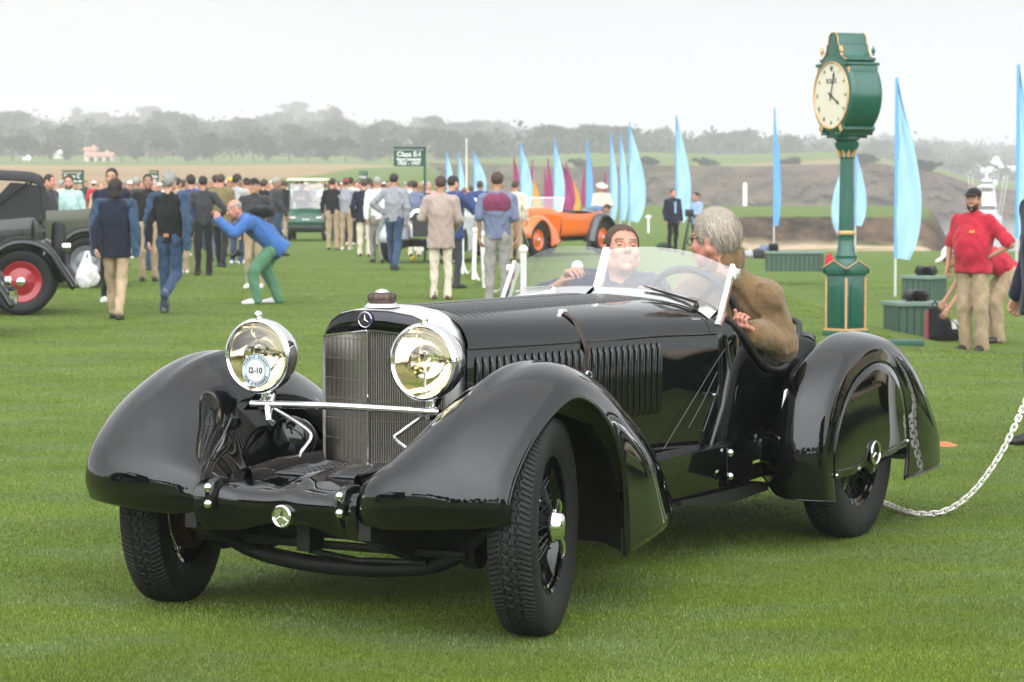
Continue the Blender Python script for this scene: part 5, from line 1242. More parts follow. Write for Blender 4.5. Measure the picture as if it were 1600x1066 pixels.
def occupants():
    # the driver, turned towards his passenger
    J = dict(pelvis=(-2.575, .32, .58), belly=(-2.575, .36, .80), chest=(-2.515, .43, 1.02), neck=(-2.370, .452, 1.205), head=(-2.345, .405, 1.352), sh_l=(-2.455, .600, 1.100), sh_r=(-2.465, .255, 1.125), el_l=(-2.530, .655, .890), wr_l=(-2.320, .60, .955),
             el_r=(-2.405, .12, .96), wr_r=(-2.210, .16, 1.10), hip_l=(-2.535, .40, .56), hip_r=(-2.535, .20, .56), knee_l=(-2.105, .42, .66), knee_r=(-2.105, .2, .66), ank_l=(-1.855, .42, .35), ank_r=(-1.855, .2, .35), hd_l=(.9, -.25, .35), hd_r=(.75, .1, .25), toe_l=(-1.705, .42, .35), toe_r=(-1.705, .2, .35))
    o, p = seat_person('grey haired driver in brown knitted sweater and glasses at the steering wheel', R(-97), (-2.58, .30, 0.0), J, extra=dict(head_rot=(R(6), 0, 0), hand_l='grip', hand_r='grip', roll_l=R(20), roll_r=R(0)), skin='ruddy', hair='none', hairc='silver',
        top=dict(grow=.022, seed=4, wr=.008, hem=.12), topm=knit_mat(), trm=C_['navy'], res='hi', cell=.009, wide=1.02, belly=.01)
    HR = Euler(p['head_rot']).to_matrix()
    SH = strand_mat('silver_hair', (.17, .14, .108), (.62, .54, .43))
    edge = lambda P, z0, zb: P[:, 2] > np.where(P[:, 1] < -.02, z0 - (P[:, 1] + .09) * .45, np.where(P[:, 1] < .035, .030, zb))
    base = xf(scalp('thick', 60, 36), HR, p['head'])
    S1 = strands(HR, p['head'], 5600, lambda P: .062 + .030 * (P[:, 1] > 0), .0015, lambda P: np.stack([P[:, 0] * 3.0, .45 + 0 * P[:, 1], -.9 * (P[:, 1] > .03) - .25], 1), 3, lambda P: P[:, 2] > np.interp(P[:, 1], *ZL) - .006, .40)
    V, Q, mi = stack([(*base, 1), (*S1, 0)]); np_mesh('hair', V, Q, [SH, M('silver_hair_under', (.27, .235, .19), .6, var=.3, scale=60)], o, True, mi)
    n = v3(*p['neck']); P = []
    for k in range(10):
        a0, a1 = k * PI / 5, (k + 1) * PI / 5
        P.append(cap_(n + v3(.072 * math.cos(a0), .074 * math.sin(a0) - .01, .050 + .018 * math.sin(a0)), n + v3(.072 * math.cos(a1), .074 * math.sin(a1) - .01, .050 + .018 * math.sin(a1)), .020, k=.012, sc=(1.25, 1.25, .42)))
    np_mesh('roll_collar', *vol(P, .006, .012), MATS['brown_knit'], o)
    g = MB(); hc = Vector(p['head'])
    def hp(*a): return tuple(HR @ Vector(a) + hc)
    for sg in (1, -1):
        g.tube([hp(sg * .032 + .021 * math.cos(a), -.108, .006 + .018 * math.sin(a)) for a in np.linspace(0, 2 * PI, 18, endpoint=False)], .0018, 6, closed=True)
        g.tube([hp(sg * .052, -.106, .012), hp(sg * .076, -.08, .012), hp(sg * .081, .012, .018), hp(sg * .080, .03, .0)], .0018, 6)
    g.tube([hp(-.011, -.110, .01), hp(.011, -.110, .01)], .0016, 6); g.build('glasses', M('dark_steel', (.08, .08, .09), .3, metal=1), o)
    w = Vector(p['wr_l'])
    c = MB(); c.tube([(w + Vector((.031 * math.cos(a), .031 * math.sin(a), 0)))[:] for a in np.linspace(0, 2 * PI, 14, endpoint=False)], .006, 6, closed=True); c.box((w + Vector((.01, -.02, -.06)))[:], (.02, .004, .07)); c.build('wrist_band', M('paper_band', (.72, .60, .55), .7), o)
    # the passenger, leaning back with narrowed eyes
    J = dict(pelvis=(-2.66, -.28, .56), belly=(-2.68, -.27, .80), chest=(-2.70, -.25, 1.01), neck=(-2.70, -.225, 1.145), head=(-2.655, -.205, 1.292), sh_l=(-2.66, -.05, 1.105), sh_r=(-2.70, -.43, 1.115), el_l=(-2.48, .05, .92), wr_l=(-2.27, .095, 1.045), el_r=(-2.54, -.57, 1.06), wr_r=(-2.42, -.37, 1.16),
             hip_l=(-2.6, -.2, .56), hip_r=(-2.6, -.38, .56), knee_l=(-2.15, -.18, .66), knee_r=(-2.15, -.4, .66), ank_l=(-1.9, -.18, .35), ank_r=(-1.9, -.4, .35), hd_l=(.8, .25, .25), hd_r=(.5, .55, .5), toe_l=(-1.75, -.2, .35), toe_r=(-1.75, -.4, .35))
    o, p = seat_person('passenger in navy shirt with short brown hair behind the windscreen', R(28), (-2.66, -.28, 0.0), J, extra=dict(head_rot=(R(-15), R(3), R(12)), hand_l='grip', hand_r='soft', roll_l=R(-30), roll_r=R(60)), skin='warm', hair='none', hairc='brown',
        top=dict(grow=.018, sleeve=.8, seed=7), topm=cloth('navy_polo', (.022, .026, .055)), trm=C_['charcoal'], res='hi', cell=.010, eyes=True)
    HR = Euler(p['head_rot']).to_matrix(); S1 = strands(HR, p['head'], 5200, lambda P: .006 + .014 * (P[:, 2] > .085), .0009, lambda P: np.stack([P[:, 0] * 2.0, -.5 + 0 * P[:, 1], -.6 * (P[:, 2] < .08)], 1), 9, lambda P: P[:, 2] > np.interp(P[:, 1], *ZL), .28)
    V, Q, mi = stack([(*xf(scalp('crop', 80, 48), HR, p['head']), 1), (*S1, 0)]); np_mesh('hair', V, Q, [strand_mat('brown_hair', (.030, .017, .010), (.135, .080, .048)), M('brown_hair_under', (.060, .034, .021), .6)], o, True, mi)
    for sg in (1, -1):                                          # narrowed lids
        for a0, a1 in ((R(-8), R(100)), (R(-100), R(-30))):
            G = [[(.0138 * math.sin(t), -.0138 * math.cos(t) * math.cos(a), .0138 * math.cos(t) * math.sin(a)) for t in np.linspace(-1.25, 1.25, 13)] for a in np.linspace(a0, a1, 9)]
            e = MB().grid(G).build('eyelid', SKIN['warm'], o, smooth=80, solid=.0012); e.location = HR @ Vector((sg * .031, -.0785, .008)) + Vector(p['head']); e.rotation_euler = HR.to_euler()
    t = thing('paper_sheet', 'folded paper sheet held up by the passenger behind the windscreen', 'paper', car_pt(-2.36, -.10, 1.055), FWA + R(80)); 
    MB().add([(-.13, -.05, .0), (.12, -.05, .02), (.14, .06, .05), (-.11, .06, .035)], [(0, 1, 2, 3)]).build('page', WHITE, t, solid=.002)
    MB().add([(-.05, -.06, .012), (.09, -.04, .045), (.11, .05, .075), (-.03, .05, .06)], [(0, 1, 2, 3)]).build('page', WHITE, t, solid=.002)
occupants()

# ---------------------------------------------------------------- people on the lawn
def drape(o, p, m, name='denim_drape'):
    """long blue sleeves hanging over both shoulders"""
    for sd, sg in (('l', 1), ('r', -1)):
        a = v3(*p['sh_' + sd]); P = [cap_(a + v3(-sg * .06, -.06, .07), a + v3(sg * .03, .02, .06), .045, .052, .03, sc=(1, 1, 1.2)), cap_(a + v3(sg * .03, .03, .05), a + v3(sg * .075, .07, -.25), .058, .062, .03, sc=(1, 1.3, 1)), cap_(a + v3(sg * .075, .07, -.25), a + v3(sg * .085, .06, -.60), .062, .052, .03, sc=(1, 1.3, 1)), cut_(a + v3(0, 0, -.62), (0, 0, -1), .004)]
        np_mesh(name, *vol(P, .012, .02, wr=.012, wf=26), m, o)
def lawn_people():
    dr = cloth('waxed_blue', (.030, .064, .112), .25)
    p1 = mk(**{**{k: WALK_L[k] for k in POSE}, 'wr_l': (.25, -.02, .90), 'el_l': (.25, .05, 1.15), 'hand_l': 'grip', 'wr_r': (-.25, .04, .90)})
    o = person('dark haired woman in navy blazer and beige chinos with blue cloth over both shoulders', stand_at(182, 499), PI, WALK_L, 1.68, 'fair', 'long', 'dark', dict(JK), C_['navy'], {}, C_['tan'], 'black'); drape(o, WALK_L, dr)
    x, y, z = o.location
    b = thing('plastic_bag', 'white plastic carrier bag hanging from the hand of the woman in beige chinos', 'bag', (x - .33, y - .08, .36))
    P = [ell_((0, 0, .17), (.145, .07, .17), .03), cap_((-.05, 0, .3), (-.02, 0, .44), .03, .012, .03), cap_((.05, 0, .3), (.02, 0, .44), .03, .012, .03), cut_((0, 0, .02), (0, 0, -1), .02)]
    np_mesh('bag_body', *vol(P, .012, .02, wr=.012, wf=24), M('white_plastic', (.68, .68, .67), .4, trans=.15, var=.05), b)
    W2 = mk(**{**WALK_L, 'ank_l': (.07, .02, .08), 'toe_l': (.10, -.16, 0), 'knee_l': (.08, -.03, .49), 'ank_r': (-.05, .33, .26), 'toe_r': (-.04, .24, .06), 'knee_r': (-.09, -.02, .50), 'el_r': (-.27, .05, 1.16), 'wr_r': (-.23, -.12, 1.0)})
    o = person('grey curly haired man in black shirt and jeans with blue cloth over his shoulders', stand_at(266, 489), R(168), W2, 1.76, 'fair', 'curly', 'grey', dict(ST), C_['black'], {}, C_['denim'], 'grey'); drape(o, W2, dr)
    x, y, z = o.location
    MB().box((0, .135, .99), (.07, .006, .045)).build('belt_patch', M('tan_leather', (.36, .17, .06), .5), o)
    person('dark haired man in dark sweater and white trainers walking behind the blue draped pair', at_depth(176, 36.0), 0, mk(), 1.84, 'tan', 'short', 'dark', dict(ST), C_['navy'], {}, C_['black'], 'white')
    # the bending photographer
    p = mk(pelvis=(0, .20, .80), belly=(0, .10, .95), chest=(0, -.08, 1.06), neck=(0, -.22, 1.15), head=(.0, -.33, 1.27), sh_l=(.18, -.16, 1.10), sh_r=(-.18, -.16, 1.10), el_l=(.24, -.36, .95), el_r=(-.24, -.36, .95), wr_l=(.10, -.55, 1.12), wr_r=(-.09, -.57, 1.14), hip_l=(.09, .19, .78), hip_r=(-.09, .19, .78), knee_l=(.14, -.10, .44), knee_r=(-.14, .10, .45), ank_l=(.15, -.06, .08), ank_r=(-.15, .26, .08), toe_l=(.19, -.24, 0), toe_r=(-.2, .08, 0), head_rot=(R(22), 0, 0), hand_l='grip', hand_r='grip', hd_l=(-.1, -.25, .9), hd_r=(.1, -.25, .9))
    loc = stand_at(406, 475)
    o = person('bending photographer in blue blazer, green trousers and white trainers', loc, R(-78), p, 1.80, 'ruddy', 'bald', 'grey', dict(coat=True, grow=.026, hem=.16), C_['blue'], dict(straight=1.25), C_['green'], 'white')
    P = [ell_((.02, .06, 1.25), (.15, .17, .085), .04), ell_((.02, -.06, 1.27), (.12, .09, .07), .04)]
    bp = thing('backpack', 'black camera backpack on the back of the bending photographer', 'backpack', loc, R(-78)); np_mesh('pack', *vol(P, .014, .02, wr=.01), C_['black'], bp)
    MB().tube(catmull([(.14, -.10, 1.22), (.2, -.19, 1.17), (.2, -.22, 1.05), (.15, -.08, .95)], 5), .018, 6, flat=.4).build('strap', C_['black'], bp)
    cm = thing('camera', 'black camera held up to the face by the bending photographer', 'camera', loc, R(-78))
    MB().box((0, -.545, 1.21), (.13, .05, .085)).build('camera_body', BLACK, cm, bevel=.012); MB().lathe([(0, 0), (.034, 0), (.037, -.09), (0, -.09)], 16, 'Y', (0, -.57, 1.205)).build('lens', BLACK, cm)
    c2 = thing('camera', 'second black camera dangling on a strap below the bending photographer', 'camera', loc, R(-78))
    MB().box((.0, -.28, .70), (.13, .06, .09), Euler((.5, 0, .3)).to_matrix()).build('camera_body', BLACK, c2, bevel=.012); MB().tube([(0, -.30, .70), (0, -.40, .64)], .038, 14).build('lens', BLACK, c2)
    MB().tube([(.05, -.27, .74), (.06, -.22, .98)], .006, 6).build('strap', BLACK, c2); MB().tube([(-.05, -.27, .74), (-.04, -.22, .98)], .006, 6).build('strap', BLACK, c2)
    person('man in black cap with orange badge standing behind the bending photographer', at_depth(398, 41), R(-10), mk(), 1.72, 'fair', 'short', 'brown', dict(ST), C_['charcoal'], {}, C_['khaki'], 'white', 'cap', C_['black'])
    # right of the aisle
    person('man in pale grey sweater and dark jeans walking away with hand on hip', stand_at(616, 422), R(172), mk(**{**WALK_L, 'el_l': (.40, .02, 1.22), 'wr_l': (.20, -.05, 1.05), 'el_r': (-.25, .04, 1.15), 'wr_r': (-.24, -.02, .92)}), 1.84, 'tan', 'short', 'dark', dict(ST, grow=.018), C_['grey'], {}, C_['denim'], 'black')
    person('man in taupe blazer and cream trousers seen from behind beside the rope fence', stand_at(689, 468), PI, mk(el_l=(.27, .0, 1.18), wr_l=(.15, -.22, 1.12), el_r=(-.26, .0, 1.16), wr_r=(-.20, -.22, 1.02)), 1.74, 'tan', 'short', 'brown', dict(JK, hem=.22), C_['taupe'], dict(straight=.9), C_['cream'], 'brown')
    o = person('man in navy jacket raising a camera beyond the taupe blazer', at_depth(708, 41), R(140), mk(el_l=(.30, -.18, 1.22), wr_l=(.10, -.30, 1.5), el_r=(-.30, -.18, 1.22), wr_r=(-.08, -.30, 1.48)), 1.76, 'fair', 'short', 'dark', dict(JK), C_['royal'], {}, C_['charcoal'], 'black')
    pm = mk(el_l=(.24, .03, 1.15), wr_l=(.235, -.03, .92), el_r=(-.24, .03, 1.15))
    o = person('man in slate blue polo with a maroon sweater tied over his shoulders', at_depth(777, 34.6), R(176), pm, 1.78, 'tan', 'short', 'brown', dict(POLO), C_['slate'], dict(straight=1.1), C_['greyslack'], 'black', wide=1.04)
    P = [ell_((0, .06, 1.36), (.20, .10, .15), .05), cap_((-.17, .0, 1.43), (.17, .0, 1.43), .075, k=.05), cap_((-.12, -.09, 1.42), (-.05, -.14, 1.25), .045, k=.03), cap_((.12, -.09, 1.42), (.05, -.14, 1.25), .045, k=.03), cut_((0, 0, 1.20), (0, 0, -1), .004)]
    np_mesh('shoulder_sweater', *vol(P, .012, .02, wr=.008), C_['maroon'], o)
    # beyond the car on the right
    o = person('man in dark suit with open pale shirt standing on the far lawn', at_depth(1051, 70), R(25), mk(hand_l='soft'), 1.68, 'ruddy', 'short', 'brown', dict(JK), C_['navy'], {}, C_['black'], 'brown'); MB().add([(-.035, -.150, 1.42), (.035, -.150, 1.42), (.03, -.158, 1.1), (-.03, -.158, 1.1)], [(0, 1, 2, 3)]).build('shirt_front', C_['skyblue'], o, solid=.02)
    person('man in light blue shirt with folded arms beyond the driver', at_depth(1088, 68), R(-60), mk(el_l=(.27, -.08, 1.17), wr_l=(-.03, -.20, 1.2), el_r=(-.27, -.08, 1.17), wr_r=(.03, -.2, 1.17)), 1.70, 'tan', 'short', 'dark', dict(ST), C_['skyblue'], {}, C_['charcoal'], 'black')
    person('man in cream suit and straw hat looking down beyond the orange car', at_depth(940, 69), R(15), mk(head_rot=(R(25), 0, 0), el_l=(.25, -.05, 1.17), wr_l=(.04, -.24, 1.15), el_r=(-.25, -.05, 1.17), wr_r=(-.04, -.24, 1.15)), 1.72, 'ruddy', 'short', 'grey', dict(JK), C_['cream'], {}, C_['cream'], 'brown', 'brim', C_['cream'])
    pb = mk(pelvis=(0, .18, .86), belly=(0, .06, .98), chest=(0, -.16, 1.05), neck=(0, -.32, 1.07), head=(0, -.46, 1.08), sh_l=(.18, -.24, 1.05), sh_r=(-.18, -.24, 1.05), el_l=(.2, -.32, .80), el_r=(-.2, -.32, .8), wr_l=(.16, -.46, .60), wr_r=(-.16, -.46, .6), hip_l=(.09, .17, .84), hip_r=(-.09, .17, .84), head_rot=(R(35), 0, 0))
    person('man in blue shirt bending over the rear of the orange roadster', at_depth(922, 67), R(75), pb, 1.72, 'tan', 'short', 'dark', dict(ST), C_['paledenim'], {}, C_['charcoal'], 'black')
    person('man in cream shirt standing behind the silver roadster', at_depth(805, 56), R(165), mk(), 1.72, 'tan', 'short', 'brown', dict(ST), C_['cream'], {}, C_['khaki'], 'black')
    # right: two men in red
    pr = mk(el_l=(.42, .06, 1.17), wr_l=(.20, -.02, 1.04), el_r=(-.29, .0, 1.15), wr_r=(-.27, -.08, .93), head_rot=(0, 0, R(12)))
    o = person('stout bearded man in red polo shirt and dark cap with hand on hip', at_depth(1521, 29.3), R(-38), pr, 1.83, 'tan', 'short', 'dark', dict(POLO, hem=.10), C_['red'], dict(straight=1.3), C_['khaki'], 'black', 'cap', C_['black'], beard=True, wide=1.16, belly=.055)
    MB().add([(.06, -.213, 1.30), (.11, -.205, 1.30), (.11, -.205, 1.325), (.06, -.213, 1.325)], [(0, 1, 2, 3)]).build('shirt_badge', C_['yellow'], o, solid=.02)
    pb2 = dict(pb); pb2.update(head=(0, -.55, 1.02), neck=(0, -.40, 1.04), wr_l=(.24, -.68, .42), el_l=(.24, -.46, .72), wr_r=(-.16, -.55, .5)); pb2 = mk(**pb2)
    person('man in red shirt and white cap bending down behind the stout man', at_depth(1553, 31.2), R(-75), pb2, 1.80, 'tan', 'short', 'dark', dict(POLO), C_['red'], dict(straight=1.25), C_['khaki'], 'black', 'cap', C_['white'], wide=1.05)
    o = person('person in dark blazer cut off by the right edge', (3.262, 16.0, 0), R(-70), mk(el_l=(.245, .03, 1.15), wr_l=(.25, -.06, .89)), 1.80, 'tan', 'short', 'dark', dict(JK), C_['navy'], {}, C_['denim'], 'black')
    MB().lathe([(.035, -.02), (.038, .03)], 14, 'Z', (.25, -.055, .93)).build('shirt_cuff', C_['white'], o, solid=.004)
    # behind the dark tourer on the left
    person('bearded man in mint green shirt talking beside the old cars', at_depth(109, 46), R(-15), mk(head_rot=(R(8), 0, R(20))), 1.80, 'fair', 'short', 'brown', dict(ST), C_['mint'], {}, C_['charcoal'], 'black', beard=True)
    person('dark haired man in striped tie and dark jacket facing the bearded man', at_depth(78, 45.5), R(70), mk(), 1.80, 'ruddy', 'short', 'dark', dict(JK), C_['charcoal'], {}, C_['charcoal'], 'black')
lawn_people()

def crowd():
    poses = [('a', mk(), {}), ('b', HIPS, {}), ('c', WALK_L, {}), ('d', mk(el_l=(.25, -.06, 1.17), wr_l=(.08, -.25, 1.2), el_r=(-.25, -.06, 1.17), wr_r=(-.08, -.25, 1.2)), {}), ('e', mk(el_r=(-.28, -.1, 1.2), wr_r=(-.12, -.22, 1.42)), {})]
    spots = [  # px, depth, yaw, top, trousers, hair/hat, height
        (299, 48, 200, 'royal', 'khaki', 'dark', 1.8, 'jacket'), (318, 47, 190, 'charcoal', 'black', 'dark', 1.78, 's'), (346, 52, 178, 'olive', 'black', 'brown', 1.84, 'jacket'), (371, 54, 150, 'lightgrey', 'denim', 'dark', 1.84, 's'), (338, 56, 200, 'black', 'paledenim', 'dark', 1.84, 'jacket'), (361, 60, 20, 'white', 'khaki', 'cap:yellow', 1.8, 's'),
        (413, 62, 170, 'black', 'charcoal', 'brown', 1.76, 's'), (432, 60, 120, 'charcoal', 'denim', 'grey', 1.8, 's'), (240, 50, 30, 'grey', 'denim', 'grey', 1.74, 's'), (287, 60, 160, 'white', 'khaki', 'brown', 1.74, 's'), (262, 62, 20, 'pink', 'black', 'cap:white', 1.72, 's'), (232, 44, 10, 'black', 'khaki', 'dark', 1.8, 's'), (158, 60, 30, 'tan', 'denim', 'blond', 1.7, 's'), (205, 70, 10, 'white', 'black', 'cap:white', 1.75, 's'),
        (520, 66, 180, 'black', 'khaki', 'dark', 1.8, 's'), (548, 72, 175, 'cream', 'black', 'dark', 1.84, 's'), (569, 60, 190, 'navy', 'cream', 'brown', 1.76, 'jacket'), (590, 55, 190, 'white', 'greyslack', 'grey', 1.8, 's'), (535, 84, 30, 'wine', 'black', 'cap:white', 1.75, 's'), (508, 88, 170, 'white', 'khaki', 'cap:yellow', 1.75, 's'), (560, 88, 10, 'red', 'khaki', 'brown', 1.75, 's'), (577, 80, 160, 'grey', 'denim', 'dark', 1.84, 'jacket'),
        (651, 70, 20, 'yellow', 'black', 'cap:yellow', 1.7, 's'), (658, 66, 170, 'black', 'denim', 'blond', 1.7, 's'), (640, 84, 190, 'white', 'khaki', 'brown', 1.75, 's'), (644, 90, 150, 'charcoal', 'black', 'dark', 1.8, 'jacket'), (500, 96, 10, 'paledenim', 'khaki', 'grey', 1.76, 's'), (447, 92, 190, 'white', 'denim', 'dark', 1.76, 's'), (438, 98, 10, 'navy', 'khaki', 'blond', 1.7, 'jacket'), (425, 88, 170, 'tan', 'black', 'cap:white', 1.78, 's'),
        (404, 94, 180, 'wine', 'denim', 'dark', 1.76, 's'), (386, 84, 20, 'black', 'khaki', 'cap:red', 1.78, 's'), (376, 96, 170, 'white', 'greyslack', 'brown', 1.74, 's'), (356, 90, 190, 'blue', 'khaki', 'grey', 1.8, 'jacket'), (330, 92, 20, 'grey', 'black', 'brown', 1.75, 's'), (312, 84, 170, 'cream', 'denim', 'cap:white', 1.76, 's'), (276, 88, 10, 'charcoal', 'khaki', 'dark', 1.78, 'jacket'), (252, 94, 190, 'white', 'black', 'blond', 1.7, 's'),
        (222, 90, 20, 'olive', 'denim', 'brown', 1.76, 's'), (194, 92, 180, 'navy', 'cream', 'grey', 1.8, 'jacket'), (148, 88, 170, 'red', 'khaki', 'cap:white', 1.76, 's'), (135, 94, 10, 'black', 'greyslack', 'brown', 1.78, 's'), (528, 98, 190, 'lightgrey', 'khaki', 'dark', 1.78, 's'), (556, 102, 10, 'royal', 'black', 'brown', 1.78, 'jacket'), (588, 96, 170, 'khaki', 'denim', 'cap:yellow', 1.76, 's'), (606, 90, 30, 'black', 'cream', 'dark', 1.78, 's'), (634, 100, 180, 'skyblue', 'khaki', 'grey', 1.76, 's'), (622, 104, 20, 'white', 'denim', 'brown', 1.7, 's'),
        (488, 100, 20, 'maroon', 'black', 'dark', 1.72, 's'), (478, 104, 180, 'tan', 'denim', 'cap:white', 1.75, 's'), (464, 102, 170, 'grey', 'khaki', 'dark', 1.78, 's'), (415, 104, 10, 'slate', 'cream', 'blond', 1.72, 's'), (395, 108, 180, 'dkgreen', 'khaki', 'brown', 1.78, 's'), (346, 106, 20, 'navy', 'black', 'cap:yellow', 1.78, 's'), (300, 104, 180, 'pink', 'denim', 'brown', 1.68, 's'), (268, 106, 190, 'brown', 'black', 'dark', 1.78, 'jacket'), (662, 96, 10, 'paledenim', 'black', 'cap:white', 1.76, 's'), (736, 84, 180, 'charcoal', 'khaki', 'brown', 1.76, 's'),
        (386, 58, 185, 'tan', 'denim', 'cap:black', 1.78, 'jacket'), (326, 66, 15, 'white', 'denim', 'blond', 1.72, 's'), (308, 70, 190, 'blue', 'black', 'grey', 1.8, 's'), (278, 56, 165, 'khaki', 'denim', 'dark', 1.78, 'jacket'), (250, 72, 10, 'red', 'black', 'cap:white', 1.7, 's'), (214, 58, 185, 'charcoal', 'greyslack', 'grey', 1.8, 'jacket'), (190, 78, 20, 'cream', 'khaki', 'brown', 1.74, 's'), (352, 76, 170, 'navy', 'khaki', 'cap:white', 1.76, 's'), (424, 72, 15, 'skyblue', 'khaki', 'blond', 1.7, 's'), (442, 80, 185, 'black', 'khaki', 'brown', 1.78, 'jacket'), (524, 78, 20, 'cream', 'denim', 'grey', 1.74, 's'), (541, 66, 175, 'grey', 'khaki', 'cap:red', 1.8, 's'), (558, 76, 10, 'white', 'black', 'dark', 1.76, 'jacket'), (583, 70, 180, 'olive', 'greyslack', 'brown', 1.76, 's'), (600, 76, 170, 'navy', 'denim', 'cap:white', 1.74, 's'), (648, 60, 185, 'slate', 'cream', 'dark', 1.72, 's'), (670, 78, 20, 'pink', 'khaki', 'grey', 1.74, 's'), (750, 70, 175, 'royal', 'greyslack', 'brown', 1.78, 'jacket'), (118, 70, 15, 'brown', 'khaki', 'cap:yellow', 1.76, 's'), (96, 76, 185, 'white', 'black', 'grey', 1.76, 's')]
    cn = dict(royal='royal blue', lightgrey='light grey', skyblue='sky blue', paledenim='faded blue', wine='wine red', dkgreen='bottle green', greyslack='grey', slate='slate blue', denim='blue jeans')
    for i, (px, d, yaw, t, b, hr, h, kind) in enumerate(spots):
        k, p, _ = poses[i % 5]; cap = hr.split(':')[1] if hr.startswith('cap') else None
        lab = 'person in %s %s and %s%s in the distant crowd' % (cn.get(t, t), 'jacket' if kind == 'jacket' else 'top', ('blue jeans' if b == 'denim' else cn.get(b, b) + ' trousers'), (', %s cap,' % cap) if cap else ', %s hair,' % hr)
        if d < 64: lab = lab.replace('in the distant crowd', 'nearest in the crowd')
        person(lab, at_depth(px, d), R(yaw), p, h, ['fair', 'tan', 'ruddy', 'olive'][i % 4], 'short' if i % 3 else 'mid', 'brown' if cap else hr, dict(JK) if kind == 'jacket' else dict(ST), C_[t], {}, C_[b], 'white' if i % 3 == 0 else 'black', 'cap' if cap else None, C_[cap] if cap else None, group='people crowding the lawn', key=k, cell=.021)
crowd()
def behind_camera():
    """bystanders and cars outside the picture, seen mirrored in the paintwork"""
    person('man in dark blazer and grey trousers standing behind the photographer', (-2.2, -1.8, 0), PI, mk(), 1.8, 'fair', 'short', 'dark', dict(JK), C_['navy'], {}, C_['greyslack'], 'black', key='a', cell=.021)
    person('man in black suit on the grass behind the photographer', (.7, -3.2, 0), R(170), mk(), 1.8, 'fair', 'short', 'dark', dict(JK), C_['black'], {}, C_['charcoal'], 'black', key='a', cell=.021)
    person('man in navy jacket taking pictures behind the photographer', (2.4, -4.5, 0), R(190), POSE, 1.78, 'fair', 'short', 'brown', dict(ST), C_['navy'], {}, C_['khaki'], 'black', key='a', cell=.021)
    for i in range(12):
        a = R(-60 + 120 * ((i * 5) % 12) / 11); d = 4.5 + (i * 3.7) % 9
        person('bystander in dark clothes on the lawn behind the photographer', (math.sin(a) * d * 1.2, -math.cos(a) * d + 1.0, 0), PI - a + (i % 5 - 2) * .3, mk(), 1.7 + .02 * (i % 6), 'fair', 'short', 'dark', dict(ST), C_[['navy', 'black', 'charcoal', 'dkgreen'][i % 4]], {}, C_[['black', 'charcoal', 'denim'][i % 3]], 'black', key='a', cell=.021, group='bystanders behind the photographer')
behind_camera()
# ================================================================ other cars
DISC_T = [(RR, -.05), (RR + .04, -.075), (RR + .1, -.085), (TR - .03, -.08), (TR - .006, -.05), (TR, 0), (TR - .006, .05), (TR - .03, .08), (RR + .1, .085), (RR + .04, .075), (RR, .05)]
def simple_wheel(parent, x, y, r, disc, steer=0, spokes=None):
    w = empty('wheel', (x, y, r), steer + (0 if y > 0 else PI), parent); k = r / TR; w.scale = (k, k, k)
    MB().lathe(DISC_T, 48, 'Y').build('tyre', RUBBER, w, smooth=50)
    MB().lathe([(RR + .012, .052), (RR, .06), (RR - .02, .045), (.16, .02), (.09, .05), (.075, .06), (0, .062)], 40, 'Y').build('wheel_disc', disc, w, smooth=40)
    MB().lathe([(.055, .06), (.05, .085), (.03, .095), (0, .096)], 20, 'Y').build('hub_cap', CHROME, w)
    return w
def strip_wing(parent, P, width, mat, y, name='wing'):
    """a mudguard bent along the path P (x, z)"""
    L = catmull(P, 6); rows = []
    for i, (x, z) in enumerate(L):
        t = L[min(i + 1, len(L) - 1)] - L[max(i - 1, 0)]; n = np.array([-t[1], t[0]]); n /= np.linalg.norm(n) + 1e-9
        if n[1] < 0 and abs(n[1]) > .3: n = -n
        rows.append([(x + n[0] * b, y + a * width, z + n[1] * b) for a, b in ((-.5, -.05), (-.46, -.01), (-.3, .025), (0, .04), (.3, .025), (.46, -.01), (.5, -.05))])
    o = MB().grid(rows).build(name, mat, parent, smooth=60); md = o.modifiers.new('t', 'SOLIDIFY'); md.thickness = .012; return o
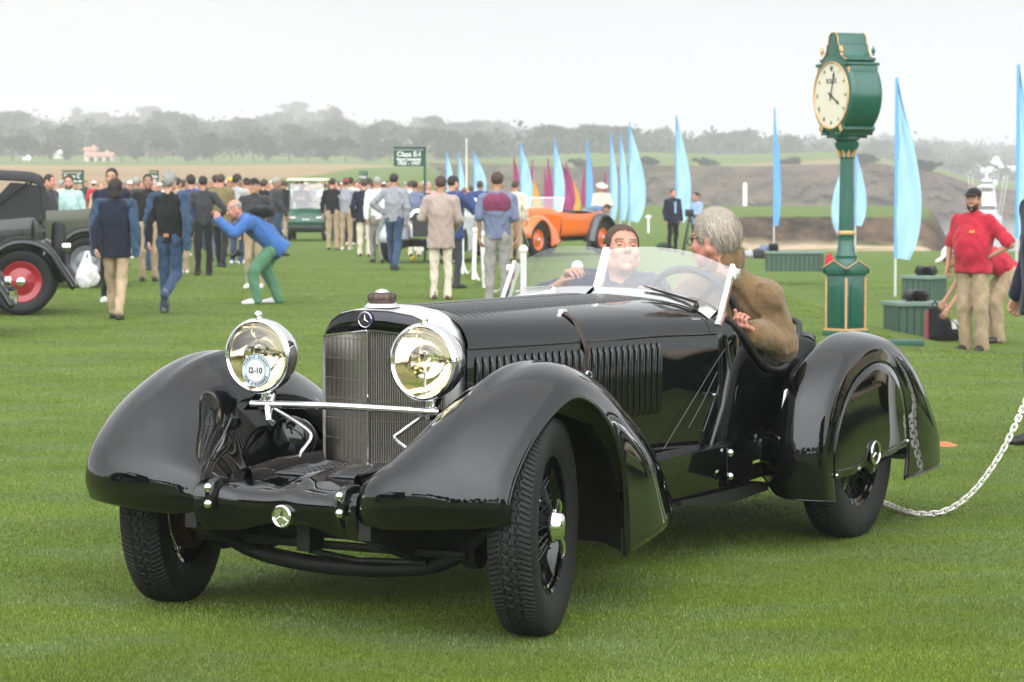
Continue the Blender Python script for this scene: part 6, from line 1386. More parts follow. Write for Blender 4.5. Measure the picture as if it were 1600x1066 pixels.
def old_car(label, loc, yaw, body, wing, disc, top=None, tail=.55, boff=1.05, H=0.0, r=.41, wb=3.1, tr=.70, spare=True, bumper=False, plate=None, style='tourer', second=None):
    c = thing('vintage_car', label, 'car', loc, yaw); second = second or body
    for x, y in ((wb / 2, tr), (wb / 2, -tr), (-wb / 2, tr), (-wb / 2, -tr)): simple_wheel(c, x, y, r, disc)
    for s in (1, -1):
        f, b = wb / 2, -wb / 2
        if style == 'tourer':
            strip_wing(c, [(f + .58, .42), (f + .48, .66), (f + .22, .87), (f - .08, .90), (f - .38, .74), (f - .68, .46), (f - .95, .36)], .30, wing, s * (tr + .02))
            strip_wing(c, [(b + .62, .36), (b + .46, .58), (b + .26, .84), (b - .02, .93), (b - .32, .84), (b - .52, .56), (b - .66, .34)], .30, wing, s * (tr + .02))
            MB().box((0, s * (tr + .0), .35), (wb - 1.5, .28, .035)).build('running_board', wing, c, bevel=.008)
        else:
            G = patch(FF, 8, 5); G = G * np.array([1, s, 1]) * np.array([1, tr / .78, 1]); G[..., 0] += f
            o = MB().grid(G, flip=s < 0).build('wing', wing, c, smooth=75); md = o.modifiers.new('t', 'SOLIDIFY'); md.thickness = .01
            strip_wing(c, [(b + .60, .30), (b + .50, .56), (b + .28, .86), (b - .02, .95), (b - .36, .82), (b - .68, .5), (b - .86, .30)], .30, second, s * tr)
        h = MB(); h.lathe([(.115, .0), (.122, .01), (.12, -.03), (.09, -.1), (.03, -.14), (0, -.14)], 24, 'X', (f + .12, s * .42, .95)); hl = h.build('headlamp', CHROME, c)
        MB().lathe([(.115, .0), (.08, .018), (0, .026)], 24, 'X', (f + .12, s * .42, .95)).build('lens', M('lamp_glass_white', (.6, .6, .56), .08, var=0, coat=.5), hl)
    f, b = wb / 2, -wb / 2
    def sec(x, w, z0, zs, zt): return [(x, -w * .9, z0), (x, -w, zs * .75 + z0 * .25), (x, -w, zs), (x, -w * .72, zt - .02), (x, 0, zt), (x, w * .72, zt - .02), (x, w, zs), (x, w, zs * .75 + z0 * .25), (x, w * .9, z0)]
    MB().grid(patch([sec(f - .12, .30, .5, .98, 1.10), sec(f - .6, .36, .48, 1.0, 1.12), sec(f - 1.15, .48, .45, 1.0, 1.13)], 4, 3)).build('bonnet', body, c, smooth=50)
    rd = MB().prism([(-.29, .50), (-.31, 1.0), (-.22, 1.11), (0, 1.14), (.22, 1.11), (.31, 1.0), (.29, .50)], f - .12, f - .02, 'X').build('radiator', CHROME, c, bevel=.02)
    MB().prism([(-.23, .55), (-.25, .98), (-.18, 1.05), (0, 1.07), (.18, 1.05), (.25, .98), (.23, .55)], f - .02, f - .012, 'X').build('grille', M('radiator_dark', (.04, .04, .04), .5, metal=.6), rd)
    MB().grid(patch([sec(f - 1.15, .48, .45, 1.0, 1.13), sec(f - 1.35, .60, .45, .98, 1.06)], 3, 3)).build('cowl', body, c, smooth=50)
    tailx = b - (tail if style == 'tourer' else 1.0)
    rows = []
    for x, w, z in ((f - 1.35, .60, .98 + H * .6), (f - 1.9, .66, .94 + H), (b + .3, .68, .95 + H), (b - tail * .4, .64, .98 + H), (tailx, .56 if style == 'tourer' else .2, .96 + H if style == 'tourer' else .6)):
        rows.append([(x, -w * .35, .42), (x, -w * .92, .45), (x, -w, .7), (x, -w, z), (x, -w * .94, z + .015)])
    G = patch(rows, 4, 3)
    for s in (1, -1): MB().grid(G * np.array([1, -s, 1]), flip=s < 0).build('body_side', second if style == 'tourer' else body, c, smooth=50)
    e = G[-1]; MB().grid([[tuple(p * np.array([1, k, 1])) for p in e] for k in np.linspace(-1, 1, 7)]).build('tail_panel', second, c, smooth=50)
    if style != 'tourer':
        dk = [(b - .05, .62, .98), (b - .4, .52, .95), (tailx, .2, .62)]; MB().grid(patch([[(x, -w, z - .03), (x, -w * .5, z + .03), (x, 0, z + .045), (x, w * .5, z + .03), (x, w, z - .03)] for x, w, z in dk], 4, 3)).build('rear_deck', second, c, smooth=50)
    for y in (.3, -.3): MB().box((-.5, y, .78), (.16, .5, .55), Euler((0, -.2, 0)).to_matrix()).build('seat_back', LEATHER, c, bevel=.05)
    if style == 'tourer': MB().box((b + .05, 0, .80), (.16, 1.0, .5), Euler((0, -.2, 0)).to_matrix()).build('seat_back', LEATHER, c, bevel=.05)
    wx = f - 1.3; ws = MB()
    wh = 1.42 if style == 'tourer' else 1.33; P = [(wx, -.62, 1.02), (wx - .14, -.60, wh), (wx - .14, .60, wh), (wx, .62, 1.02)]
    for i in range(4): ws.tube([P[i], P[(i + 1) % 4]], .016, 8)
    wf = ws.build('windscreen_frame', SILVER, c); MB().add(P, [(0, 1, 2, 3)]).build('glass', GLASS, wf)
    if top:
        rows = []
        for x, z, w in ((wx - .12, 1.50, .60), (wx - .7, 1.58, .64), (-.6, 1.60, .66), (b + .1, 1.57, .66), (b - tail * .7, 1.53, .64), (b - tail * .95, 1.42, .62), (b - tail, .98, .60)):
            rows.append([(x, -w, z + H - .10), (x, -w * .93, z + H - .02), (x, -w * .5, z + H + .02), (x, 0, z + H + .03), (x, w * .5, z + H + .02), (x, w * .93, z + H - .02), (x, w, z + H - .10)])
        t = MB().grid(patch(rows, 4, 3)).build('folding_top', top, c, smooth=60); md = t.modifiers.new('t', 'SOLIDIFY'); md.thickness = .012
        for s in (1, -1):
            q = MB(); q.add([(b - tail, s * .61, 1.36 + H), (b + .12, s * .655, 1.47 + H), (b + .02, s * .65, 1.44 + H), (b - .02, s * .655, 1.0 + H), (b - tail, s * .60, .98 + H)], [(0, 1, 2, 3, 4)] if s > 0 else [(4, 3, 2, 1, 0)])
            qq = MB().add([(b - tail, s * .615, 1.40 + H), (b + .12, s * .645, 1.45 + H), (b + .55, s * .655, .99 + H), (b - tail, s * .605, .97 + H)], [(0, 1, 2, 3)]).build('side_curtain', top, c, solid=.012)
            MB().tube([(b - .1, s * .66, 1.46 + H), (b + .55, s * .67, .98 + H)], .014, 6).build('top_iron', BLACK, c); MB().tube([(wx - .7, s * .65, 1.5 + H), (wx - .55, s * .66, 1.0 + H)], .014, 6).build('top_iron', BLACK, c)
    if spare:
        sp = empty('spare_wheel', (b - tail - .18, 0, .76), PI / 2, c); MB().lathe(DISC_T, 40, 'Y').build('tyre', RUBBER, sp, smooth=50); MB().lathe([(RR + .01, -.06), (.1, -.05), (0, -.05)], 32, 'Y').build('wheel_disc', disc, sp)
    if bumper:
        bb = MB(); bb.grid([[(b - boff - .05 * (1 - (y / .8) ** 2), y, z) for z in (.36, .40, .46, .50)] for y in np.linspace(-.82, .82, 15)]); bb.build('bumper', CHROME, c, solid=.02)
        tl = MB().lathe([(0, .03), (.05, .03), (.05, -.03), (0, -.05)], 16, 'X', (b - .60, .62, .60)).build('tail_lamp', CHROME, c); MB().lathe([(0, -.052), (.04, -.05), (.042, -.03)], 14, 'X', (b - .60, .62, .60)).build('lens', M('red_lens', (.35, .01, .01), .2), tl)
    if plate:
        MB().box((b - tail - .30, .52, .66), (.01, .20, .16)).build('number_plate', plate, c, bevel=.003); MB().tube([(b - tail - .24, .55, .84), (b - tail - .34, .55, .84)], .05, 14).build('tail_lamp', CHROME, c)
    for x in (-.4, .4): MB().box((x, 0, .38), (1.6, .9, .1)).build('chassis', UNDER, c)
    if style == 'tourer': MB().tube([(-wb / 2, -tr, r), (-wb / 2, tr, r)], .05, 8).build('axle', UNDER, c)
    return c
def cars():
    GREENP = M('dark_green_lacquer', (.012, .018, .012), .18, coat=.5, var=.1); TOPM = M('black_hood_cloth', (.022, .022, .024), .85, var=.25, scale=14, bump=.4, bscale=60)
    REDW = M('red_wheel_paint', (.33, .012, .022), .3, coat=.4, var=.1); ORANGE = M('orange_lacquer', (.72, .135, .012), .10, coat=.6, var=.05); GREYP = M('slate_grey_lacquer', (.035, .040, .046), .10, coat=.6, var=.05); SILV = M('silver_grey_lacquer', (.42, .43, .44), .12, coat=.7, var=.05)
    CREAM = M('cream_lacquer', (.52, .43, .30), .25, coat=.4, var=.06); BLUEP = M('grey_disc', (.14, .15, .16), .3, var=.2, coat=.3); RED = M('red_lacquer', (.42, .03, .03), .2, coat=.4, var=.05)
    def rear_wheel_at(px, py, yaw, wb, tr, side):
        q = Vector(stand_at(px, py)); c, s = math.cos(yaw), math.sin(yaw); lx, ly = -wb / 2, side * tr
        return (q.x - (lx * c - ly * s), q.y - (lx * s + ly * c), q.z)
    y = R(188); old_car('dark green vintage tourer with raised black top and red disc wheels', rear_wheel_at(34, 493, y, 3.1, .70, 1), y, GREENP, PAINT, REDW, TOPM, .26, H=.19, r=.415, plate=M('purple_plate', (.08, .03, .16), .5))
    y = R(190); old_car('olive green vintage tourer with open cockpit parked beyond the soft top car', rear_wheel_at(130, 450, y, 3.0, .70, 1), y, M('olive_lacquer', (.05, .055, .03), .3, coat=.3, var=.15), PAINT, BLUEP, None, .26, H=.22, r=.41, spare=True)
    y = R(190); old_car('black vintage car with chrome rear bumper cut off at the lower left corner', rear_wheel_at(-78, 530, y, 3.1, .70, 1), y, PAINT, PAINT, BLACK, None, .2, .64, r=.41, spare=False, bumper=True)
    y = R(-121); q = stand_at(838, 402)
    c, s = math.cos(y), math.sin(y); lx, ly = 1.5, .72
    old_car('orange and slate grey open roadster with orange spoked wheels parked behind the fence', (q[0] - (lx * c - ly * s), q[1] - (lx * s + ly * c), q[2]), y, ORANGE, ORANGE, M('orange_wheel', (.6, .12, .02), .3, coat=.3), None, r=.39, wb=3.0, tr=.72, spare=False, style='roadster', second=GREYP)
    y = R(-112); x, d, z = at_depth(705, 56); old_car('silver grey open roadster with two small windscreens behind the man in the taupe blazer', (x, d, z), y, SILV, SILV, GREYP, None, r=.39, wb=3.0, tr=.72, spare=False, style='roadster')
    x, d, z = at_depth(128, 62); old_car('bright red vintage car in the crowd under the left sign', (x, d, z), R(200), RED, RED, GREYP, None, spare=False)
    for i, (x, d, yw, m, lb) in enumerate(((6.6, 14.6, -118, CREAM, 'cream vintage car out on the right'), (8.6, 20.5, -120, GREYP, 'grey vintage car out on the right'), (4.9, 8.2, -60, PAINT, 'black vintage car near the photographer on the right'), (-5.5, -6, 70, PAINT, 'black vintage car behind the photographer'), (1.5, -10, 80, GREENP, 'dark green vintage car behind the photographer'), (-7.5, 7.2, 80, PAINT, 'black vintage car left of the photographer'))):
        old_car(lb, (x, d, gz(x, d)), R(yw), m, m, GREYP, CREAM if i == 0 else TOPM)
cars()

# ================================================================ golf cart
def golf_cart():
    x, y, z = at_depth(483, 78); g = thing('golf_cart', 'dark green golf cart with cream roof driving up the aisle of the crowd', 'golf cart', (x, y, z), R(-90)); s = 1.0
    GR = M('cart_green', (.012, .075, .045), .25, coat=.4, var=.05)
    P = patch([[(1.12, -.52, .42), (1.16, 0, .42), (1.12, .52, .42)], [(1.15, -.54, .60), (1.20, 0, .60), (1.15, .54, .60)], [(.95, -.52, .80), (1.0, 0, .84), (.95, .52, .80)], [(.70, -.50, .92), (.70, 0, .95), (.70, .50, .92)], [(.66, -.50, .5), (.66, 0, .5), (.66, .50, .5)]], 5, 5)
    MB().grid(P).build('front_cowl', GR, g, smooth=60)
    MB().box((1.10, 0, .38), (.16, 1.0, .16)).build('front_bumper', BLACK, g, bevel=.04)
    for sg in (1, -1): MB().box((1.17, sg * .38, .68), (.03, .17, .07)).build('headlight', M('cart_lamp', (.6, .6, .6), .2), g, bevel=.02)
    for xx in (.80, -.75):
        for sg in (1, -1): simple_wheel(g, xx, sg * .50, .23, BLACK)
    MB().box((0, 0, .30), (1.9, .95, .10)).build('floor', BLACK, g, bevel=.02)
    MB().box((-.75, 0, .55), (.9, 1.05, .42)).build('rear_body', GR, g, bevel=.08)
    MB().box((-.25, 0, .80), (.5, 1.0, .14)).build('seat', M('cart_seat', (.5, .45, .36), .6), g, bevel=.04); MB().box((-.50, 0, 1.08), (.12, 1.0, .42)).build('seat_back', MATS['cart_seat'], g, bevel=.04)
    MB().box((-.05, 0, 1.80), (1.75, 1.20, .07), taper=.94).build('roof', M('cart_cream', (.62, .56, .45), .5, var=.05), g, bevel=.03)
    for sg in (1, -1):
        MB().tube([(.72, sg * .50, .9), (.55, sg * .52, 1.78)], .02, 8).build('roof_post', BLACK, g); MB().tube([(-.70, sg * .52, .7), (-.72, sg * .54, 1.78)], .02, 8).build('roof_post', BLACK, g)
    MB().add([(.73, -.49, .93), (.73, .49, .93), (.57, .5, 1.75), (.57, -.5, 1.75)], [(0, 1, 2, 3)]).build('windscreen', thin_glass('cart_glass', (.9, .92, .92), 1.6), g)
    MB().tube([(.42 + .0, .17 * math.cos(a) + .22, 1.02 + .13 * math.sin(a)) for a in np.linspace(0, 2 * PI, 20, endpoint=False)], .015, 6, closed=True).build('steering_wheel', BLACK, g)
    MB().box((1.185, 0, .62), (.01, .2, .05)).build('maker_plate', WHITE, g)
    person('golf cart driver in dark jacket and yellow cap behind the windscreen of the cart', (x - .22, y + .15, z + .25), 0, mk(ank_l=(.1, -.5, .2), ank_r=(-.1, -.5, .2), knee_l=(.1, -.45, .62), knee_r=(-.1, -.45, .62), hip_l=(.09, 0, .66), hip_r=(-.09, 0, .66), pelvis=(0, 0, .70), belly=(0, .02, .86), chest=(0, .02, 1.05), neck=(0, .03, 1.22), head=(0, 0, 1.38), sh_l=(.18, .02, 1.16), sh_r=(-.18, .02, 1.16), el_l=(.24, -.12, .95), el_r=(-.24, -.12, .95), wr_l=(.12, -.36, 1.0), wr_r=(-.12, -.36, 1.0), toe_l=(.1, -.68, .12), toe_r=(-.1, -.68, .12)), 1.76, 'tan', 'short', 'dark', dict(JK), C_['charcoal'], {}, C_['khaki'], 'black', 'cap', C_['yellow'], cell=.02)
golf_cart()

# ================================================================ feather flags
FLAGC = {'blue': M('flag_blue', (.33, .54, .72), .8, var=.05, trans=.0), 'deep': M('flag_deep_blue', (.14, .36, .66), .8, var=.05), 'magenta': M('flag_magenta', (.30, .025, .13), .8, var=.08), 'orange': M('flag_orange', (.70, .33, .03), .8, var=.06)}
POLEM = M('pole_grey', (.55, .56, .57), .4, metal=.4, var=.05)
def flag(px, top, base, w, cm, d, shape=1.0, lean=0, label=None, bottom=None):
    p0 = Vector(at_depth(px, d)); s = FPX / d; H = (base - top) / s; zb = CH + (292 - base) * d / FPX; wd = w / s
    f = thing('feather_flag', label, 'flag', (p0.x, d, zb), 0, 'feather flags along the lawn')
    zg = gz(p0.x, d) - zb
    MB().tube([(0, 0, zg - .1), (0, 0, H * .5), (lean * .1, 0, H * 1.0)], [.024, .018, .008], 8).build('pole', POLEM, f)
    zc = H * (1 - ((bottom or (base - (base - top) * .12)) - top) / (base - top)); rows = []
    for k in np.linspace(0, 1, 26):
        z = H * .985 - (H * .985 - zc) * k
        out = wd * (math.sin(min(1, k / .72) * PI / 2) ** 1.25) * (1 if k < .72 else 1 - .45 * ((k - .72) / .28) ** 2.2) * shape
        rows.append([(.012 + out * u, .13 * wd * math.sin(u * 5 + k * 3.3 + px) * u + .05 * wd * math.sin(u * 13 - k * 8 + px) + .03 * wd * math.sin(u * 4 + k * 21), z - .10 * wd * u * k) for u in np.linspace(0, 1, 9)])
    MB().grid(rows).build('cloth', FLAGC[cm], f, smooth=60, solid=.004)
    MB().tube([(0, 0, zc), (0, 0, H * .985)], .028, 6).build('sleeve', FLAGC['deep' if cm == 'blue' else cm], f)
def flags():
    B = 'pale blue feather flag '
    for a in ((1056, 179, 362, 23, 'blue', 92, B + 'behind the man in the dark suit', 346), (1209, 167, 378, 10, 'deep', 78, 'narrow furled blue feather flag right of the driver', 352), (1322, 232, 392, -24, 'blue', 70, B + 'half hidden behind the clock column', 371), (1336, 232, 385, 16, 'blue', 74, B + 'just right of the clock column', 352), (1399, 118, 437, 38, 'blue', 44.5, 'tall pale blue feather flag standing right of the clock', 403), (1588, 97, 420, 26, 'blue', 47, 'tall blue feather flag at the right edge', 372),
              (983, 190, 352, 25, 'blue', 100, B + 'with the widest sail, left of the dark suit', 345), (969, 205, 348, 12, 'blue', 103, B + 'second from the widest sail', 344), (954, 205, 348, 11, 'blue', 105, B + 'beside the straw hat man', 344), (917, 217, 342, 9, 'deep', 112, 'slim blue feather flag above the bending man', 330), (866, 214, 340, 16, 'blue', 112, B + 'among the magenta ones', 330), (814, 222, 338, 18, 'blue', 114, B + 'left of the magenta group', 330), (741, 234, 336, 19, 'blue', 116, B + 'left of the man with the maroon sweater', 312), (717, 238, 336, 9, 'blue', 122, 'slim blue feather flag right of the navy jacket man', 315), (698, 236, 334, 10, 'blue', 124, 'slim blue feather flag above the taupe blazer', 300),
              (803, 244, 338, 8, 'magenta', 126, 'magenta feather flag left of the pale blue one', 300), (832, 248, 338, -7, 'magenta', 126, 'magenta feather flag behind the orange one', 330), (856, 246, 338, 8, 'magenta', 124, 'magenta feather flag left of the tall pale blue', 332), (851, 262, 338, 6, 'magenta', 128, 'short magenta feather flag of the left pair', 332), (878, 254, 338, 20, 'magenta', 122, 'broad magenta feather flag above the orange car', 334), (884, 252, 338, 14, 'magenta', 130, 'magenta feather flag behind the broad magenta one', 330), (913, 262, 338, -6, 'magenta', 128, 'slim magenta feather flag by the blue one', 325), (946, 268, 340, -8, 'magenta', 124, 'magenta feather flag behind the straw hat', 332), (834, 278, 338, 10, 'orange', 130, 'orange feather flag among the magenta ones', 334), (897, 282, 338, 9, 'orange', 130, 'orange feather flag right of the broad magenta one', 333)):
        px, top, base, w, cm, d, lb, bt = a; flag(px, top, base, w, cm, d, label=lb, bottom=bt)
    p = at_depth(729, 150); t = thing('flagpole', 'thin white pole rising behind the blue flags', 'pole', p); MB().tube([(0, 0, 0), (0, 0, 4.3)], [.05, .03], 8).build('shaft', WHITE, t); MB().ball((0, 0, 4.33), .07).build('finial', WHITE, t)
flags()

# ================================================================ street clock
def street_clock():
    GRN = M('clock_green', (.008, .085, .058), .28, coat=.3, var=.1, scale=8); GLD = M('clock_gilt', (.62, .36, .16), .4, metal=.3, var=.15); DIAL = M('dial_cream', (.66, .62, .50), .5, var=.03); HAND = M('hand_green', (.004, .030, .022), .4)
    d = 28.0; p = at_dist(1321, 521, d); c = thing('street_clock', 'tall green and gold street clock on a fluted column', 'clock', (p.x, d, p.z), R(204))
    bs = empty('plinth', (0, 0, 0), R(-75), c)
    a = .145
    for z0, z1, w in ((-.06, .03, a + .03), (.03, .055, a + .02), (.055, .62, a), (.62, .66, a + .012)):
        MB().box((0, 0, (z0 + z1) / 2), (2 * w, 2 * w, z1 - z0)).build('plinth_block', GRN if z0 != .03 else GLD, bs, bevel=.006)
    for k in range(4):
        Rk = Matrix.Rotation(k * PI / 2, 4, 'Z')
        m = MB(); m.T = Rk; arch = [(-.085, .10), (.085, .10), (.085, .50)] + [(.085 * math.cos(t), .50 + .06 * math.sin(t)) for t in np.linspace(.2, PI - .2, 8)] + [(-.085, .50)]
        m.prism([(q[0], q[1]) for q in arch], a + .0, a + .012, 'X'); m.build('panel', GRN, bs, bevel=.005)
        m = MB(); m.T = Rk; m.tube([(a, a, .06), (a, a, .60)], .012, 8); m.build('gilt_edge', GLD, bs)
        m = MB(); m.T = Rk; m.prism([(-a - .03, .64), (a + .03, .64), (a + .03, .70), (0, .78), (-a - .03, .70)], a - .02, a + .03, 'X'); m.build('gable', GRN, bs, bevel=.004)
        m = MB(); m.T = Rk; m.tube([(a + .033, -a - .03, .70), (a + .033, 0, .78), (a + .033, a + .03, .70)], .006, 6); m.build('gable_trim', GLD, bs)
    co = MB(); co.lathe([(.14, .70), (.13, .78), (.115, .80), (.118, .83), (.10, .86), (.095, .92), (.088, .93), (.086, 1.06), (.092, 1.07), (.092, 1.09), (.080, 1.10)], 32); co.build('column_foot', GRN, c, smooth=35)
    MB().lathe([(.0925, 1.055), (.097, 1.065), (.097, 1.085), (.0925, 1.095)], 28).build('gilt_ring', GLD, c)
    fl = MB(); rows = []
    for i in range(96):
        t = 2 * PI * i / 96; q = 1 - .07 * abs(math.sin(t * 8)); rows.append([(.080 * q * math.cos(t), .080 * q * math.sin(t), 1.10), (.070 * q * math.cos(t), .070 * q * math.sin(t), 1.88)])
    fl.grid(rows, closed_u=True); fl.build('column', GRN, c, smooth=20)
    MB().lathe([(.07, 1.86), (.085, 1.88), (.082, 1.92), (.10, 1.95), (.125, 1.99), (.13, 2.03), (.11, 2.05), (.14, 2.07), (.14, 2.10), (0, 2.10)], 28).build('capital', GRN, c, smooth=35)
    for k in range(10):
        t = 2 * PI * k / 10; m = MB(); m.T = Matrix.Rotation(t, 4, 'Z'); m.tube([(.078, 0, 1.875), (.092, 0, 1.93), (.12, 0, 1.955)], [.014, .018, .006], 6, flat=.5); m.build('gilt_leaf', GLD, c)
    z0 = 2.53; Rd = .388; D = .185
    hd = empty('clock_head', (0, 0, z0), 0, c)
    MB().lathe([(0, -D), (Rd - .05, -D), (Rd - .03, -D - .012), (Rd + .01, -D), (Rd + .03, -D + .03), (Rd + .03, -D + .05), (Rd + .02, -D + .06), (Rd + .02, D - .06), (Rd + .03, D - .05), (Rd + .03, D - .03), (Rd + .01, D), (Rd - .03, D + .012), (Rd - .05, D), (0, D)], 72, 'X').build('drum', GRN, hd, smooth=35)
    half = [(0, .665), (.045, .660), (.085, .625), (.098, .575), (.10, .545), (.125, .535), (.135, .48), (.17, .42), (.225, .385), (.27, .378), (.285, .395), (.285, .36), (.25, .35), (.24, .25), (.20, .2)]
    out = half + [(-y, z) for y, z in half[::-1][:-1]]
    MB().prism(out, -D + .012, D - .012, 'X').build('pediment', GRN, hd, smooth=25, bevel=.004)
    for sx in (1, -1):
        e = MB(); L = [(sx * (D - .008), y, z) for y, z in half[:10]]; e.tube(L, .006, 6); e.tube([(x, -y, z) for x, y, z in L], .006, 6); e.build('gilt_scroll', GLD, hd)
        for sy in (1, -1):
            f = MB(); f.lathe([(0, .0), (.018, .0), (.010, .02), (.022, .04), (.020, .06), (.008, .085), (0, .11)], 12, 'Z', (sx * (D + .01), sy * .20, .42)); f.build('finial', GLD if sx > 0 else GRN, hd)
    for sy in (1, -1):
        MB().box((0, sy * .275, .325), (2 * D + .02, .12, .035)).build('cornice', GRN, hd, bevel=.008)
        MB().box((0, sy * .285, .24), (2 * D - .03, .10, .13)).build('bracket_block', GRN, hd, bevel=.006); MB().box((0, sy * .30, .165), (2 * D - .0, .09, .025)).build('bracket_trim', GRN, hd, bevel=.006)
        MB().box((D - .012, sy * .305, .24), (.012, .05, .11)).build('gilt_panel', GLD, hd, bevel=.004)
        MB().box((0, sy * .20, -.345), (2 * D + .02, .09, .09), Euler((sy * .6, 0, 0)).to_matrix()).build('lower_bracket', GRN, hd, bevel=.008); MB().box((0, sy * .14, -.405), (2 * D + .04, .10, .03)).build('bracket_trim', GRN, hd, bevel=.006)
        MB().box((D + .012, sy * .19, -.345), (.012, .05, .09), Euler((sy * .6, 0, 0)).to_matrix()).build('gilt_panel', GLD, hd, bevel=.004)
    MB().box((0, 0, -.40), (2 * D - .02, .26, .10)).build('neck_block', GRN, hd, bevel=.01)
    for sx in (1, -1):
        fc = empty('dial', (sx * (D + .006), 0, 0), 0 if sx > 0 else PI, hd)
        MB().lathe([(0, .004), (.338, .004), (.340, .0)], 64, 'X').build('dial_plate', DIAL, fc)
        MB().lathe([(.338, .004), (.343, .018), (.354, .02), (.360, .012), (.360, -.01)], 64, 'X').build('dial_rim', GLD, fc, smooth=50)
        B = Matrix.Translation((.0055, 0, 0)) @ FACE_X
        ms = []
        for k, tx in enumerate(['I', 'II', 'III', 'IV', 'V', 'VI', 'VII', 'VIII', 'IX', 'X', 'XI']):
            t = PI / 2 - (k + 1) * PI / 6; me = text_mesh(tx, .058, .0006, bold=.0012, sx=.75); me.transform(B @ Matrix.Translation((.285 * math.cos(t), .285 * math.sin(t), 0)) @ Matrix.Rotation(t - PI / 2, 4, 'Z')); ms.append(me)
        join_meshes('roman_numerals', ms, HAND, fc)
        text_obj('dial_name', 'ROLEX', .072, HAND, fc, B @ Matrix.Translation((0, .150, 0)), .0006, .0016, .95)
        cr = MB()
        for k in range(5):
            t = PI / 2 + (k - 2) * .42; cr.prism([(-.006, 0), (.006, 0), (.001, .042), (-.001, .042)], 0, .002); 
            for v in range(len(cr.v) - 8, len(cr.v)):
                x_, y_, z_ = cr.v[v]; t2 = (k - 2) * -.42; cr.v[v] = (x_ * math.cos(t2) - y_ * math.sin(t2), x_ * math.sin(t2) + y_ * math.cos(t2), z_)
            cr.ball((.045 * math.cos(t), .045 * math.sin(t), .001), (.006, .006, .002), 8, 4)
        cr.prism([(.016 * math.cos(q), .007 * math.sin(q) - .002) for q in np.linspace(0, 2 * PI, 12, endpoint=False)], 0, .002)
        for v in range(len(cr.v)):
            q = B @ Matrix.Translation((0, .262, 0)) @ Vector(cr.v[v]); cr.v[v] = q[:]
        cr.build('crown_emblem', HAND, fc)
        for nm, ang, L, w in (('minute_hand', PI / 2 - .26, .265, .013), ('hour_hand', PI / 2 - 2.10, .190, .019)):
            m = MB(); m.prism([(-.06, -w * .6), (-.05, w * .6), (0, w * .5), (L * .70, w * .42), (L * .8, w * 1.1), (L, 0), (L * .8, -w * 1.1), (L * .70, -w * .42), (0, -w * .5)], .004 if L > .2 else .001, .008 if L > .2 else .004)
            T = B @ Matrix.Translation((0, 0, .004)) @ Matrix.Rotation(ang, 4, 'Z')
            m.v = [(T @ Vector(q))[:] for q in m.v]; m.build(nm, HAND, fc, smooth=0)
        MB().lathe([(0, .02), (.014, .02), (.014, .005)], 16, 'X').build('centre_boss', HAND, fc)
street_clock()

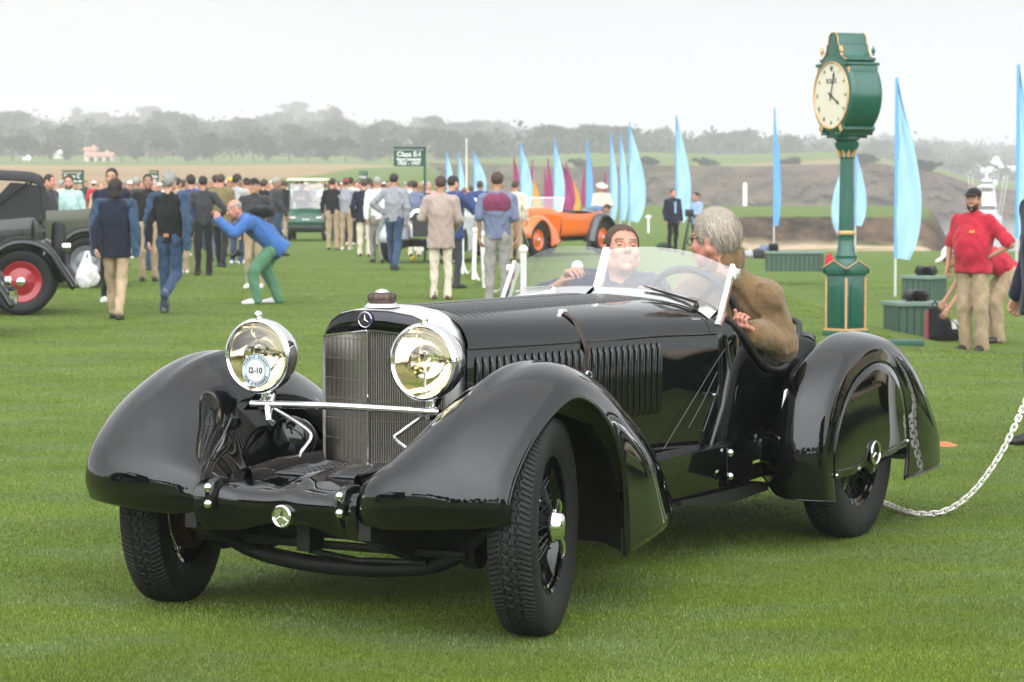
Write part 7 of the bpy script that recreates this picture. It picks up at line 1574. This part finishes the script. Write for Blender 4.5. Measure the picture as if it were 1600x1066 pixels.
# ================================================================ cabinets, bags, signs
def props():
    BG = M('cabinet_green', (.045, .088, .060), .6, var=.12, scale=6); BT = M('cabinet_lid', (.15, .21, .175), .6, var=.1); 
    def cabinet(label, px, py, d, w, dp, h, rot, lamps=2):
        p = at_dist(px, py, d); c = thing('utility_cabinet', label, 'cabinet', (p.x, d, p.z), rot)
        MB().box((0, 0, h / 2), (w - .03, dp - .03, h)).build('carcass', BG, c)
        n = max(3, int(w / .085))
        for i in range(n):
            for s in (1, -1):
                MB().box((-w / 2 + (i + .5) * w / n, s * dp / 2, h / 2), (w / n - .012, .02, h)).build('slat', BG, c)
        n2 = max(3, int(dp / .085))
        for i in range(n2):
            for s in (1, -1): MB().box((s * w / 2, -dp / 2 + (i + .5) * dp / n2, h / 2), (.02, dp / n2 - .012, h)).build('slat', BG, c)
        MB().box((0, 0, h + .02), (w + .07, dp + .07, .05)).build('lid', BT, c, bevel=.006)
        return c, p, h + .045
    def flood(label, loc, rot):
        f = thing('floodlight', label, 'floodlight', loc, rot); MB().box((0, 0, .075), (.17, .11, .12), Euler((.5, 0, 0)).to_matrix()).build('lamp_housing', BLACK, f, bevel=.012); MB().tube([(-.1, 0, 0), (-.1, 0, .08), (.1, 0, .08), (.1, 0, 0)], .008, 6).build('bracket', BLACK, f); MB().box((0, -.055, .10), (.13, .01, .08), Euler((.5, 0, 0)).to_matrix()).build('lamp_glass', M('flood_glass', (.06, .06, .06), .1), f)
    c, p, h = cabinet('green slatted cabinet with grey green lid in front of the black backpack', 1427, 527, 32.5, .58, .50, .40, R(14)); flood('black floodlight on the lid of the front green cabinet', (p.x - .05, p.y, p.z + h), R(60)); flood('second black floodlight on the front green cabinet', (p.x + .10, p.y + .05, p.z + h), R(-30))
    c, p, h = cabinet('green slatted cabinet standing behind the other one, nearer the sea', 1444, 474, 40, .50, .46, .38, R(-42)); flood('black floodlight on the rear green cabinet', (p.x - .05, p.y, p.z + h), R(40)); flood('black floodlight at the right on the rear green cabinet', (p.x + .10, p.y, p.z + h), R(-60))
    c, p, h = cabinet('long low green slatted box on the lawn left of the clock', 1241, 424, 50, 1.06, .42, .34, R(-2)); flood('black floodlight at the left end of the long low box', (p.x - .40, p.y, p.z + h), 0)
    p = at_dist(1296, 424, 49.5); b = thing('red_bag', 'bright red bag leaning against the end of the long box', 'bag', p); np_mesh('bag_body', *vol([ell_((0, 0, .15), (.09, .08, .16), .03), cap_((-.05, 0, .28), (.03, 0, .33), .02, k=.03), cut_((0, 0, .01), (0, 0, -1), .01)], .012, .02, wr=.006), C_['red'], b)
    # backpack and cup beside the front cabinet
    p = at_dist(1473, 534, 31.6); b = thing('backpack', 'black backpack leaning on the front green cabinet', 'backpack', p, R(10))
    np_mesh('pack', *vol([cap_((-.08, 0, .10), (-.11, .02, .36), .12, .08, .05), cap_((.06, -.02, .09), (-.03, -.02, .27), .10, .08, .05), cap_((.12, -.04, .06), (.14, -.04, .08), .07, k=.05), cut_((0, 0, 0), (0, 0, -1), .01)], .012, .02, wr=.006), C_['black'], b)
    MB().tube(catmull([(.02, -.13, .30), (.13, -.16, .2), (.17, -.14, .04)], 6), .016, 6, flat=.4).build('strap', C_['black'], b); MB().tube([(-.14, 0, .44), (-.10, 0, .49), (-.06, 0, .43)], .012, 6).build('grab_handle', C_['black'], b)
    MB().box((-.205, .0, .2), (.02, .10, .34)).build('side_trim', cloth('pack_red', (.25, .04, .05)), b)
    p = at_dist(1492, 514, 31.5); t = thing('paper_cup', 'white paper cup held low beside the black backpack', 'cup', (p.x, 31.5, p.z)); MB().lathe([(0, 0), (.035, 0), (.045, .10), (.041, .10), (.033, .006), (0, .006)], 20).build('cup_wall', WHITE, t); MB().lathe([(.047, .097), (.047, .106), (0, .108)], 20).build('cup_lid', WHITE, t)
    p = at_dist(1405, 556, 26.5); t = thing('ground_board', 'flat dark green board lying on the grass behind the rear wing', 'board', (p.x, 26.5, gz(p.x, 26.5))); MB().box((0, 0, .025), (.46, .30, .05)).build('board', M('board_green', (.01, .075, .05), .5), t, bevel=.006)
    # heap of camera bags, tripod
    p = at_depth(1187, 74); t = thing('bag_heap', 'heap of dark gear bags with a white sack at the lawn edge', 'bags', p)
    for nm, c, r, m in (('gear_bag', (0, 0, .14), (.26, .2, .16), 'charcoal'), ('gear_bag', (.28, .1, .12), (.22, .18, .13), 'black'), ('gear_bag', (.12, -.05, .27), (.16, .14, .10), 'slate'), ('gear_bag', (-.30, .0, .11), (.2, .16, .12), 'lightgrey')): np_mesh(nm, *vol([ell_(c, r, .03), cap_((c[0] - .1, c[1], c[2] + .05), (c[0] + .12, c[1], c[2] + .09), .05, k=.04)], .025, .04, wr=.02, wf=15), C_[m], t)
    p = at_depth(1037, 72); t = thing('gear_bag', 'small dark bag on the grass beside the man in the dark suit', 'bag', p); np_mesh('bag_body', *vol([ell_((0, 0, .1), (.2, .13, .11), .03), cap_((.1, 0, .1), (.25, 0, .05), .05, k=.04)], .02, .04, wr=.01), C_['dkgreen'], t)
    p = at_depth(1077, 66); t = thing('camera_tripod', 'black camera tripod with gear between the suited man and the driver', 'tripod', p)
    for a in (0, 2.1, 4.2): MB().tube([(0, 0, 1.0), (.34 * math.cos(a), .34 * math.sin(a), 0)], .025, 6).build('leg', BLACK, t)
    MB().box((0, 0, 1.1), (.22, .16, .18)).build('head', BLACK, t, bevel=.02)
    # class signs
    SG = M('sign_green', (.010, .060, .038), .45, var=.05); SW = M('sign_white', (.75, .75, .72), .5, var=.02)
    def sign(label, px, base, lines, bw_=.63, bh=.33, pole=2.42, side=-1, d=None):
        q = stand_at(px, base) if d is None else at_depth(px, d); t = thing('class_sign', label, 'sign', q)
        MB().box((0, 0, pole / 2), (.05, .05, pole)).build('post', SG, t); MB().box((side * bw_ / 2, 0, pole - .02), (bw_ + .05, .05, .045)).build('arm', SG, t)
        b = MB().box((side * (bw_ / 2 + .02), -.0, pole - .075 - bh / 2), (bw_, .03, bh)).build('board', SG, t)
        for tx, sz, zz in lines: text_obj('sign_line', tx, sz, SW, t, Matrix.Translation((side * (bw_ / 2 + .02), -.017, pole - .075 - bh / 2 + zz)) @ Matrix.Rotation(PI / 2, 4, 'X'), .0008, .003)
        return t
    sign('green hanging sign reading Class E-1 on a tall green post', 664, 410, [('Class E-I', .145, .085), ('Figoni Centennial', .072, -.02), ('1923 - 1937', .10, -.105)])
    sign('green hanging sign reading Class C above the bearded man', 131, 372, [('Class C', .13, .06), ('Classic open cars', .075, -.06)], .50, .27, 2.0, -1, d=66)
    sign('small distant green class sign in the crowd right of the golf cart', 574, 372, [('Class', .12, .0)], .26, .22, 2.1, -1, d=88); sign('small distant green class sign above the grey haired walker', 248, 372, [('Class', .12, .0)], .26, .22, 2.1, -1, d=84)
    # rope fence
    posts = [(636, 376, 0), (649, 391, -6), (660, 392, 3), (722, 428, 0), (740, 437, 2), (757, 450, -3), (787, 474, 2), (818, 500, 0), (902, 556, 0)]
    pts = []
    for i, (px, py, tl) in enumerate(posts):
        q = stand_at(px, py); t = thing('fence_post', ['white post at the far end of the rope fence', 'leaning white post by the sign post', 'white post just right of the sign post', 'white post right of the cream trousers', 'white post left of the grey trousers', 'thin white post at the feet of the maroon sweater man', 'white post hidden by the grey trousers', 'white post behind the left windscreen post', 'round topped white post seen through the windscreen'][i], 'post', q, 0, 'white posts of the rope fence')
        t.rotation_euler = (0, R(tl), 0); MB().tube([(0, 0, -.05), (0, 0, .80)], .036, 10).build('shaft', WHITE, t); MB().ball((0, 0, .84), .055, 14, 8).build('ball_top', WHITE, t); pts.append(Vector(q))
    L = []
    for a, b in zip(pts[2:], pts[3:]):
        for k in np.linspace(0, 1, 9)[:-1]: q = a.lerp(b, k); L.append((q.x, q.y, q.z + .30 - .24 * math.sin(PI * k) ** .6))
    rp = thing('rope', 'white rope sagging low between the fence posts', 'rope', (0, 0, 0)); MB().tube(L, .022, 6).build('strand', WHITE, rp)
    # hurdle-like white stands by the sign
    p = stand_at(1013, 340) ; t = thing('marker_stake', 'short white stake on the far fairway', 'stake', at_depth(1013, 128)); MB().tube([(0, 0, 0), (0, 0, .9)], .05, 6).build('shaft', WHITE, t); MB().box((0, 0, .8), (.3, .06, .08)).build('cross_bar', WHITE, t)
    p = at_dist(1164, 316, 205); t = thing('marker_stake', 'tall white marker post in front of the cliff', 'stake', p); MB().tube([(0, 0, -1), (0, 0, 1.35)], .17, 8).build('shaft', WHITE, t); MB().ball((0, 0, 1.35), .17).build('rounded_top', WHITE, t)
    q = stand_at(645, 406); t = thing('yellow_marker', 'small yellow marker lying in the grass by the sign post', 'marker', q); np_mesh('marker_body', *vol([ell_((0, 0, .03), (.05, .04, .04), .02), ell_((.02, 0, .06), (.025, .03, .03), .02)], .008, .02, wr=.004), C_['yellow'], t)
    q = ground_pt(1474, 696); t = thing('orange_disc', 'flat orange disc lying in the grass behind the rear wing', 'disc', q); MB().lathe([(0, .012), (.05, .012), (.075, .006), (.085, 0), (0, 0)], 28).build('disc', M('orange_plastic', (.70, .17, .06), .5), t); MB().lathe([(.05, .0125), (.048, .018), (.03, .018), (.028, .0125)], 24).build('raised_ring', MATS['orange_plastic'], t)
props()

def chain():
    m = M('chain_white', (.74, .72, .66), .5, var=.12, scale=60)
    c = thing('white_chain', 'white chain sagging from the right edge to behind the rear wheel', 'chain', (0, 0, 0))
    pts = [at_dist(1352, 772, 13.2), at_dist(1382, 786, 12.9), at_dist(1420, 800, 12.62), at_dist(1455, 803, 12.58), at_dist(1490, 792, 12.6), at_dist(1525, 763, 12.62), at_dist(1560, 715, 12.65), at_dist(1585, 667, 12.7), at_dist(1610, 610, 12.8), at_dist(1650, 510, 12.75)]
    L = catmull([tuple(p) for p in pts], 30); seg = np.linalg.norm(np.diff(L, axis=0), axis=1); S_ = np.concatenate([[0], np.cumsum(seg)]); step = .029; me = None; k = 0
    for s in np.arange(.0, S_[-1], step):
        p = np.array([np.interp(s, S_, L[:, i]) for i in range(3)]); q = np.array([np.interp(s + .01, S_, L[:, i]) for i in range(3)]); t = Vector(q - p).normalized()
        if me is None:
            b = MB(); a = np.linspace(0, 2 * PI, 16, endpoint=False); b.tube([((.0105 if abs(math.cos(x)) > .01 else 0) * np.sign(math.cos(x)) + .0110 * math.cos(x), .0125 * math.sin(x), 0) for x in a], .0047, 6, closed=True); me = obj_data(b.build('link', m, smooth=80))
        o = link_mesh('link', me, c); Mx = t.to_track_quat('X', 'Z').to_matrix().to_4x4() @ Matrix.Rotation(PI / 2 * (k % 2) + .35, 4, 'X'); Mx.translation = Vector(p); o.matrix_local = Mx; k += 1
    st = thing('chain_post', 'white chain post outside the picture', 'post', (pts[-1].x, 12.75, 0)); MB().tube([(0, 0, 0), (0, 0, .95)], .03, 10).build('shaft', WHITE, st); MB().lathe([(0, 0), (.06, 0), (.06, .03), (.03, .05)], 20).build('foot', WHITE, st)
chain()

# ================================================================ far shore: houses and a boat
def far_things():
    PK = M('pink_stucco', (.62, .45, .38), .8, var=.06); RF = M('tile_roof', (.42, .20, .14), .8, var=.2); WS = M('white_stucco', (.72, .70, .66), .7, var=.05); SH = M('window_dark', (.03, .035, .04), .2); GR_ = M('grey_roof', (.55, .53, .50), .7, var=.1)
    def house(label, px, py, d, w, dp, h, wall, roof, ridge=1.2, arches=0, rot=0, cols=3):
        p = at_dist(px, py, d); b = thing('house', label, 'house', (p.x, d, p.z - .4), rot)
        MB().box((0, 0, h / 2), (w, dp, h)).build('wall', wall, b)
        r = MB(); r.prism([(-dp / 2 - .3, h), (dp / 2 + .3, h), (0, h + ridge)], -w / 2 - .3, w / 2 + .3, 'X'); rf = r.build('roof', roof, b); MB().box((w * .25, .3, h + ridge * .8), (.7, .7, 1.2)).build('chimney', wall, rf)
        for i in range(cols):
            x = -w / 2 + (i + .5) * w / cols
            if arches:
                a = [(x - w / cols * .32, .3), (x + w / cols * .32, .3), (x + w / cols * .32, h * .6)] + [(x + w / cols * .32 * math.cos(t), h * .6 + w / cols * .32 * math.sin(t) * .9) for t in np.linspace(.3, PI - .3, 6)] + [(x - w / cols * .32, h * .6)]
                MB().prism(a, -dp / 2 - .06, -dp / 2 + .1, 'Y').build('archway', SH, b)
            else:
                f = MB().box((x, -dp / 2, h * .55), (w / cols * .5, .12, h * .4)).build('window', WS, b); MB().box((x, -dp / 2 - .06, h * .55), (w / cols * .42, .06, h * .33)).build('pane', SH, f)
        return b
    house('pink arcaded villa with tiled roof at the foot of the wooded hill', 158, 253, 606, 5.6, 4, 1.7, PK, RF, .9, 1, 0, 3); house('pale upper block of the pink villa', 142, 250, 616, 2.6, 3, 2.6, PK, RF, .8, 0, 0, 2)
    house('tiny white cottage left of the pink villa', 42, 252, 603, 1.2, 1.2, .8, WS, WS, .5, 0, 0, 1); house('pale house among trees left of the villa', 91, 245, 640, 2, 2, 1.3, WS, GR_, .5, 0, 0, 2)
    house('white gabled house on the far shore above the boat', 1556, 288, 900, 9, 7, 4.0, WS, WS, 6.0, 0, R(72), 3)
    for px, py, d, w, h, wl, rf, lb in ((1424, 268, 960, 5, 2.6, WS, RF, 'small white house left above the far cliff'), (1446, 262, 985, 4, 3, PK, RF, 'small pink house above the far cliff'), (1477, 272, 980, 5, 2.4, WS, GR_, 'small white house beside the far trees'), (1512, 272, 960, 8, 4, PK, RF, 'broad pinkish house left of the white gable'), (1533, 280, 940, 6, 4, WS, GR_, 'pale house adjoining the white gable'), (1583, 284, 930, 6, 4.5, WS, GR_, 'pale house right of the white gable'), (1504, 282, 950, 6, 3, WS, GR_, 'low pale house under the pinkish one'), (1236, 236, 960, 5, 2, PK, RF, 'pinkish house behind the cliff top course'), (632, 232, 800, 5, 2.4, WS, GR_, 'pale house glimpsed among the trees above the sign'), (592, 236, 780, 4, 2.4, WS, RF, 'light house in the trees left of the sign'), (820, 236, 820, 4, 2, WS, GR_, 'little white house in the wood behind the flags')):
        house(lb, px, py, d, w, 4, h, wl, rf, .35 * h, 0, rnd.uniform(-.4, .4), 3)
    d = 330; p = at_dist(1541, 340, d); s = d / FPX
    b = thing('motor_yacht', 'white motor yacht with radar mast anchored behind the stout man', 'boat', (p.x, d, -4.0), R(-105)); WB = M('gelcoat_white', (.80, .80, .79), .25, coat=.3, var=.02)
    G = patch([[(-4, 1.5, .0), (-4, 1.7, 1.5), (-4, 1.7, 1.7)], [(0, 1.6, 0), (0, 1.9, 1.6), (0, 1.9, 1.9)], [(3.4, .9, 0), (3.6, 1.3, 1.9), (3.7, 1.3, 2.2)], [(5.0, .02, 0), (5.8, .02, 2.2), (6, .02, 2.6)]], 6, 4)
    for sg in (1, -1): MB().grid(G * np.array([1, sg, 1]), flip=sg < 0).build('hull', WB, b)
    MB().box((.4, 0, 1.75), (8.0, 3.2, .1)).build('deck', WB, b)
    MB().box((0, 0, 2.7), (4.4, 2.7, 1.9), taper=.85).build('cabin', WB, b, bevel=.15); MB().box((0.1, 0, 3.0), (4.35, 2.55, .5), taper=.92).build('cabin_glass', SH, b)
    MB().box((-.2, 0, 4.3), (3.0, 2.3, 1.2), taper=.85).build('flybridge', WB, b, bevel=.12); MB().box((-.2, 0, 5.6), (2.6, 2.1, .14)).build('hard_top', WB, b, bevel=.05)
    for sx in (-1.3, .9):
        for sy in (.9, -.9): MB().tube([(sx, sy, 4.8), (sx, sy, 5.6)], .06, 6).build('top_post', WB, b)
    MB().box((-.2, 0, 6.1), (1.6, 1.4, .9), taper=.8).build('tower', WB, b, bevel=.1); MB().box((-.2, 0, 6.1), (1.62, 1.42, .3)).build('tower_glass', M('tinted_green_glass', (.03, .09, .07), .15), b)
    MB().lathe([(0, 6.6), (.12, 6.6), (.10, 7.4), (0, 7.4)], 10).build('mast', WB, b); MB().ball((0, .30, 7.7), (.38, .38, .42), 14, 8).build('radar_dome', WB, b); MB().ball((0, -.45, 7.6), (.30, .30, .36), 14, 8).build('radar_dome', WB, b); MB().ball((.5, 1.1, 6.1), (.28, .28, .36), 12, 8).build('radar_dome', WB, b)
    for y in (-2.4, -1.9, 2.1, 2.6): MB().tube([(-.5, y * .7, 2), (-.9, y, 7.2)], .03, 5).build('outrigger', WB, b)
    p = at_dist(1560, 336, 560)
far_things()
